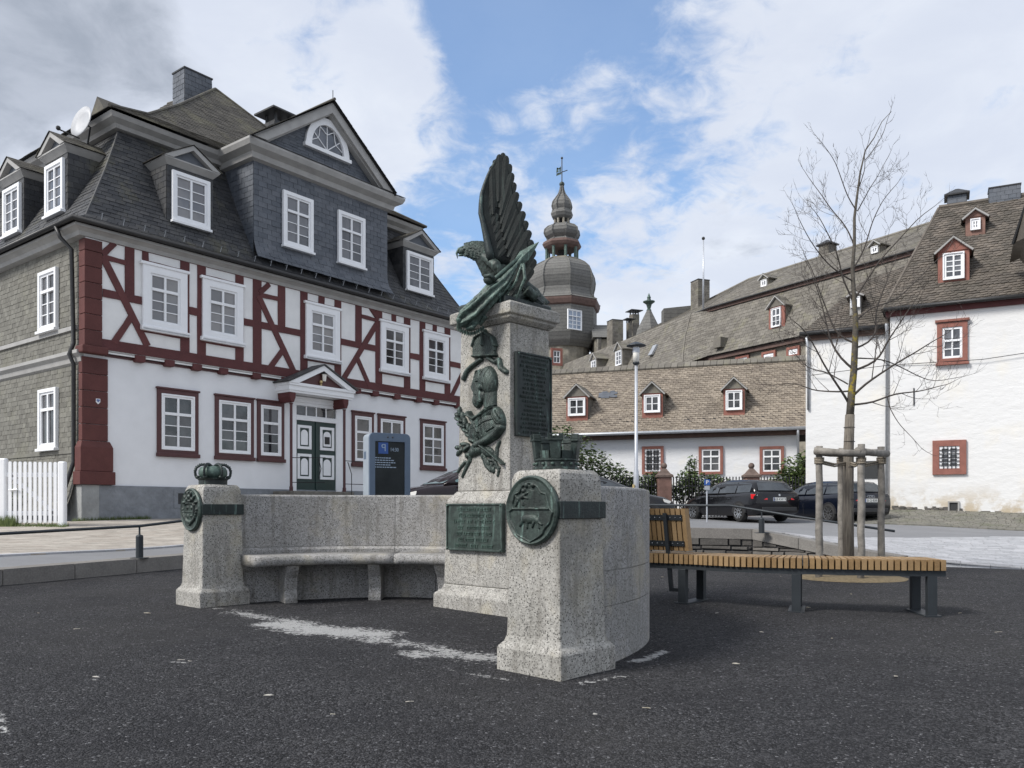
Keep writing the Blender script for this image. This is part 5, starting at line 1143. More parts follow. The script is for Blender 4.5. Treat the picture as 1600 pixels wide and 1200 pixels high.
for ea in (gu0 - .06, gu1 + .06):
    Lb = [Vector(H(ea, -.28, 11.40)), Vector(H(ga, -.28, gz + .04))]; Rb = [Vector(H(ea, 1.5, 11.40)), Vector(H(ga, 3.9, gz + .04))]
    gr += slates(Lb, Rb, .27, .16, .013, (0, 0, 1))
    mb = MB(); mb.add([Lb[0], Rb[0], Rb[1], Lb[1]], [(0, 1, 2, 3)]); mb.add([p - Vector((0, 0, .07)) for p in (Lb[0], Rb[0], Rb[1], Lb[1])], [(0, 1, 2, 3)]); mb.build('gable_deck', 'dark_backing', hs_, recalc=False)
bulk(gr, 'gable_roof_slates', 'slate_roof', hs_, kind='stuff')
MB().tube([H(ga, -.30, gz + .06), H(ga, 3.9, gz + .06)], .045, 6).build('ridge', 'slate_roof', hs_)
MB().tube([H(ga, -.2, gz), H(ga, -.2, gz + .35)], .012, 5).build('lightning_rod', 'black_iron', hs_)
# lunette
lc, lz = HF.px(509, 245, -.12); lw = (HF.px(543, 262, -.12)[0] - HF.px(475, 235, -.12)[0]) / 2; lc = (HF.px(543, 262, -.12)[0] + HF.px(475, 235, -.12)[0]) / 2; lz = 11.92; lh = 1.02
arc_ = lambda r, z0=0: [(lc + r * lw * math.cos(math.pi * k / 20), lz + z0 + r * lh * math.sin(math.pi * k / 20)) for k in range(21)]
mb = MB(); o_, i_ = arc_(1.0), arc_(.74, .06); mb.ring(o_, i_, -.12, -.02, HF); mb.box(lc - lw - .05, lc + lw + .05, -.12, .02, lz - .06, lz + .05, HF); lu = mb.build('lunette_window', 'paint_white', hs_)
MB().prism(arc_(.76, .06), -.118, -.10, HF).build('pane', 'glass_grey', lu)
mb = MB()
for ang in (35, 90, 145):
    c_, s_ = math.cos(math.radians(ang)), math.sin(math.radians(ang)); mb.tube([HF(lc, -.085, lz + .08), HF(lc + .72 * lw * c_, -.085, lz + .06 + .72 * lh * s_)], .016, 5)
for k in range(3):
    a0_, a1_ = math.radians(12 + 52 * k), math.radians(12 + 52 * (k + 1)); pts__ = []
    for j in range(7):
        t = j / 6; a = a0_ + (a1_ - a0_) * t; r = .72 - .22 * math.sin(math.pi * t); pts__.append(HF(lc + r * lw * math.cos(a), -.085, lz + .06 + r * lh * math.sin(a)))
    mb.tube(pts__, .014, 5)
mb.build('glazing_bars', 'paint_white', lu)
for x0, x1, y0, y1 in ((441, 488, 303, 392), (527, 569, 333, 418)):
    u0, za_ = HF.px(x0, y0, -.22); u1, _ = HF.px(x1, y0, -.22)
    window(HF, u0, u1, 8.78, 10.38, hs_, off=-.235, cas=.11, gl='glass_grey', proud=.09, name='bay_window')
# dormers
def dormer(F, a0, a1, z0, z1, o, name, deep, gla, Wz):
    w0, w1 = a0 - .12, a1 + .12; c = (a0 + a1) / 2
    mb = MB(); mb.box(w0, w1, o, o - deep, z0 - .15, z1 + .12, F); mb.build(name + '_cheeks', 'dark_backing', hs_)
    sl = slates([F(w0, o + .003, z0 - .15), F(w0, o + .003, z1 + .12)], [F(w1, o + .003, z0 - .15), F(w1, o + .003, z1 + .12)], .26, .14, .010, F(0, 1, 0) and (F.n[0], F.n[1], 0))
    for wa, sg in ((w0, -1), (w1, 1)):
        sl += slates([F(wa + sg * .003, o - deep, z0 - .15), F(wa + sg * .003, o - deep, z1 + .12)], [F(wa + sg * .003, o, z0 - .15), F(wa + sg * .003, o, z1 + .12)], .26, .14, .010, (sg * F.d[0], sg * F.d[1], 0))
    bulk(sl, name + '_slates', 'slate', hs_, kind='stuff')
    e0, e1 = w0 - .14, w1 + .14; zb = z1 + .12; ht = (e1 - e0) * .30
    mb = MB(); mb.loft([[F(a, oo, zb) if k == 0 else F(a, oo, zb) for a, oo in ()] or [F(w0 - .0 - i * .12, o + .02 + i * .12, zb + i * .13), F(w1 + .0 + i * .12, o + .02 + i * .12, zb + i * .13), F(w1 + i * .12, o - deep, zb + i * .13), F(w0 - i * .12, o - deep, zb + i * .13)] for i, k in ((0, 0), (.35, 1), (.45, 1), (1, 1), (1.02, 1))] )
    mb.box(w0 - .13, w1 + .13, o + .15, o - deep, zb + .134, zb + .17, F); mb.build(name + '_cornice', 'trim_grey', hs_)
    zc = zb + .17
    mb = MB(); mb.prism([(e0 + .1, zc), (e1 - .1, zc), (c, zc + ht - .08)], o + .02, o - .2, F); mb.build(name + '_pediment', 'slate_bay', hs_)
    for ea, sg in ((e0, 1), (e1, -1)):
        mb = MB(); mb.prism([(ea - sg * .02, zc), (ea + sg * .24, zc), (c, zc + ht - .13), (c, zc + ht)], o + .0, o + .17, F); mb.build(name + '_pediment_frame', 'trim_grey', hs_)
    sl = []
    for ea, sg in ((e0 - .04, 1), (e1 + .04, -1)):
        sl += slates([F(ea, o + .20, zc), F(c, o + .20, zc + ht + .02)], [F(ea, o - deep - .5, zc), F(c, o - deep - .9, zc + ht + .02)], .26, .15, .011, (0, 0, 1))
        mb = MB(); mb.add([F(ea, o + .19, zc - .01), F(c, o + .19, zc + ht), F(c, o - deep - .9, zc + ht), F(ea, o - deep - .5, zc - .01)], [(0, 1, 2, 3)]); mb.build(name + '_deck', 'dark_backing', hs_, recalc=False)
    bulk(sl, name + '_roof_slates', 'slate_roof', hs_, kind='stuff')
    window(F, a0, a1, z0, z1, hs_, off=o + .012, cas=.10, gl=gla, proud=.085, top=Wz[0], rows=Wz[1], name='dormer_window')
u0, u1 = HF.px(267, 350, -.42)[0], HF.px(326, 350, -.42)[0]; dormer(HF, u0, u1, 8.62, 9.93, -.42, 'dormer', 1.3, 'glass_curtain', (None, 4))
u0, u1 = HF.px(633.5, 440, -.42)[0], HF.px(674, 440, -.42)[0]; dormer(HF, u0, u1, 8.62, 9.93, -.42, 'dormer', 1.3, 'glass_grey', (None, 4))
v1, v0 = HL.px(75, 300, -.42)[0], HL.px(103, 300, -.42)[0]; dormer(HL, v0, v1, 8.62, 9.93, -.42, 'dormer', 1.3, 'glass_grey', (None, 4))
v1, v0 = HL.px(9, 340, -.42)[0], HL.px(35, 340, -.42)[0]; dormer(HL, v0, v1, 8.62, 9.93, -.42, 'dormer', 1.3, 'glass_grey', (None, 4))
# left wall
lw_ = slates([H(.0, VW, 4.86), H(.0, VW, 7.45)], [H(.0, .12, 4.86), H(.0, .12, 7.45)], .20, .125, .010, (-.61, -.79, 0)) + slates([H(-.55, VW, .95), H(-.28, VW, 1.35), H(-.02, VW, 2.1), H(.0, VW, 4.52)], [H(-.38, .2, .95), H(-.2, .2, 1.35), H(-.02, .2, 2.1), H(.0, .2, 4.52)], .20, .125, .010, (-.61, -.79, 0))
pieces(lw_, 'wall_slate', 'slate_wall', hs_, 200)
MB().box(-.06, 0, .25, VW, 5.34, 5.44, H).build('wall_band', 'trim_grey', hs_)
MB().box(-.05, 0, .25, VW, 2.42, 2.50, H).build('wall_band', 'slate_wall', hs_)
for x0, x1 in ((65, 93), (-40, -14)):
    v1, v0 = HL.px(x0, 470)[0], HL.px(x1, 470)[0]
    window(HL, v0, v1, 5.50, 6.98, hs_, off=.012, cas=.09, gl='glass_dark', proud=.09); window(HL, v0, v1, 2.58, 4.06, hs_, off=.012, cas=.09, gl='glass_dark', proud=.09, rows=1)
# chimneys
def chimney(c, hx, hy, z0, z1, F, mat, parent, cap=None, name='chimney', e=.16):
    mb = MB(); mb.box(c[0] - hx, c[0] + hx, c[1] - hy, c[1] + hy, z0, z1, F); ch = mb.build(name, 'dark_backing', parent)
    sl = []; cs = [(c[0] - hx, c[1] - hy), (c[0] + hx, c[1] - hy), (c[0] + hx, c[1] + hy), (c[0] - hx, c[1] + hy)]
    for i in range(4):
        a, b_ = cs[i], cs[(i + 1) % 4]; A, B = Vector(F(*a, 0)), Vector(F(*b_, 0)); m = Vector(F(c[0], c[1], 0)); o = ((A + B) / 2 - m).normalized() * .003
        sl += slates([Vector(F(*a, z0)) + o, Vector(F(*a, z1)) + o], [Vector(F(*b_, z0)) + o, Vector(F(*b_, z1)) + o], .28, e, .012, o)
    bulk(sl, 'chimney_slates', mat, ch, kind='stuff')
    mb = MB()
    if cap == 'plate': mb.box(c[0] - hx - .25, c[0] + hx + .25, c[1] - hy - .25, c[1] + hy + .25, z1 + .28, z1 + .34, F); [mb.box(c[0] + sx * hx - .04, c[0] + sx * hx + .04, c[1] + sy * hy - .04, c[1] + sy * hy + .04, z1, z1 + .28, F) for sx in (-.8, .8) for sy in (-.8, .8)]
    elif cap == 'hip': mb.loft([[F(c[0] - k, c[1] - l, z), F(c[0] + k, c[1] - l, z), F(c[0] + k, c[1] + l, z), F(c[0] - k, c[1] + l, z)] for k, l, z in ((hx + .12, hy + .12, z1), (hx + .12, hy + .12, z1 + .06), (.05, .05, z1 + .35))])
    else: mb.box(c[0] - hx - .03, c[0] + hx + .03, c[1] - hy - .03, c[1] + hy + .03, z1, z1 + .05, F)
    mb.build('cap', 'gutter_dark' if cap != 'plate' else 'slate', ch); return ch
chimney((6.42, 6.0), .50, .36, 13.6, 15.75, H, 'slate_bay', hs_)
chimney((9.3, 5.2), .36, .32, 13.2, 14.95, H, 'slate', hs_, cap='plate')
# satellite dish, little roof dormer behind it, snow guards
dc = Vector(P3(127, 190, 21.6)); mb = MB(); ax = Vector((-.50, -.84, .2)).normalized(); q_ = ax.to_track_quat('Z', 'Y')
mb.loft([[dc + q_ @ Vector((r * math.cos(a), r * math.sin(a), h)) for a in [2 * math.pi * k / 24 for k in range(24)]] for r, h in ((.02, -.07), (.25, -.05), (.42, 0), (.42, .015), (.25, -.03), (.02, -.05))]); ds = mb.build('satellite_dish', 'dish_grey', hs_, smooth=True)
mb = MB(); mb.tube([dc - ax * .07, dc - ax * .25, Vector(P3(137, 225, 21.7))], .025, 6); mb.tube([Vector(P3(124, 216, 21.3)), Vector(P3(92, 202, 20.8))], .018, 6); mb.ball(P3(91, 200, 20.8), .06, 8); mb.build('dish_arm', 'gutter_dark', ds)
mb = MB(); cc_ = HL.px(158, 190, -1.6); A = cc_[0]
mb.prism([(A - .7, 11.3), (A + .7, 11.3), (A + .02, 12.1)], -1.5, -3.6, HL); mb.build('roof_vent_dormer', 'slate_roof', hs_)
mb = MB()
for k in range(26):
    u = .4 + k * .53; mb.tube([H(u, -.05, 7.98), H(u, -.12, 8.12), H(u, -.02, 8.10)], .010, 4)
mb.build('snow_guards', 'zinc', hs_)
# ------------------------------------------------------------ castle tower
TY = 75.0; TX = (878 - HX) / FPX * TY; SC = TY / FPX
tw = thing('castle_tower', 'slate clad castle tower with onion domes, open lantern and weather vane', 'tower', (TX, TY, 0))
def tz(y): return EYE + (HY - y) * SC
def tl(mb, prof, n=8, rot=math.pi / 8): mb.lathe([(w * SC / (math.cos(math.pi / n)), tz(y)) for w, y in prof], (TX, TY, 0), n, rot=rot); return mb
ROT = math.radians(-90 + 10)
tl(MB(), [(42, 640), (42, 546)], 20, ROT).build('lower_drum', 'castle_rubble', tw)
tl(MB(), [(44, 548), (49, 540), (52, 528), (52, 488), (50, 486)], 8, ROT).build('octagon_storey', 'tower_slate', tw)
tl(MB(), [(50, 489), (55, 486), (57, 480), (57, 477), (52, 474)], 8, ROT).build('dome_cornice', 'cornice_brown', tw)
def dome(name, prof, n=8, mat='tower_slate'):
    o = tl(MB(), prof, n, ROT).build(name, mat, tw)
    rib = MB()
    for k in range(n):
        a = ROT + 2 * math.pi * k / n; rib.tube([(TX + (w * SC / math.cos(math.pi / n) + .02) * math.cos(a), TY + (w * SC / math.cos(math.pi / n) + .02) * math.sin(a), tz(y)) for w, y in prof], .07, 5)
    rib.build('ribs', 'tower_slate', o); return o
dome('great_dome', [(57, 476), (52, 473), (48, 466), (46.5, 458), (48.5, 450), (49.5, 441), (48, 432), (44, 423), (37, 416), (29, 411), (25, 409)])
tl(MB(), [(25, 410), (25, 407)], 8, ROT).build('lantern_floor', 'castle_rubble', tw)
for k in range(8):
    a = ROT + 2 * math.pi * k / 8; r = 22.5 * SC / math.cos(math.pi / 8)
    MB().lathe([(.16, tz(409)), (.13, tz(408)), (.13, tz(392)), (.17, tz(390))], (TX + r * math.cos(a), TY + r * math.sin(a), 0), 8).build('lantern_post', 'bronze_green', tw)
tl(MB(), [(6, 409), (6, 389)], 8, ROT).build('lantern_core', 'dark_backing', tw)
tl(MB(), [(22, 392), (27, 388), (29, 384), (27, 380), (22, 378)], 8, ROT).build('lantern_cornice', 'cornice_brown', tw)
dome('bulb_dome', [(26, 381), (22, 378), (20, 375), (24, 371), (26, 366), (25, 360), (20, 355), (13, 352)])
for k in range(8):
    a = ROT + 2 * math.pi * k / 8; r = 11 * SC; MB().lathe([(.10, tz(353)), (.10, tz(342))], (TX + r * math.cos(a), TY + r * math.sin(a), 0), 6).build('lantern_post', 'castle_rubble', tw)
tl(MB(), [(5, 353), (5, 340)], 8, ROT).build('lantern_core', 'dark_backing', tw)
tl(MB(), [(12, 343), (15, 340), (16.5, 335), (15, 331), (12, 330)], 8, ROT).build('lantern_cornice', 'tower_slate', tw)
dome('onion_dome', [(14, 331), (13, 329), (14.5, 323), (13, 316), (9, 310), (5, 304), (2.6, 297), (1.6, 290)])
MB().ball((TX, TY, tz(288)), .24, 12).build('finial_ball', 'bronze', tw, smooth=True)
mb = MB(); mb.tube([(TX, TY, tz(290)), (TX, TY, tz(248))], .05, 6); mb.ball((TX, TY, tz(247)), .11, 8); mb.tube([(TX - .5, TY, tz(272)), (TX + .5, TY, tz(266))], .04, 5)
mb.build('vane_rod', 'gutter_dark', tw)
mb = MB()
for pts in ([(-9, 275), (-1, 272), (-1, 269), (-8, 271)], [(-9, 270), (-5, 269), (-6, 262), (-8, 262)], [(-4, 269), (-1.5, 268), (-1.5, 260), (-4, 262)], [(-8, 265), (-2, 264), (-2, 262.5), (-8, 263)]):
    mb.prism([(TX + a * SC, tz(y)) for a, y in pts], TY - .02, TY + .02, lambda a, o, z: (a, o, z))
mb.build('vane_flag', 'bronze_green', tw)
# windows on the octagon facet towards us
fa = ROT + math.pi / 8 * 1
def facet(ang, dist): n_ = (math.cos(ang), math.sin(ang)); return Fr((TX + n_[0] * dist, TY + n_[1] * dist), (-n_[1], n_[0]), n_)
Ft = facet(ROT + math.pi / 8 , 52 * SC); a0, zz0 = Ft.px(886, 514); a1, zz1 = Ft.px(908, 486)
window(Ft, a0, a1, zz0, zz1, tw, off=.02, cas=.06, cols=3, rows=3, top=.3, gl='tower_glass', sill=False, frm=.06, mun=.05, proud=.12)
Ft = facet(ROT + .16, 42 * SC); a0, zz0 = Ft.px(860, 571); a1, zz1 = Ft.px(878, 545)
window(Ft, a0, a1, zz0, zz1, tw, off=.05, cas=.22, casmat='sandstone', cols=2, rows=1, top=.5, gl='glass_dark', sill=False, frm=.07, proud=.12)

# ------------------------------------------------------------ castle wing, long mansard building
CF = Fr((15.75, 45.0), (-.524, .852), (-.852, -.524))
cw = thing('castle_wing', 'long castle wing with steep weathered slate mansard roof and red eaves', 'castle', CF(10, -5, .9))
tA, tB = -9.0, 8.0
zE, zC, zR = 10.42, 13.75, 16.1; oC, oR = -1.25, -4.6
pv2 = CF(tB, oC, 0); n2 = (-.937, -.349); CG = Fr((pv2[0] - oC * n2[0], pv2[1] - oC * n2[1]), (-.349, .937), n2); gB = 25.0
front = [(0.25, zE), (-.15, zE + .7), (-.7, zE + 2.0), (oC, zC)]
CS = 'castle_slate'
MB().box(tA, tB, -.15, -9, 0, 10.3, CF).build('wall', 'castle_rubble', cw)
MB().box(tA, tB, .1, -.4, 10.15, 10.40, CF).build('eaves', 'cornice_brown', cw)
mb = MB(); mb.loft([[CF(t, o - .03, z - .03) for o, z in front] + [CF(t, oR, zC), CF(t, oR - 3.5, zE)] for t in (tA, tB)]); mb.build('mansard_deck', 'dark_backing', cw)
bulk(slates([CF(tA, o, z) for o, z in front], [CF(tB, o, z) for o, z in front], .36, .21, .018, (-.85, -.5, .4)), 'mansard_slates', CS, cw, kind='stuff')
MB().box(tA, tB, oC + .22, oC - .3, zC - .22, zC - .03, CF).build('roof_cornice', 'cornice_brown', cw); MB().box(-.1, gB, oC + .22, oC - .3, zC - .22, zC - .03, CG).build('roof_cornice', 'cornice_brown', cw)
MB().tube([CF(tA, oC + .32, zC - .02), CF(tB, oC + .32, zC - .02), CG(gB, oC + .32, zC - .02)], .05, 6).build('gutter', 'gutter_dark', cw, smooth=True)
rg0, rg1, rg2 = CF(tA, oR, zR), CF(tB, oR, zR - .05), CG(gB - 2, oR, 14.9)
for A_, B_, C_, D_ in ((CF(tA, oC + .25, zC), CF(tB, oC + .25, zC), rg0, rg1), (CG(0, oC + .25, zC), CG(gB, oC + .25, zC), rg1, rg2)):
    bulk(slates([A_, C_], [B_, D_], .36, .21, .018, (-.5, -.3, .8)), 'roof_slates', CS, cw, kind='stuff')
    dn = Vector((0, 0, -.06)); bk = Vector((3.0, 2.2, -2.5)); q = [Vector(p) + dn for p in (A_, B_, D_, C_)]; mb = MB(); mb.add(q + [q[3] + bk, q[2] + bk], [(0, 1, 2, 3), (3, 2, 5, 4)]); mb.build('roof_deck', 'dark_backing', cw, recalc=False)
MB().tube([rg0, rg1, rg2], .10, 6).build('ridge', CS, cw)
# the far half turns a little and its mansard stands forward; its hip edge is seen as a fold
pf = [(1.3, 9.9), (.75, 10.7), (.15, 12.0), (-.65, zC - .1)]; HA = (-.6, .2, .9, 1.5)
mb = MB(); mb.loft([[CG(HA[k] + .08 if t == 0 else t, o - .06, z - .03) for k, (o, z) in enumerate(pf)] + [CG(1.5 if t == 0 else t, -2, zC - .1), CG(t, -2, 9.9)] for t in (0, gB)]); mb.build('pavilion_deck', 'dark_backing', cw)
hipE = [CG(HA[k], o, z + .04) for k, (o, z) in enumerate(pf)]
sl = slates(hipE, [CG(gB, o, z + .05) for o, z in pf], .36, .21, .018, (-.85, -.5, .4))
sl += slates([CF(tB - 1.3, -.05, zE + .1), CF(tB - .8, -.35, zE + .9), CF(tB - .4, -.8, zE + 2.1), CF(tB - .1, -1.2, zC - .08)], hipE, .34, .21, .018, (0, -.9, .4))
bulk(sl, 'pavilion_slates', CS, cw, kind='stuff')
MB().tube([Vector(p) + Vector((0, 0, .03)) for p in hipE], .06, 5).build('hip_ridge', CS, cw)
MB().box(-.3, gB, 1.1, -.2, 0, 9.85, CG).build('pavilion_wall', 'castle_rubble', cw); MB().box(-.6, gB, 1.35, 1.1, 9.72, 9.90, CG).build('pavilion_eaves', 'cornice_brown', cw)
for x0, x1, y0, y1 in ((1194, 1211.5, 562, 547), (1233, 1249, 557, 540), (1153, 1170, 570, 554)):
    a0, z0 = CF.px(x0, y0, -.15); a1, z1 = CF.px(x1, y1, -.15); a0, a1 = sorted((a0, a1)); window(CF, a0 - .1, a1 + .1, z0 - .1, z1, cw, off=-.14, cas=.14, casmat='sandstone', rows=1, top=.5, gl='glass_grey', sill=False, frm=.09, proud=.12)
def cdormer(F, parent, x0, x1, y0, y1, o, deep, casmat, mat, top=None, rows=3, gh=.75, side=.16, gl='glass_grey', cols=2, slw=.3, name='dormer', front='sandstone', wcas=.03):
    (a0, z0), (a1, z1) = F.px(x0, y1, o), F.px(x1, y0, o)
    if a0 > a1: a0, a1 = a1, a0
    zm = (F.px((x0 + x1) / 2, y0, o)[1]); zn = F.px((x0 + x1) / 2, y1, o)[1]
    w0, w1 = a0 - side, a1 + side; c = (w0 + w1) / 2
    mb = MB(); mb.box(w0, w1, o, o - deep, zn - .35, zm + .08, F); mb.build(name + '_front', casmat, parent)
    sl = []
    for wa, sg in ((w0, -1), (w1, 1)): sl += slates([F(wa + sg * .005, o - deep, zn - .3), F(wa + sg * .005, o - deep, zm + .05)], [F(wa + sg * .005, o - .1, zn - .3), F(wa + sg * .005, o - .1, zm + .05)], slw, .19, .014, (sg * F.d[0], sg * F.d[1], 0))
    zg = zm + .08; ex = .14; h_ = (w1 - w0) * gh * .62
    for ea in (w0 - ex, w1 + ex): sl += slates([F(ea, o + .16, zg - .06), F(c, o + .16, zg + h_)], [F(ea, o - deep - .3, zg - .06), F(c, o - deep - .7, zg + h_)], slw, .19, .016, (0, 0, 1))
    bulk(sl, name + '_slates', mat, parent, kind='stuff')
    mb = MB(); mb.prism([(w0 - ex, zg), (w1 + ex, zg), (c, zg + h_ - .02)], o + .04, o - deep, F); mb.build(name + '_gable', front, parent)
    mb = MB()
    for ea, sg in ((w0 - ex, 1), (w1 + ex, -1)): mb.prism([(ea, zg - .05), (c, zg + h_ - .03), (c, zg + h_ - .10), (ea + sg * .04, zg - .10)], o + .17, o + .06, F)
    mb.build(name + '_verge', 'trim_grey', parent)
    window(F, a0, a1, zn, zm, parent, off=o + .005, cas=wcas, cols=cols, rows=rows, top=top, gl=gl, sill=False, frm=.07, mun=.035, proud=.09, name='dormer_window')
cdormer(CF, cw, 1206, 1221, 481, 511, -.2, 1.3, 'sandstone', 'castle_slate', top=.4, rows=2, gh=.9, side=.22, front='castle_slate')
cdormer(CG, cw, 963, 972, 548, 571, .9, 1.2, 'castle_slate', 'castle_slate', rows=3, gh=.9, side=.08, front='castle_slate')
cdormer(CG, cw, 925, 932, 563, 576, .9, 1.2, 'castle_slate', 'castle_slate', rows=2, gh=.9, side=.08, front='castle_slate')
cdormer(CF, cw, 1190, 1199, 437, 448, -2.2, 1.2, 'castle_slate', 'castle_slate', rows=1, gh=.9, side=.05, front='castle_slate')
cdormer(CF, cw, 1362, 1373, 385, 396, -2.0, 1.2, 'castle_slate', 'castle_slate', rows=1, gh=.9, side=.05, front='castle_slate')
a, z = CG.px(1020, 546, .4); mb = MB(); mb.hexa([CG(a - .25, .5, z - .4), CG(a + .25, .5, z - .4), CG(a + .25, .1, z + .3), CG(a - .25, .1, z + .3), CG(a - .25, .65, z - .38), CG(a + .25, .65, z - .38), CG(a + .25, .25, z + .32), CG(a - .25, .25, z + .32)]); mb.build('skylight', 'zinc', cw)
a, z = CF.px(1120, 535, .4); mb = MB(); mb.box(a - .3, a + .3, .4, -.6, z - .3, z + .3, CF); mb.build('vent_box', 'castle_slate', cw)
def cch(x, ytop, ybot, wpx, o, cap=None, dy=.7):
    CQ = CF if x > 1110 else CG
    a, z1 = CQ.px(x, ytop, o); _, z0 = CQ.px(x, ybot, o); Y = CQ(a, o, 0)[1]; hw = wpx / 2 * Y / FPX
    return chimney((a, o), hw * .72, dy * hw, z0 - .8, z1, CQ, 'castle_slate', cw, cap)
c1_ = cch(1094, 440, 484, 29, -3.4); cch(961, 502, 535, 26, -3.2); cch(991, 492, 512, 16, -5.5, 'plate'); cch(983, 505, 515, 9, -4.6, 'plate'); cch(1293, 384, 402, 26, -5.2, 'hip'); cch(936, 530, 542, 7, -1.2)
fp = P3(1099, 438, 53.5)
fl_ = thing('flagpole', 'thin grey flagpole with a ball top behind the castle chimney', 'flagpole', tuple(fp)); MB().tube([tuple(fp - Vector((0, 0, 2))), tuple(P3(1099, 374, 53.5))], [.07, .04], 8).build('pole', 'pole_metal', fl_, smooth=True); MB().ball(tuple(P3(1099, 372.5, 53.5)), .11, 10).build('ball', 'gutter_dark', fl_, smooth=True)
# turret roof with copper finial behind the ridge
tp = P3(1014, 505, 64); tr = thing('turret_roof', 'small slate turret roof with green copper urn finial', 'turret', tuple(tp))
MB().lathe([(1.4, -2.5), (.9, -.5), (.28, .75), (.16, 1.0)], tuple(tp), 8).build('roof', 'tower_slate', tr)
MB().lathe([(.14, .9), (.20, 1.0), (.12, 1.1), (.22, 1.45), (.46, 1.62), (.46, 1.68), (.18, 1.74), (.12, 1.9), (.16, 1.95), (.02, 2.3)], tuple(tp), 12).build('finial', 'bronze_green', tr, smooth=False)
mb = MB(); mb.prism([(0, 0), (2.9, .3), (2.9, -3), (0, -3)], 60.5, 61.5, lambda a, o, z: (tp.x + .5 + a, o, tp.z + .3 + z)); mb.build('ridge_house', 'tower_slate', tr)
bh = thing('back_house', 'dark slate roofed castle range beside the tower foot', 'building', tuple(P3(940, 560, 72)))
MB().box((930 - HX) / FPX * 72, (952 - HX) / FPX * 72 + .6, 72, 76, 0, EYE + (HY - 530) / FPX * 72, None).build('wall', 'castle_rubble', bh)
mb = MB(); x0, x1 = (926 - HX) / FPX * 72, (952 - HX) / FPX * 72 + 1; zt_ = EYE + (HY - 504) / FPX * 73; zb_ = EYE + (HY - 528) / FPX * 72; mb.loft([[(x0, 71.6, zb_), (x0, 74, zt_), (x0, 76.4, zb_)], [(x1, 71.6, zb_), (x1, 74, zt_), (x1, 76.4, zb_)]]); mb.build('roof', 'tower_slate', bh)

# ------------------------------------------------------------ low service building with the tan tile roof
BF = Fr((12.74, 36.0), (-.943, .331), (-.331, -.943))
bd = thing('service_building', 'long low white building with tan tiled roof and three small gabled dormers', 'building', BF(6, -2, .75))
b_end = 17.0; zBe, zBr = 4.62, 8.33
MB().box(.35, b_end, -.45, -7.5, .2, 4.5, BF).build('wall', 'lime_barn', bd)
mb = MB(); mb.loft([[BF(t, .05, zBe - .06), BF(t, -4.0, zBr - .05), BF(t, -8, zBe)] for t in (0.0, b_end)]); mb.build('roof_deck', 'dark_backing', bd)
bt = slates([BF(0, .12, zBe), BF(0, -.5, zBe + .42), BF(0, -4.0, zBr)], [BF(b_end, .12, zBe), BF(b_end, -.5, zBe + .42), BF(b_end, -4.0, zBr)], .235, .165, .03, (-.3, -.9, .8), lap=.5, slant=.38)
bulk(bt, 'roof_tiles', 'barn_tile', bd, kind='stuff')
rt = []
for i in range(int(b_end / .32)):
    t = i * .32; rt.append([BF(t, -3.72, zBr - .22), BF(t + .30, -3.72, zBr - .22), BF(t + .30, -4.05, zBr + .04), BF(t, -4.05, zBr + .04), BF(t, -3.68, zBr - .14), BF(t + .30, -3.68, zBr - .14), BF(t + .30, -4.0, zBr + .13), BF(t, -4.0, zBr + .13)])
pieces(rt, 'ridge_tile', 'castle_slate', bd, 60)
mb = MB(); mb.box(0, b_end, -.05, -.45, zBe - .28, zBe - .07, BF); mb.build('eaves_board', 'wood_under', bd)
MB().tube([BF(-.15, .16, zBe - .03), BF(b_end, .16, zBe - .03)], .075, 8).build('gutter', 'zinc', bd, smooth=True)
a, _ = BF.px(1247, 700, -.3); MB().tube([BF(a, .14, zBe - .05), BF(a, .10, zBe - .3), BF(a, -.30, zBe - .6), BF(a, -.33, 1.0)], .055, 8).build('downpipe', 'zinc', bd, smooth=True)
for x0, x1 in ((888, 915), (1006.5, 1032), (1134, 1160)):
    cdormer(BF, bd, x0, x1, (622 if x0 < 1000 else (617 if x0 < 1100 else 610)) , (650 if x0 < 1000 else (645 if x0 < 1100 else 641)), -.80, 1.1, 'sandstone', 'castle_slate', rows=2, gh=.95, side=.10, gl='glass_dark', front='castle_slate', wcas=.05)
pt_ = []   # repaired patch of bluish slates
a, z = BF.px(950, 607, -2.2); nn = Vector((-.331 * .7, -.943 * .7, .7)).normalized()
for k in range(34):
    aa = a + random.uniform(-.38, .38); tt = random.uniform(-.16, .16); oo = -2.25 - tt; z_ = zBe + .42 + (-.5 - oo) * (zBr - zBe - .42) / 3.5 + .07; p = Vector(BF(aa, oo, z_)); u = Vector((-.943, .331, 0)) * .11; s = Vector((.331 * .7, .943 * .7, .72)) * .085
    pt_.append([tuple(p + q) for q in (-u - s, u - s, u + s, -u + s, -u - s + nn * .02, u - s + nn * .02, u + s + nn * .012, -u + s + nn * .012)])
bulk(pt_, 'patch_slates', 'slate_bay', bd, kind='stuff')
for x0, x1, br in ((1003.5, 1037, True), (1092, 1130, False), (1187, 1225, False)):
    a0, z0 = BF.px(x0, 741, -.44); a1, z1 = BF.px(x1, 697, -.44); a0, a1 = sorted((a0, a1)); w_ = window(BF, a0, a1, z0 - .02, z1, bd, off=-.44, cas=.13, casmat='sandstone', cols=2, rows=2, top=.30, gl='glass_dark', sill=False, frm=.07, mun=.03, proud=.10, bars=br)

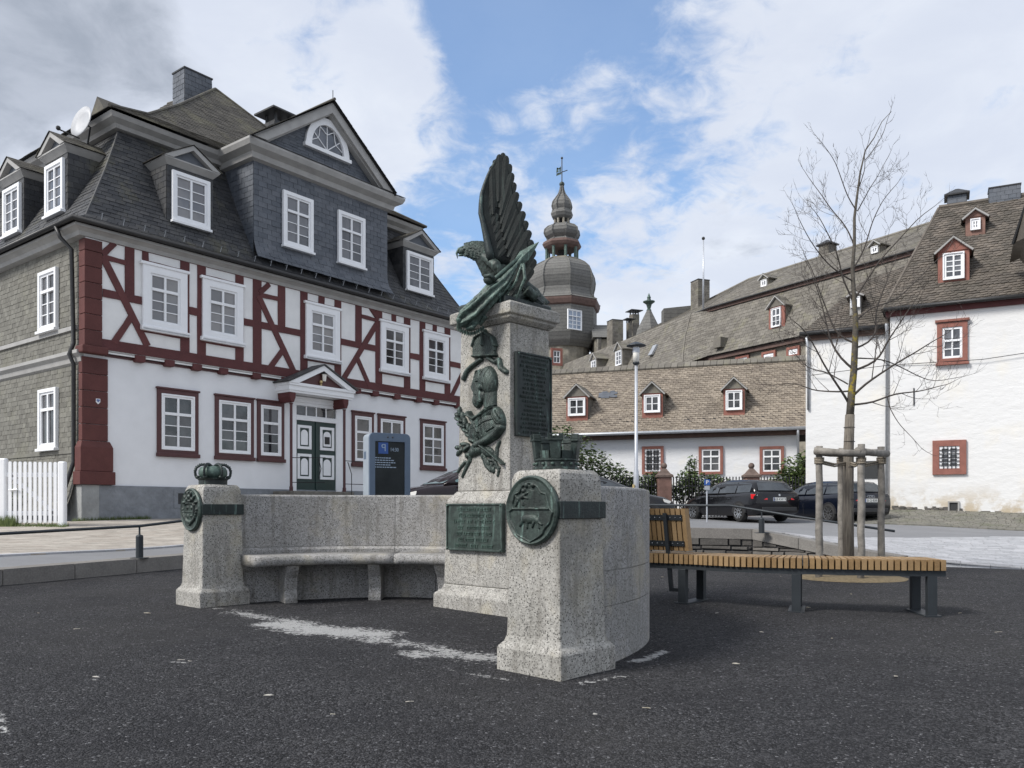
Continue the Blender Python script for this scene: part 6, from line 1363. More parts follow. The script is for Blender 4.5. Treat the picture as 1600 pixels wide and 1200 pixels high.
# ------------------------------------------------------------ tall white house on the right
WO = (14.09, 31.0); WF = Fr(WO, (.887, -.461), (-.461, -.887))
wh = thing('white_house', 'tall white rendered house with dark tiled roof and red sandstone windows', 'house', WF(3, -3, 1.0))
zW = 8.42
MB().box(0, 7.0, 0, -9, .3, zW, WF).build('wall', 'lime_white', wh)
aS = WF.px(1259, 600, -.55)[0]; MB().box(aS, .3, -.55, -9, .3, 7.95, WF).build('side_wall', 'lime_white', wh)
MB().box(7.0, 11, .7, -9, .3, 12, WF).build('projecting_wall', 'lime_white', wh, bevel=.15)
mb = MB(); mb.box(-.15, 7.0, .12, -.3, zW - .18, zW + .02, WF); mb.build('eaves_board', 'timber_paint', wh)
MB().tube([WF(-.2, .30, zW + .06), WF(7.0, .30, zW + .06)], .08, 6).build('gutter', 'gutter_dark', wh, smooth=True)
# main roof, hip on the left
ridge_o = -4.4; zr_ = WF.px(1560, 312, ridge_o)[1]; aL = WF.px(1467, 323, ridge_o)[0]
L1 = [WF(-.25, .28, zW + .05), WF(-.05, -.3, zW + .55), WF(aL, ridge_o, zr_)]; R1 = [WF(8.6, .28, zW + .05), WF(8.6, -.3, zW + .55), WF(8.6, ridge_o, zr_)]
bulk(slates(L1, R1, .24, .17, .03, (-.4, -.8, .7), slant=.35), 'roof_tiles', 'whitehouse_tile', wh, kind='stuff')
hipB = [WF(-.25, -8.5, zW + .05), WF(-.05, -8, zW + .55), WF(aL, ridge_o, zr_)]
bulk(slates(hipB, L1, .26, .17, .03, (-.9, .4, .6), slant=.35), 'hip_tiles', 'whitehouse_tile', wh, kind='stuff')
mb = MB(); mb.add([Vector(p) - Vector((0, 0, .05)) for p in (L1[0], R1[0], R1[1], L1[1])], [(0, 1, 2, 3)]); mb.add([Vector(p) - Vector((0, 0, .05)) for p in (L1[1], R1[1], R1[2], L1[2])], [(0, 1, 2, 3)]); [mb.add([Vector(p) - Vector((0, 0, .05)) for p in (L1[k], L1[k + 1], hipB[k + 1], hipB[k])], [(0, 1, 2, 3)]) for k in (0, 1)]; mb.build('roof_deck', 'dark_backing', wh, recalc=False)
MB().tube([WF(aL, ridge_o, zr_ + .02), WF(8.6, ridge_o, zr_ + .02)], .11, 6).build('ridge', 'whitehouse_tile', wh)
MB().tube(L1, .07, 6).build('hip_ridge', 'whitehouse_tile', wh)
# lower roof over the side wall
e0_, e1_ = WF(aS - .2, -.35, 7.98), WF(0, -.35, 7.98); t0_, t1_ = WF(-1.2, -3.6, 10.6), WF(.6, -3.2, 11.0)
bulk(slates([e0_, t0_], [e1_, t1_], .24, .17, .028, (-.4, -.8, .7)), 'side_roof_tiles', 'whitehouse_tile', wh, kind='stuff')
mb = MB(); mb.loft([[e0_, e1_, t1_, t0_], [Vector(p) - Vector((0, 0, .5)) for p in (e0_, e1_, t1_, t0_)]]); 
mb = MB(); mb.add([Vector(p) - Vector((0, 0, .04 if p in (e0_, e1_) else .45)) for p in (e0_, e1_, t1_, t0_)], [(0, 1, 2, 3)]); mb.build('side_roof_deck', 'dark_backing', wh, recalc=False)
MB().tube([WF(aS - .2, -.30, 7.98), WF(0, -.30, 7.98)], .09, 6).build('gutter', 'gutter_dark', wh, smooth=True); MB().box(aS - .1, 0, -.4, -.56, 7.72, 7.93, WF).build('eaves_board', 'wood_under', wh)
cdormer(WF, wh, 1329, 1344, 464, 481, -1.1, 1.0, 'trim_grey', 'whitehouse_tile', rows=1, gh=.6, side=.03, gl='glass_grey', front='whitehouse_tile')
MB().tube([WF(-.12, .02, 8.0), WF(-.12, -.4, 7.6), WF(-.15, -.48, 1.1)], .06, 8).build('downpipe', 'zinc', wh, smooth=True)
a, _ = WF.px(1261, 600, -.5); MB().tube([WF(a, -.3, 7.85), WF(a + .05, -.50, 7.4), WF(a + .05, -.50, 5.0)], .05, 8).build('downpipe', 'zinc', wh, smooth=True)
def whw(x0, x1, y0, y1, cas, top, rows, bars=False, cols=2, proud=.09):
    (a0, z0), (a1, z1) = WF.px(x0, y1), WF.px(x1, y0); return window(WF, a0, a1, z0 , z1, wh, cas=cas, casmat='sandstone', cols=cols, rows=rows, top=top, gl='glass_grey', sill=False, frm=.08, mun=.035, proud=proud, bars=bars)
w_ = whw(1464, 1512, 502, 569, .17, .42, 2); a0, z0 = WF.px(1463, 571); a1, z1 = WF.px(1513, 500)
MB().box(a0 - .02, a1 + .02, 0, .15, z0 - .03, z0 + .06, WF).build('window_sill', 'sandstone', wh, bevel=.01); MB().box(a0 - .04, a1 + .04, 0, .15, z1 - .02, z1 + .07, WF).build('window_hood', 'sandstone', wh, bevel=.01)
whw(1457, 1510, 687, 742, .22, .30, 3, bars=True)
a0, z0 = WF.px(1481, 805); a1, z1 = WF.px(1499, 783); mb = MB(); mb.ring(rect(a0, a1, z0, z1), rect(a0 + .05, a1 - .05, z0 + .05, z1 - .05), 0, .07, WF); v_ = mb.build('cellar_grille', 'trim_grey', wh); MB().box(a0 + .05, a1 - .05, 0, .02, z0 + .05, z1 - .05, WF).build('grille_mesh', 'vent_dark', v_)
cdormer(WF, wh, 1473, 1507, 395, 437, -.75, 1.6, 'sandstone', 'whitehouse_tile', rows=4, gh=.85, side=.16, front='sandstone', wcas=.05)
cdormer(WF, wh, 1516, 1532, 342, 360, -2.75, 1.2, 'sandstone_pale', 'whitehouse_tile', rows=2, gh=.85, side=.16, front='sandstone_pale', wcas=.04)
def wch(x, yt, yb, wp, o, cap): 
    a, z1 = WF.px(x, yt, o); z0 = WF.px(x, yb, o)[1]; Y = WF(a, o, 0)[1]; hw = wp / 2 * Y / FPX; chimney((a, o), hw, .35, z0 - .6, z1, WF, 'slate_bay', wh, cap)
wch(1495, 309, 322, 26, -4.7, 'hip'); wch(1569, 296, 312, 42, -4.6, None)
# overhanging roof edge of the projecting part
mb = MB(); p = [P3(1583, 380, 27.5), P3(1600, 322, 26.8), P3(1640, 250, 26.5), P3(1640, 420, 26.5), P3(1600, 372, 26.8)]
mb.add([*p, *[q + Vector((1.2, 2.2, 0)) for q in p]], [(0, 1, 2, 3, 4), (9, 8, 7, 6, 5), (0, 5, 6, 1), (1, 6, 7, 2), (2, 7, 8, 3), (3, 8, 9, 4), (4, 9, 5, 0)]); mb.build('side_gable_roof', 'whitehouse_tile', wh)
MB().tube([P3(1583, 381, 27.4), P3(1604, 318, 26.7)], .06, 6).build('gutter', 'gutter_dark', wh)
# cable, wall anchor, exposed foot stones
MB().tube([WF(aS + .2, -.45, 6.35), WF(-.1, .03, 6.45), WF(3, .12, 6.40), WF(6.9, .1, 6.75)], .012, 5).build('cable', 'black_iron', wh)
a, z = WF.px(1428, 620); MB().box(a - .02, a + .02, 0, .03, z - .32, z + .32, WF).build('wall_anchor', 'black_iron', wh)
st2 = []
for k in range(46):
    a = random.uniform(.1, 2.3) if k < 30 else random.uniform(2.3, 6.8); z = rz(*WF(a, .1, 0)[:2]) + random.uniform(-.02, .14 if k < 30 else .03); w, h = random.uniform(.05, .14), random.uniform(.03, .07)
    st2.append([WF(a - w, -.02, z - h), WF(a + w, -.02, z - h), WF(a + w, -.02, z + h), WF(a - w, -.02, z + h), WF(a - w * .8, .07, z - h), WF(a + w * .8, .05, z - h * .8), WF(a + w * .7, .06, z + h * .6), WF(a - w * .7, .05, z + h * .8)])
bulk(st2, 'foot_stones', 'wall_stone', wh, kind='stuff')
a0, z0 = WF.px(1350, 748, -.54); a1, z1 = WF.px(1373, 720, -.54); MB().box(a0, a1, -.55, -.52, z0, z1, WF).build('dark_opening', 'vent_dark', wh)
# ------------------------------------------------------------ vegetation helpers
def leaf_cloud(blobs, n, size, name, parent, mat='leaf'):
    V = []; F_ = []; var = []; tot = sum(r[3] ** 2 for r in blobs)
    for (x, y, z, r, sz) in blobs:
        m = int(n * r ** 2 / tot)
        for _ in range(m):
            d = Vector((random.gauss(0, 1), random.gauss(0, 1), random.gauss(0, 1))).normalized() * r * random.random() ** .45
            c = Vector((x, y, z)) + Vector((d.x, d.y, d.z * sz)); q = Matrix.Rotation(random.uniform(0, 6.28), 3, 'Z') @ Matrix.Rotation(random.uniform(-1.2, 1.2), 3, 'X'); s = size * random.uniform(.6, 1.4)
            k = len(V); V += [c + q @ Vector(p) * s for p in ((-.5, 0, 0), (0, -.32, .08), (.55, 0, 0), (0, .32, .08))]; F_.append((k, k + 1, k + 2, k + 3)); var += [random.random()] * 4
    mb = MB(); mb.v = [tuple(v) for v in V]; mb.f = F_; mb.var = var; return mb.build(name, mat, parent, recalc=False)
def shrub(label, x, y, Y, blobs, n, size=.10, group=None, stems=6):
    g = P3(x, y, Y); g.z = rz(g.x, g.y); t = thing('shrub', label, 'shrub', tuple(g), group or 'green shrubs behind the iron fence')
    bl = []
    for (bx, by, dY, r, sz) in blobs: p = P3(bx, by, Y + dY); bl.append((p.x, p.y, p.z, r, sz))
    mb = MB()
    for b_ in bl:
        for k in range(max(2, stems)):
            e = Vector(b_[:3]) + Vector((random.uniform(-.7, .7), random.uniform(-.4, .4), random.uniform(-.3, .8))) * b_[3]; mb.tube([g + Vector((random.uniform(-.3, .3), 0, 0)), (g + e) / 2 + Vector((random.uniform(-.1, .1), 0, .1)), e], [.03, .02, .008], 5)
    mb.build('stems', 'twig', t); leaf_cloud(bl, n, size, 'foliage', t); return t
# ------------------------------------------------------------ iron fence with sandstone posts
FY = 33.2
def fence_pt(x): return (x - HX) / FPX * FY
fn = thing('iron_fence', 'dark iron picket fence with sandstone gate posts in front of the low building', 'fence', (fence_pt(1100), FY, .75))
zf_t = EYE + (HY - 744) / FPX * FY; zf_b = .7
x0, x1 = fence_pt(925), fence_pt(1392); n = int((x1 - x0) / .125)
pk = None
for i in range(n):
    x = x0 + i * .125
    if pk is None:
        mb = MB(); mb.lathe([(.022, zf_b), (.022, zf_t - .08), (.032, zf_t - .07), (.002, zf_t)], (x, FY, 0), 6); pk = mb.build('picket', 'black_iron', fn); px0 = x
    else:
        o = bpy.data.objects.new('picket', pk.data); COL.objects.link(o); o.parent = fn; o.location = (x - px0, 0, 0); BASE[o] = BASE[fn]
for z in (zf_b + .25, zf_t - .42): MB().box(x0, x1, FY - .02, FY + .02, z, z + .04).build('fence_rail', 'black_iron', fn)
for x in (1037.5, 1174):
    X = fence_pt(x); zt = EYE + (HY - 746) / FPX * FY
    mb = MB(); mb.box(X - .27, X + .27, FY - .27, FY + .27, .5, zt); ps = mb.build('gate_post', 'sandstone_pale', fn, bevel=.03)
    mb = MB(); mb.lathe([(.45, zt), (.45, zt + .08), (.30, zt + .16), (.16, zt + .30), (.10, zt + .36)], (X, FY, 0), 4, rot=math.pi / 4); mb.build('post_cap', 'stone_brown', ps); MB().ball((X, FY, zt + .46), .125, 14).build('ball_finial', 'stone_brown', ps, smooth=True)
shrub('large green shrub behind the mural crown and pillar', 905, 760, 33.9, [(880, 690, 0, .7, 1), (900, 715, 0, 1.0, 1), (930, 728, .2, .8, .9), (955, 742, 0, .7, .8), (985, 752, .2, .5, .8), (875, 740, .2, .9, 1), (915, 760, 0, 1, .8), (960, 765, 0, .8, .7)], 5200, .13)
shrub('ivy covered hedge between lamp post and sandstone post', 1008, 765, 33.7, [(1000, 765, 0, .55, 1.1), (1018, 757, 0, .5, 1.1), (1010, 778, 0, .6, .8), (1028, 748, 0, .3, 1)], 2600, .11)
shrub('tall thin climbing shrub beside the middle window', 1075, 765, 33.8, [(1075, 750, 0, .5, 1), (1082, 728, 0, .30, 1.5), (1090, 758, 0, .6, 1), (1060, 768, 0, .5, .9), (1115, 752, .3, .4, .8), (1130, 758, .2, .4, .8)], 2400, .12)
shrub('rounded green shrub above the second car', 1255, 760, 34.2, [(1240, 738, 0, .7, 1), (1262, 722, 0, .55, 1), (1280, 735, 0, .7, .8), (1225, 752, 0, .6, .8), (1300, 742, .2, .6, .9), (1255, 755, 0, .8, .8)], 4200, .13)
# ------------------------------------------------------------ cars
def car(name, label, pos, head, paint, plate=None, badge=None, L_=4.85, Wd=1.84, Hh=1.46, glassm='car_glass', group='cars parked on the street'):
    """local x forward, y left, z up; origin on the ground under the centre"""
    h = math.radians(head); ch, sh_ = math.cos(h), math.sin(h)
    def T(x, y, z): return (pos[0] + x * ch - y * sh_, pos[1] + x * sh_ + y * ch, pos[2] + z)
    t = thing(name, label, 'car', tuple(pos), group); hw = Wd / 2; k = L_ / 4.85
    # stations: x, zlow, zbelt, ztop(bonnet/belt deck), half width
    st = [(-2.42, .42, .86, .90, .80), (-2.36, .30, .92, 1.00, .88), (-2.1, .22, .95, 1.04, .91), (-1.5, .20, .95, 1.02, .92), (-.6, .20, .93, .99, .92), (.4, .20, .92, .97, .92), (.95, .20, .90, .96, .915), (1.5, .21, .84, .91, .90), (2.0, .23, .76, .82, .86), (2.30, .28, .66, .70, .78), (2.42, .38, .55, .58, .66)]
    mb = MB(); rings = []
    for x, zl, zb, zt, w in st:
        w *= Wd / 1.84; rings.append([T(x * k, sy * ww, z) for sy, ww, z in ((-1, w * .90, zl), (-1, w * .985, zl + .16), (-1, w, (zl + zb) / 2), (-1, w * .985, zb - .10), (-1, w * .945, zb), (-1, w * .84, zt), (1, w * .84, zt), (1, w * .945, zb), (1, w * .985, zb - .10), (1, w, (zl + zb) / 2), (1, w * .985, zl + .16), (1, w * .90, zl))])
    mb.loft(rings); body = mb.build('body', paint, t, smooth=True)
    m = body.modifiers.new('b', 'BEVEL'); m.width = .02; m.segments = 2; m.angle_limit = math.radians(40)
    roof = [(-2.22, 1.03, .0, .80), (-2.02, 1.30, .3, .70), (-1.85, 1.40, .5, .66), (-1.2, Hh - .015, 1, .66), (-.4, Hh, 1, .665), (.15, Hh - .04, 1, .65), (.45, Hh - .13, .7, .645), (.95, 1.12, .3, .70), (1.22, .96, 0, .76)]
    def cab(xs, off, inset=0): 
        rings = []
        for x, z, _, w in xs: rings.append([T(x * k, sy * ww * Wd / 1.84, zz) for sy, ww, zz in ((-1, .845 - (.0 if x < .9 else .03) + off, .93), (-1, w + (.845 - w) * .30 + off, .93 + (z - .93) * .72), (-1, w * .93 + off, z - .012 + off), (-1, w * .6, z + .012 + off), (1, w * .6, z + .012 + off), (1, w * .93 + off, z - .012 + off), (1, w + (.845 - w) * .30 + off, .93 + (z - .93) * .72), (1, .845 - (.0 if x < .9 else .03) + off, .93))])
        return rings
    mb = MB(); mb.loft(cab(roof, 0)); mb.build('cabin', paint, t, smooth=True)
    def ri(x):
        for a, b_ in zip(roof[:-1], roof[1:]):
            if a[0] <= x <= b_[0]: f = (x - a[0]) / (b_[0] - a[0]); return a[1] + f * (b_[1] - a[1]), a[3] + f * (b_[3] - a[3])
        return roof[-1][1], roof[-1][3]
    def side_pt(x, f, sy, off):
        z, w = ri(x); wl = .845 - (0 if x < .9 else .03); wm = w + (.845 - w) * .30; zm = .93 + (z - .93) * .72
        y = wl + (wm - wl) * (f / .72) if f < .72 else wm + (w * .93 - wm) * (f - .72) / .28
        zz = .93 + (z - .93) * f; return T(x * k, sy * (y * Wd / 1.84 + off), zz)
    for sy in (-1, 1):
        for xa, xb, nm in ((-1.92, -1.15, 'side_window'), (-1.08, -.12, 'side_window'), (-.05, .92, 'side_window')):
            mb = MB(); m_ = 7; xs = np.linspace(xa, xb, m_); up_ = []; lo_ = []
            for x in xs:
                z, w = ri(x); e_ = .07 / max(.12, z - .93)
                lo_.append(side_pt(x, min(.45, e_ * 1.0), sy, .012)); up_.append(side_pt(x, max(min(.45, e_), 1 - e_ * 1.25), sy, .014))
            mb.add(lo_ + up_, [(i, i + 1, m_ + i + 1, m_ + i) for i in range(m_ - 1)]); mb.build(nm, glassm, t, recalc=False, smooth=True)
        mb = MB(); mb.ball(T(.78 * k, sy * (Wd / 2 + .07), 1.0), .10, 10, sx=.8, sy=1, sz=.75); mb.build('mirror', paint, t, smooth=True)
        for hx_ in (-.95, .1): MB().tube([T(hx_ * k, sy * (hw * .985 + .012), .80), T((hx_ + .18) * k, sy * (hw * .985 + .012), .80)], .018, 6).build('door_handle', paint, t)
        mb = MB()
        for hx_ in (-1.12, -.08, .98): mb.tube([T(hx_ * k, sy * (hw * .955), .93), T((hx_ + .02) * k, sy * (hw * 1.0), .60), T(hx_ * k, sy * (hw * .985), .30)], .006, 4)
        mb.build('door_gap', 'black_plastic', t)
    mb = MB()
    for xa, za, wa, xb, zb, wb, nm in ((1.20, .975, .70, .50, Hh - .155, .57, 'windscreen'), (-2.225, 1.06, .72, -1.98, 1.335, .60, 'rear_window')):
        mb = MB(); e_ = .014 if xa > 0 else -.016
        pts = [T((xa + e_) * k, -wa, za), T((xa + e_) * k, wa, za), T((xb + e_) * k, wb, zb), T((xb + e_) * k, -wb, zb)]
        c = [T((xa + e_ * 2) * k, 0, za + .005), T((xb + e_ * 2) * k, 0, zb + .012)]
        mb.add([pts[0], c[0], pts[1], pts[2], c[1], pts[3]], [(0, 1, 4, 5), (1, 2, 3, 4)]); mb.build(nm, 'windscreen' if (nm == 'windscreen' and glassm == 'windscreen') else 'car_glass', t, recalc=False, smooth=True)
    for wx in (-1.42, 1.42):
        for sy in (-1, 1):
            def WT(r, a, yy, wx=wx, sy=sy): return T(wx * k + r * math.cos(a), sy * (hw + .022 - yy), .325 + r * math.sin(a))
            nA = 24
            mb = MB(); mb.loft([[WT(r, 2 * math.pi * q / nA, y) for q in range(nA)] for r, y in ((.22, .02), (.30, .0), (.325, .03), (.325, .2), (.30, .22), (.2, .22))]); ty = mb.build('wheel', 'tyre', t, smooth=True)
            mb = MB(); mb.loft([[WT(r, 2 * math.pi * q / nA, y) for q in range(nA)] for r, y in ((.235, .0), (.225, .03), (.20, .03), (.198, .10))], cap=False); 
            for s5 in range(10):
                a = 2 * math.pi * s5 / 10; mb.hexa([WT(.05, a - .35, .05), WT(.05, a + .35, .05), WT(.215, a + .075, .02), WT(.215, a - .075, .02), WT(.05, a - .35, .02), WT(.05, a + .35, .02), WT(.215, a + .075, .005), WT(.215, a - .075, .005)])
            mb.build('rim', 'rim', ty)
            mb = MB(); mb.loft([[WT(r, 2 * math.pi * q / nA, y) for q in range(nA)] for r, y in ((.20, .10), (.001, .10))]); mb.build('brake_disc', 'black_plastic', ty)
            mb = MB(); nn_ = 18
            o_ = [(wx * k + .40 * math.cos(math.pi * q / nn_), .31 + .40 * math.sin(math.pi * q / nn_)) for q in range(nn_ + 1)]; mb.prism(o_, sy * (hw - .30), sy * (hw + .002), lambda a, o, z: T(a, o, z)); mb.build('wheel_arch', 'black_plastic', t)
    for sy in (-1, 1):
        mb = MB(); mb.hexa([T(-2.44 * k, sy * .48, .74), T(-2.40 * k, sy * .80, .74), T(-2.12 * k, sy * .925, .78), T(-2.2 * k, sy * .48, .76), T(-2.405 * k, sy * .48, .86), T(-2.36 * k, sy * .80, .92), T(-2.10 * k, sy * .925, .94), T(-2.2 * k, sy * .48, .9)]); mb.build('tail_light', 'tail_red', t, bevel=.01)
        mb = MB(); mb.hexa([T(2.36 * k, sy * .42, .56), T(2.22 * k, sy * .78, .60), T(1.95 * k, sy * .87, .68), T(2.1 * k, sy * .42, .60), T(2.34 * k, sy * .42, .65), T(2.20 * k, sy * .76, .71), T(1.92 * k, sy * .855, .78), T(2.1 * k, sy * .42, .68)]); mb.build('headlight', 'lamp_glass', t, bevel=.01)
    MB().box(-2.45 * k, -2.36 * k, -.7, .7, .36, .50, T).build('bumper_trim', 'black_plastic', t, bevel=.02)
    def RF(a, o, z): return T(-2.43 * k - o, a * -1, z)
    if plate:
        mb = MB(); mb.box(-.26, .26, .0, .012, .70, .82, RF); pl = mb.build('number_plate', 'plate_white', t); mb = MB(); mb.box(-.26, -.215, .012, .015, .70, .82, RF); mb.build('plate_strip', 'sign_blue', pl)
        text_mesh(plate, .115, .001, RF, .02, .757, .0145, 'plate_text', 'black_plastic', pl)
    if badge == 'disc': mb = MB(); mb.loft([[RF(r * math.cos(a), o, .90 + r * math.sin(a)) for a in [2 * math.pi * q / 16 for q in range(16)]] for r, o in ((.04, -.06), (.04, .0), (.03, .004))]); mb.build('badge', 'rim', t)
    if badge == 'rings':
        mb = MB()
        for q in range(4): mb.tube([RF(-.105 + .07 * q + .042 * math.cos(a), .0, .89 + .042 * math.sin(a)) for a in np.linspace(0, 2 * math.pi, 15)], .006, 4)
        mb.build('badge', 'rim', t)
    return t
ct = lambda x, y, Y: tuple(P3(x, y, Y))
def cpos(x, Y, dz=0): X = (x - HX) / FPX * Y; return Vector((X, Y, rz(X, Y) + dz))
c1p = Vector((8.18, 30.3, 0)); car('parked_car', 'black estate car with red tail lights parked left of the tree stakes', (c1p.x, c1p.y, .66), 110, 'car_black', 'BLB KW 93', 'disc')
c2p = Vector((11.33, 30.3, 0)); car('parked_car', 'dark navy estate car parked behind the wooden tree stakes', (c2p.x, c2p.y, .62), 108, 'car_navy', 'SI Q 838', 'rings')
c3p = cpos(745, 21.0); car('parked_car', 'dark maroon car with a green tinted windscreen behind the memorial pillar', (c3p.x, c3p.y, .74), 207, 'car_maroon', None, None, glassm='windscreen')
c4p = cpos(925, 25.0); car('parked_car', 'dark car roof just showing above the curved wall beside the lamp post', (c4p.x, c4p.y, .62), 10, 'car_black', None, None)
# small blue parking sign
sp_ = P3(1104.5, 754, 27.2); sg = thing('parking_sign', 'small blue parking sign on a post beside the black estate car', 'sign', (sp_.x, sp_.y, .66))
MB().tube([(sp_.x, sp_.y, .66), (sp_.x, sp_.y, sp_.z - .05)], .025, 8).build('post', 'pole_metal', sg)
MB().box(sp_.x - .095, sp_.x + .095, sp_.y - .04, sp_.y - .02, sp_.z - .09, sp_.z + .10).build('sign_plate', 'sign_blue', sg); MB().box(sp_.x - .085, sp_.x + .085, sp_.y - .04, sp_.y - .02, sp_.z - .24, sp_.z - .11).build('lower_plate', 'zinc', sg)
text_mesh('P', .18, .002, lambda a, o, z: (a, o, z), sp_.x, sp_.z + .005, sp_.y - .043, 'letter', 'plate_white', sg)
# street lamp
lp = P3(994, 790, 20.5); lz_ = rz(lp.x, lp.y); st = thing('street_lamp', 'slender grey street lamp with flat disc hat behind the curved wall', 'street lamp', (lp.x, lp.y, lz_))
zt_ = EYE + (HY - 570) / FPX * 20.5; mb = MB(); mb.lathe([(.065, lz_), (.065, lz_ + 1.3), (.045, lz_ + 1.4), (.036, zt_)], (lp.x, lp.y, 0), 14); mb.build('pole', 'pole_metal', st, smooth=True)
MB().lathe([(.06, zt_), (.085, zt_ + .03), (.085, zt_ + .06)], (lp.x, lp.y, 0), 16).build('lamp_base', 'anthracite', st); MB().lathe([(.075, zt_ + .06), (.085, zt_ + .44)], (lp.x, lp.y, 0), 16).build('lamp_shade', 'lamp_glass', st, smooth=True)
MB().lathe([(.09, zt_ + .30), (.09, zt_ + .42)], (lp.x, lp.y, 0), 10).build('lamp_core', 'pole_metal', st)
MB().lathe([(.15, zt_ + .44), (.24, zt_ + .46), (.235, zt_ + .48), (.05, zt_ + .56), (.001, zt_ + .57)], (lp.x, lp.y, 0), 24).build('lamp_hat', 'anthracite', st)
MB().tube([(lp.x - .075, lp.y - .06, lz_ + .9), (lp.x - .075, lp.y - .06, lz_ + 1.0)], .03, 6).build('sticker', 'brass', st)
# ------------------------------------------------------------ parking information terminal
tY = 16.0; tl_ = P3(569, 800, tY); Tn = Vector((.5, -.866)); Td = Vector((.866, .5))
TF_ = Fr((P3(577, 795, tY).x, tY), tuple(Td), tuple(Tn)); tb0 = rz(tl_.x, tl_.y)
tm = thing('parking_terminal', 'blue grey parking information terminal with dark screen and rounded corners', 'terminal', (TF_(.4, 0, 0)[0], TF_(.4, 0, 0)[1], tb0))
tw_ = TF_.px(640, 700)[0]; tz1 = EYE + (HY - 676) / FPX * tY
def rrect(a0, a1, z0, z1, r, n=6):
    out = []
    for cx, cz, q in ((a1 - r, z1 - r, 0), (a0 + r, z1 - r, 1), (a0 + r, z0 + r, 2), (a1 - r, z0 + r, 3)):
        for k in range(n + 1): a = math.pi / 2 * (q + k / n); out.append((cx + r * math.cos(a), cz + r * math.sin(a)))
    return out
MB().prism(rrect(0, tw_, tb0, tz1, .09), -.36, -.03, TF_).build('side_shell', 'terminal_side', tm, bevel=.02)
mb = MB(); mb.ring(rrect(-.005, tw_ + .005, tb0, tz1 + .005, .095), rrect(.11, tw_ - .11, tb0 + .35, tz1 - .16, .02), -.03, .03, TF_); mb.build('front_frame', 'terminal_frame', tm, bevel=.006)
MB().prism(rect(.10, tw_ - .10, tb0 + .34, tz1 - .15), -.03, .004, TF_).build('screen', 'screen', tm)
ca, czp = TF_.px(599, 700, .01); MB().box(ca - .10, ca + .10, .005, .009, czp - .11, czp + .11, TF_).build('logo_square', 'sign_blue', tm)
text_mesh('P', .20, .001, TF_, ca + .01, czp, .011, 'logo_letter', 'screen_text', tm, mirror=True)
text_mesh('14:30', .10, .001, TF_, TF_.px(616, 703)[0], TF_.px(616, 703)[1], .008, 'clock_digits', 'screen_text', tm, sx=.8)
mb = MB(); aL_, zL_ = TF_.px(584, 715)
for r_ in range(5):
    z = zL_ - r_ * .045; a = aL_ + (.02 if r_ == 0 else 0); e = aL_ + random.uniform(.32, .46)
    while a < e: w = random.uniform(.02, .06); mb.box(a, a + w, .006, .008, z - .009, z + .009, TF_); a += w + .012
mb.build('screen_lines', 'screen_text', tm)
mb = MB()
for q in (-.05, .05): mb.ball(TF_(tw_ / 2 + q, .03, tz1 - .075), .018, 8)
mb.build('sensor', 'gutter_dark', tm); MB().box(-.003, -.0, -.30, -.18, tz1 - .50, tz1 - .35, TF_).build('side_slot', 'terminal_frame', tm)
# ------------------------------------------------------------ white garden gate at the left
gY = 18.0
gt = thing('picket_gate', 'white wooden picket gate with a diagonal brace beside the slate wall', 'gate', (P3(55, 815, gY).x, gY, .72))
for x0, x1, yt in ((0, 11, 714), (92, 103, 719)):
    a, b_ = P3(x0, yt, gY), P3(x1, 820, gY); MB().box(a.x, b_.x, gY - .07, gY + .07, b_.z - .05, a.z - .03).build('gate_post', 'paint_white', gt, bevel=.03)
mb0 = None
for i, x in enumerate(np.linspace(15.5, 86, 10)):
    p = P3(x, 721 + .35 * i * .3, gY - .05); X = p.x; w = .033; zt = p.z; zb = P3(x, 817, gY).z
    mb = MB(); mb.prism([(X - w, zb), (X + w, zb), (X + w, zt - .03), (X + w * .6, zt), (X - w * .6, zt), (X - w, zt - .03)], gY - .055, gY - .025, lambda a, o, z: (a, o, z)); mb.build('picket', 'paint_white', gt)
pq = [P3(10, 742, gY), P3(92, 740, gY), P3(10, 802, gY), P3(92, 800, gY)]
mb = MB(); mb.box(pq[0].x, pq[1].x, gY - .02, gY + .02, pq[0].z - .05, pq[0].z + .05); mb.build('gate_rail', 'paint_white', gt); mb = MB(); mb.box(pq[2].x, pq[3].x, gY - .02, gY + .02, pq[2].z - .05, pq[2].z + .05); mb.build('gate_rail', 'paint_white', gt)
mb = MB(); A, B = P3(16, 742, gY), P3(88, 804, gY); mb.hexa([(A.x, gY - .02, A.z - .05), (B.x, gY - .02, B.z - .05), (B.x, gY - .02, B.z + .05), (A.x, gY - .02, A.z + .05), (A.x, gY + .02, A.z - .05), (B.x, gY + .02, B.z - .05), (B.x, gY + .02, B.z + .05), (A.x, gY + .02, A.z + .05)]); mb.build('gate_brace', 'paint_white', gt)
mb = MB(); p = P3(14, 766, gY - .08); mb.tube([p, p + Vector((.18, 0, .02))], .018, 6); mb.build('latch', 'paint_white', gt)
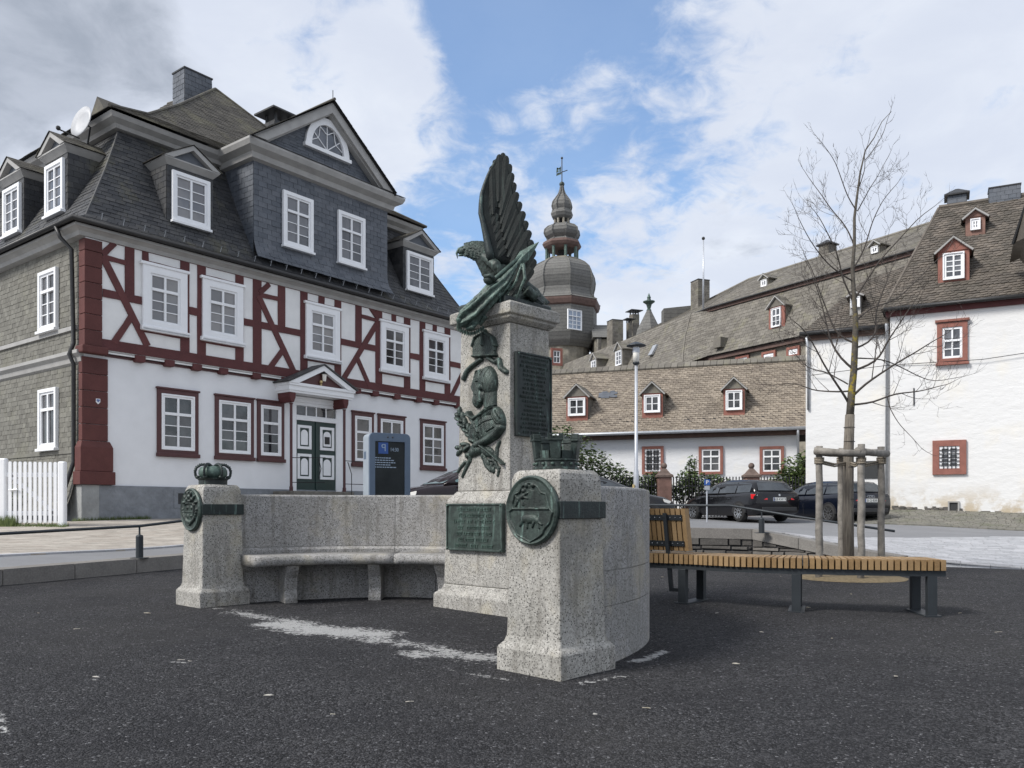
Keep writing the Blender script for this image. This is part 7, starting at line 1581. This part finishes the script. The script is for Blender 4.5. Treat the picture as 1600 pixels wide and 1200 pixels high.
# grass tufts along the gate and the wall foot
V = []; F_ = []; var = []
for i in range(2600):
    x = random.choice((random.uniform(-10, 105), random.uniform(0, 30), random.uniform(105, 190))); X = (x - HX) / FPX * gY; Yy = 17.9 + random.uniform(-.15, .15) if x < 108 else None
    if Yy is None: u = random.uniform(-.3, 1.6); q_ = HF(u, .08, 0); X, Yy = q_[0], q_[1]
    z = rz(X, Yy); h = random.uniform(.04, .22) * (1.3 if x < 30 else .6); d = random.uniform(-.06, .06); k = len(V); V += [(X - .006, Yy, z), (X + .006, Yy, z), (X + d, Yy + random.uniform(-.05, .05), z + h)]; F_.append((k, k + 1, k + 2)); var += [random.random()] * 3
mb = MB(); mb.v = V; mb.f = F_; mb.var = var; tag(mb.build('grass', 'grass', None, recalc=False), 'green grass tufts along the foot of the gate and wall', 'grass', kind='stuff')
hd = thing('hedge', 'dark green hedge in the garden behind the white picket gate', 'hedge', (-12.6, 20.5, .8)); leaf_cloud([(-12.9 + .5 * k, 21.0 + .2 * (k % 3), 1.1 + .2 * (k % 2), .55, 1) for k in range(5)], 2600, .09, 'foliage', hd)
tt = thing('background_tree', 'dark green tree crown edge far left behind the roof dormer', 'tree', (P3(-8, 300, 34).x, 34, .9)); q_ = P3(-14, 300, 34); MB().tube([(q_.x, 34, .8), (q_.x, 34, 12)], [.25, .1], 8).build('trunk', 'bark', tt); leaf_cloud([(P3(-10, 285, 34).x, 34, P3(-10, 285, 34).z, .55, 1), (P3(-16, 310, 34).x, 34, P3(-16, 310, 34).z, .8, 1)], 900, .12, 'crown', tt)
# ------------------------------------------------------------ curved wooden bench
bpts = [gpt(1000, 938), gpt(1065, 943), gpt(1150, 952), gpt(1243, 957), gpt(1345, 961), gpt(1440, 963.5), gpt(1478, 964)]
bf = poly_at([Vector((p.x, p.y, 0)) for p in bpts])
# smooth the front line
P_ = [bf(t) for t in np.linspace(0, 1, 60)]
for _ in range(14): P_ = [P_[0]] + [(P_[i - 1] + P_[i] * 2 + P_[i + 1]) / 4 for i in range(1, 59)] + [P_[-1]]
bf = poly_at(P_); BL = bf.T; zbs = .60; bw = .50
bn_ = thing('curved_bench', 'long curved bench of upright larch slats on black steel legs', 'bench', (bf(.5).x, bf(.5).y, .04))
def bfr(t):
    p = bf(t); d = (bf(min(1, t + .01)) - bf(max(0, t - .01))).normalized(); n_ = Vector((-d.y, d.x, 0)); return p, d, n_
ns = int(BL / .0605)
for i in range(ns):
    t = (i + .5) / ns; p, d, n_ = bfr(t); w = .0225; j = random.uniform(-.003, .003)
    cs = [p - d * w - n_ * (.03 + j), p + d * w - n_ * (.03 + j), p + d * w + n_ * bw, p - d * w + n_ * bw]
    bulk([[(c.x, c.y, zbs - .105) for c in cs] + [(c.x, c.y, zbs + j * .5) for c in cs]], 'slat', 'timber_slat', bn_)
for off in (.0, bw - .06):
    mb = MB(); R = []
    for t in np.linspace(0, 1, 24):
        p, d, n_ = bfr(t); a, b_ = p + n_ * off, p + n_ * (off + .06); R.append([(a.x, a.y, zbs - .165), (b_.x, b_.y, zbs - .165), (b_.x, b_.y, zbs - .108), (a.x, a.y, zbs - .108)])
    mb.loft(R); mb.build('frame', 'anthracite', bn_)
def tat(x):
    return min(np.linspace(0, 1, 200), key=lambda t: abs(bf(t).x / bf(t).y * FPX + HX - x))
for x in (1066, 1243, 1467):
    p, d, n_ = bfr(tat(x)); p = p - d * (.06 if x > 1400 else 0)
    for off in ((.0, bw - .07) if x != 1243 else (.0, bw - .07)):
        q = p + n_ * off; mb = MB(); cs = [q - d * .045, q + d * .045, q + d * .045 + n_ * .07, q - d * .045 + n_ * .07]; mb.hexa([(c.x, c.y, plaza_z(c.y) - .02) for c in cs] + [(c.x, c.y, zbs - .166) for c in cs]); mb.build('leg', 'anthracite', bn_, bevel=.003)
    a, b_ = p + n_ * -.02, p + n_ * bw; mb = MB(); cs = [a - d * .08, a + d * .08, b_ + d * .08, b_ - d * .08]; mb.hexa([(c.x, c.y, plaza_z(c.y) - .01) for c in cs] + [(c.x, c.y, plaza_z(c.y) + .012) for c in cs]); mb.build('foot_plate', 'anthracite', bn_)
# backrest at the left end, leaning
q = P3(1052, 795, 9.0); tb_ = tat(1050); p, d, n_ = bfr(tb_)
def BR(a, h, o): # a along, h up the lean, o thickness toward viewer
    c = p + d * a + n_ * (.10 - h * .16) - n_ * o * -1; return (c.x, c.y, zbs + .03 + h)
def BR(a, h, o):
    c = p + d * a - n_ * (.0 + h * .22) + n_ * (.03 + o); return (c.x, c.y, zbs + .035 + h)
bh_ = (865 - 797) / FPX * 8.95
for i in range(9):
    a = -.34 + i * .062
    bulk([[BR(a - .024, 0, 0), BR(a + .024, 0, 0), BR(a + .024, 0, .10), BR(a - .024, 0, .10), BR(a - .024, bh_, 0), BR(a + .024, bh_, 0), BR(a + .024, bh_, .10), BR(a - .024, bh_, .10)]], 'back_slat', 'timber_slat', bn_)
for h in (.05, bh_ - .13):
    mb = MB(); mb.hexa([BR(-.38, h, -.012), BR(.14, h, -.012), BR(.14, h, -.001), BR(-.38, h, -.001), BR(-.38, h + .06, -.012), BR(.14, h + .06, -.012), BR(.14, h + .06, -.001), BR(-.38, h + .06, -.001)]); st_b = mb.build('back_strap', 'anthracite', bn_)
    mb = MB()
    for i in range(8): mb.ball(BR(-.31 + i * .062, h + .03, -.013), .006, 6)
    mb.build('screws', 'rim', st_b)
mb = MB(); mb.hexa([BR(-.07, -.42, -.07), BR(-.03, -.42, -.07), BR(-.03, -.42, -.03), BR(-.07, -.42, -.03), BR(-.07, bh_ - .05, -.045), BR(-.03, bh_ - .05, -.045), BR(-.03, bh_ - .05, -.013), BR(-.07, bh_ - .05, -.013)]); mb.build('back_post', 'anthracite', bn_)
mb = MB(); mb.hexa([BR(-.07, -.46, -.07), BR(.12, -.46, -.07), BR(.12, -.46, .04), BR(-.07, -.46, -.0), BR(-.07, -.42, -.07), BR(.12, -.42, -.07), BR(.12, -.42, .04), BR(-.07, -.42, -.0)]); mb.build('back_foot', 'anthracite', bn_)
# ------------------------------------------------------------ young tree with stakes
TYY = 12.1; tb3 = P3(1327, 905, TYY); tb3.z = plaza_z(TYY)
tree = thing('bare_tree', 'young leafless tree with reed wrapped trunk and lichen between wooden stakes', 'tree', tuple(tb3))
def TP(x, y, dY=0): return P3(x, y, TYY + dY)
tk = [(1326, 905), (1325, 800), (1326, 700), (1328, 648)]
MB().tube([TP(*q) for q in tk], [.082, .078, .072, .066], 14).build('reed_wrap', 'reed_mat', tree, smooth=True)
tr_path = [(1328, 652), (1330, 620), (1334, 580), (1336, 540), (1337, 500), (1334, 460), (1332, 420), (1335, 380), (1335, 340), (1340, 300), (1344, 270), (1352, 235), (1366, 215), (1378, 190), (1393, 174)]
tr_rad = [.057, .054, .049, .044, .039, .032, .027, .023, .020, .016, .013, .010, .007, .005, .003]
trunk = MB(); trunk.tube([TP(*q) for q in tr_path], tr_rad, 12); trunk.build('trunk', 'lichen_bark', tree, smooth=True)
mb = MB()
for y in (668, 690, 730, 780): mb.tube([TP(1327, y) + Vector((.078 * math.cos(a), .078 * math.sin(a), .0)) for a in np.linspace(0, 6.28, 13)], .004, 4)
mb.build('wrap_wire', 'black_iron', tree)
random.seed(21); br = MB(); NSEG = 0
def twig(p, d, ln, r, lev):
    global NSEG
    pts = [p]; dd = d.normalized(); n = 5 if lev < 2 else 4
    for i in range(n):
        dd = (dd + Vector((random.uniform(-1, 1), random.uniform(-1, 1), random.uniform(-.6, .9))) * (.13 if lev < 2 else .17) + Vector((0, 0, .07))).normalized(); pts.append(pts[-1] + dd * ln / n)
    rr = [r * (1 - .75 * i / n) for i in range(n + 1)]; br.tube(pts, rr, 5 if r > .008 else 3); NSEG += 1
    if lev >= 4 or ln < .10 or (lev == 3 and random.random() < .5): return
    f = poly_at(pts)
    m = {0: 6, 1: 5, 2: 3, 3: 2}[lev]
    for k in range(m):
        t = random.uniform(.25, 1.0) if k else 1.0; q = f(t); ax = (f(min(1, t + .05)) - f(max(0, t - .05))).normalized()
        side = ax.cross(Vector((random.uniform(-1, 1), random.uniform(-1, 1), random.uniform(-1, 1)))).normalized(); nd = (ax * random.uniform(.6, 1.0) + side * random.uniform(.5, 1.0) + Vector((0, 0, .12))).normalized()
        twig(q, nd, ln * random.uniform(.42, .68), max(.0024, r * .55 * (1 - .5 * t)), lev + 1)
def limb(pts, r, dy0=0., dy1=0., kids=7, klen=.55):
    n = len(pts); P_ = [TP(x, y, dy0 + (dy1 - dy0) * i / (n - 1)) for i, (x, y) in enumerate(pts)]; f = poly_at(P_)
    S_ = [f(t) + Vector((random.uniform(-.01, .01), random.uniform(-.02, .02), random.uniform(-.01, .01))) for t in np.linspace(0, 1, 14)]
    for _ in range(2): S_ = [S_[0]] + [(S_[i - 1] + 2 * S_[i] + S_[i + 1]) / 4 for i in range(1, 13)] + [S_[-1]]
    r *= .55; kids = max(3, int(kids * .8)); br.tube(S_, [r * (1 - .8 * i / 13) + .002 for i in range(14)], 7); f = poly_at(S_)
    for k in range(kids):
        t = .18 + .8 * (k + random.random() * .6) / kids; ax = (f(min(1, t + .05)) - f(max(0, t - .05))).normalized()
        side = ax.cross(Vector((random.uniform(-.3, .3), random.choice((-1, 1)), random.uniform(-.5, .5)))).normalized()
        nd = (ax * .8 + side * random.uniform(.5, 1.0) + Vector((0, random.uniform(-.5, .5), .15))).normalized(); twig(f(t), nd, klen * random.uniform(.6, 1.15) * (1.1 - .5 * t), max(.0034, r * .6 * (1 - .6 * t)), 1 if klen > .4 else 2)
    twig(f(1), (f(1) - f(.93)), klen * .6, .005, 2)
limb([(1326, 628), (1305, 598), (1282, 562), (1262, 520), (1240, 500)], .030, 0, -.3)
limb([(1328, 612), (1300, 612), (1270, 610), (1242, 598), (1205, 603)], .020, 0, .3, 5)
limb([(1331, 632), (1360, 630), (1380, 622), (1396, 615), (1440, 612), (1480, 600)], .026, 0, -.2, 7)
limb([(1333, 618), (1352, 600), (1372, 585), (1400, 568), (1440, 545), (1480, 520)], .030, 0, -.4, 8)
limb([(1335, 578), (1362, 570), (1378, 555), (1384, 535), (1410, 500), (1430, 470)], .030, 0, -.3, 8)
limb([(1333, 578), (1312, 560), (1296, 532), (1290, 500), (1282, 470), (1268, 430)], .030, 0, .2, 8)
limb([(1336, 535), (1310, 525), (1298, 505), (1290, 480), (1276, 440), (1258, 400)], .024, 0, .3, 7)
limb([(1337, 545), (1360, 535), (1372, 515), (1366, 492), (1378, 460), (1394, 420)], .024, 0, .3, 7)
limb([(1334, 470), (1318, 440), (1310, 400), (1296, 370), (1275, 330)], .022, 0, -.2, 8, .5)
limb([(1335, 470), (1352, 440), (1372, 410), (1400, 380), (1430, 345), (1455, 325)], .024, 0, -.2, 8, .5)
limb([(1333, 420), (1350, 390), (1362, 350), (1380, 310), (1400, 290)], .018, 0, .25, 8, .5)
limb([(1335, 380), (1320, 350), (1300, 330), (1280, 300), (1262, 275)], .016, 0, .2, 7, .45)
limb([(1337, 330), (1322, 300), (1312, 270), (1300, 245), (1285, 225)], .013, 0, -.2, 6, .42)
limb([(1340, 330), (1356, 300), (1372, 275), (1385, 250)], .012, 0, .2, 6, .42)
limb([(1342, 295), (1352, 265), (1350, 240), (1358, 222)], .010, 0, -.1, 5, .36)
limb([(1334, 440), (1300, 420), (1280, 395), (1262, 370), (1246, 335)], .018, 0, -.3, 7, .5)
limb([(1336, 560), (1380, 560), (1420, 580), (1455, 598), (1500, 590)], .016, 0, .3, 6, .5)
limb([(1326, 600), (1290, 580), (1262, 575), (1235, 545)], .016, 0, .4, 6, .5)
limb([(1385, 620), (1395, 650), (1412, 670), (1440, 700)], .010, -.1, -.2, 3, .4)
limb([(1340, 500), (1360, 480), (1400, 470), (1440, 430), (1480, 390)], .018, 0, .4, 8, .5)
limb([(1352, 250), (1366, 232), (1380, 210), (1390, 180)], .008, 0, .0, 4, .3)
br.build('crown', 'twig', tree, recalc=False, smooth=False)
# stakes with cross bars and rope
stk = thing('tree_stakes', 'four grey wooden tree stakes tied with cross bars and rope around the trunk', 'tree stakes', tuple(tb3))
SP = [(1280, 697, -.28, 872), (1314.5, 705, .42, 872), (1345.5, 694, -.45, 872), (1377, 698, .25, 872)]
for x, yt, dY, yb in SP:
    Y = TYY + dY; a = P3(x, yt, Y); g_ = plaza_z(Y); mb = MB(); n = 8; mb.tube([(a.x + random.uniform(-.008, .008), Y, g_ - .05 + (a.z - g_ + .05) * i / n) for i in range(n + 1)], [.050 + random.uniform(-.003, .003) for _ in range(n + 1)], 12); mb.build('stake', 'stake_wood', stk, smooth=True)
for (x0, y0, d0), (x1, y1, d1) in (((1272, 704, -.34), (1352, 709, -.52)), ((1340, 704, -.52), (1386, 709, .2)), ((1276, 706, -.2), (1318, 709, .45)), ((1310, 705, .5), (1382, 707, .32))):
    MB().tube([P3(x0, y0, TYY + d0), P3((x0 + x1) / 2, (y0 + y1) / 2 + 1, TYY + (d0 + d1) / 2), P3(x1, y1, TYY + d1)], .050, 12).build('cross_bar', 'stake_wood', stk, smooth=True)
for x, yt, dY, yb in SP:
    mb = MB()
    for k in range(4):
        z0 = 716 + k * 3; c = P3(x, z0, TYY + dY); mb.tube([c + Vector((.062 * math.cos(a), .062 * math.sin(a), .004 * k)) for a in np.linspace(0, 6.28, 11)], .012, 5)
    c = P3(x, 720, TYY + dY); c2 = P3(1327, 722, TYY); m_ = (c + c2) / 2 - Vector((0, 0, .04))
    mb.tube([c, m_ + Vector((.0, 0, .0)), c2], .016, 6); mb.tube([c + Vector((0, 0, -.03)), m_ + Vector((0, 0, -.03)), c2 + Vector((0, 0, -.03))], .014, 6); mb.build('rope', 'rope', stk, smooth=True)
# sawdust patch round the tree
mb = MB(); n = 40; vs = [(tb3.x, tb3.y - .05, tb3.z + .045)]; 
ring_ = [(tb3.x + (1.0 + .05 * math.sin(3 * a) + random.uniform(-.03, .03)) * .8 * math.cos(a), tb3.y - .1 + .62 * math.sin(a), 0) for a in [2 * math.pi * k / n for k in range(n)]]
inr = [((x - tb3.x) * .8 + tb3.x, (y - tb3.y) * .8 + tb3.y, tb3.z + .035 + random.uniform(-.006, .006)) for x, y, _ in ring_]
vs += inr + [(x, y, plaza_z(y) + .004) for x, y, _ in ring_]; fs = [(0, 1 + k, 1 + (k + 1) % n) for k in range(n)] + [(1 + k, 1 + n + k, 1 + n + (k + 1) % n, 1 + (k + 1) % n) for k in range(n)]
mb.add(vs, fs); o = mb.build('sawdust', 'sawdust', None, smooth=True, recalc=False); tag(o, 'tan wood shavings heaped round the foot of the tree', 'wood shavings', kind='stuff')
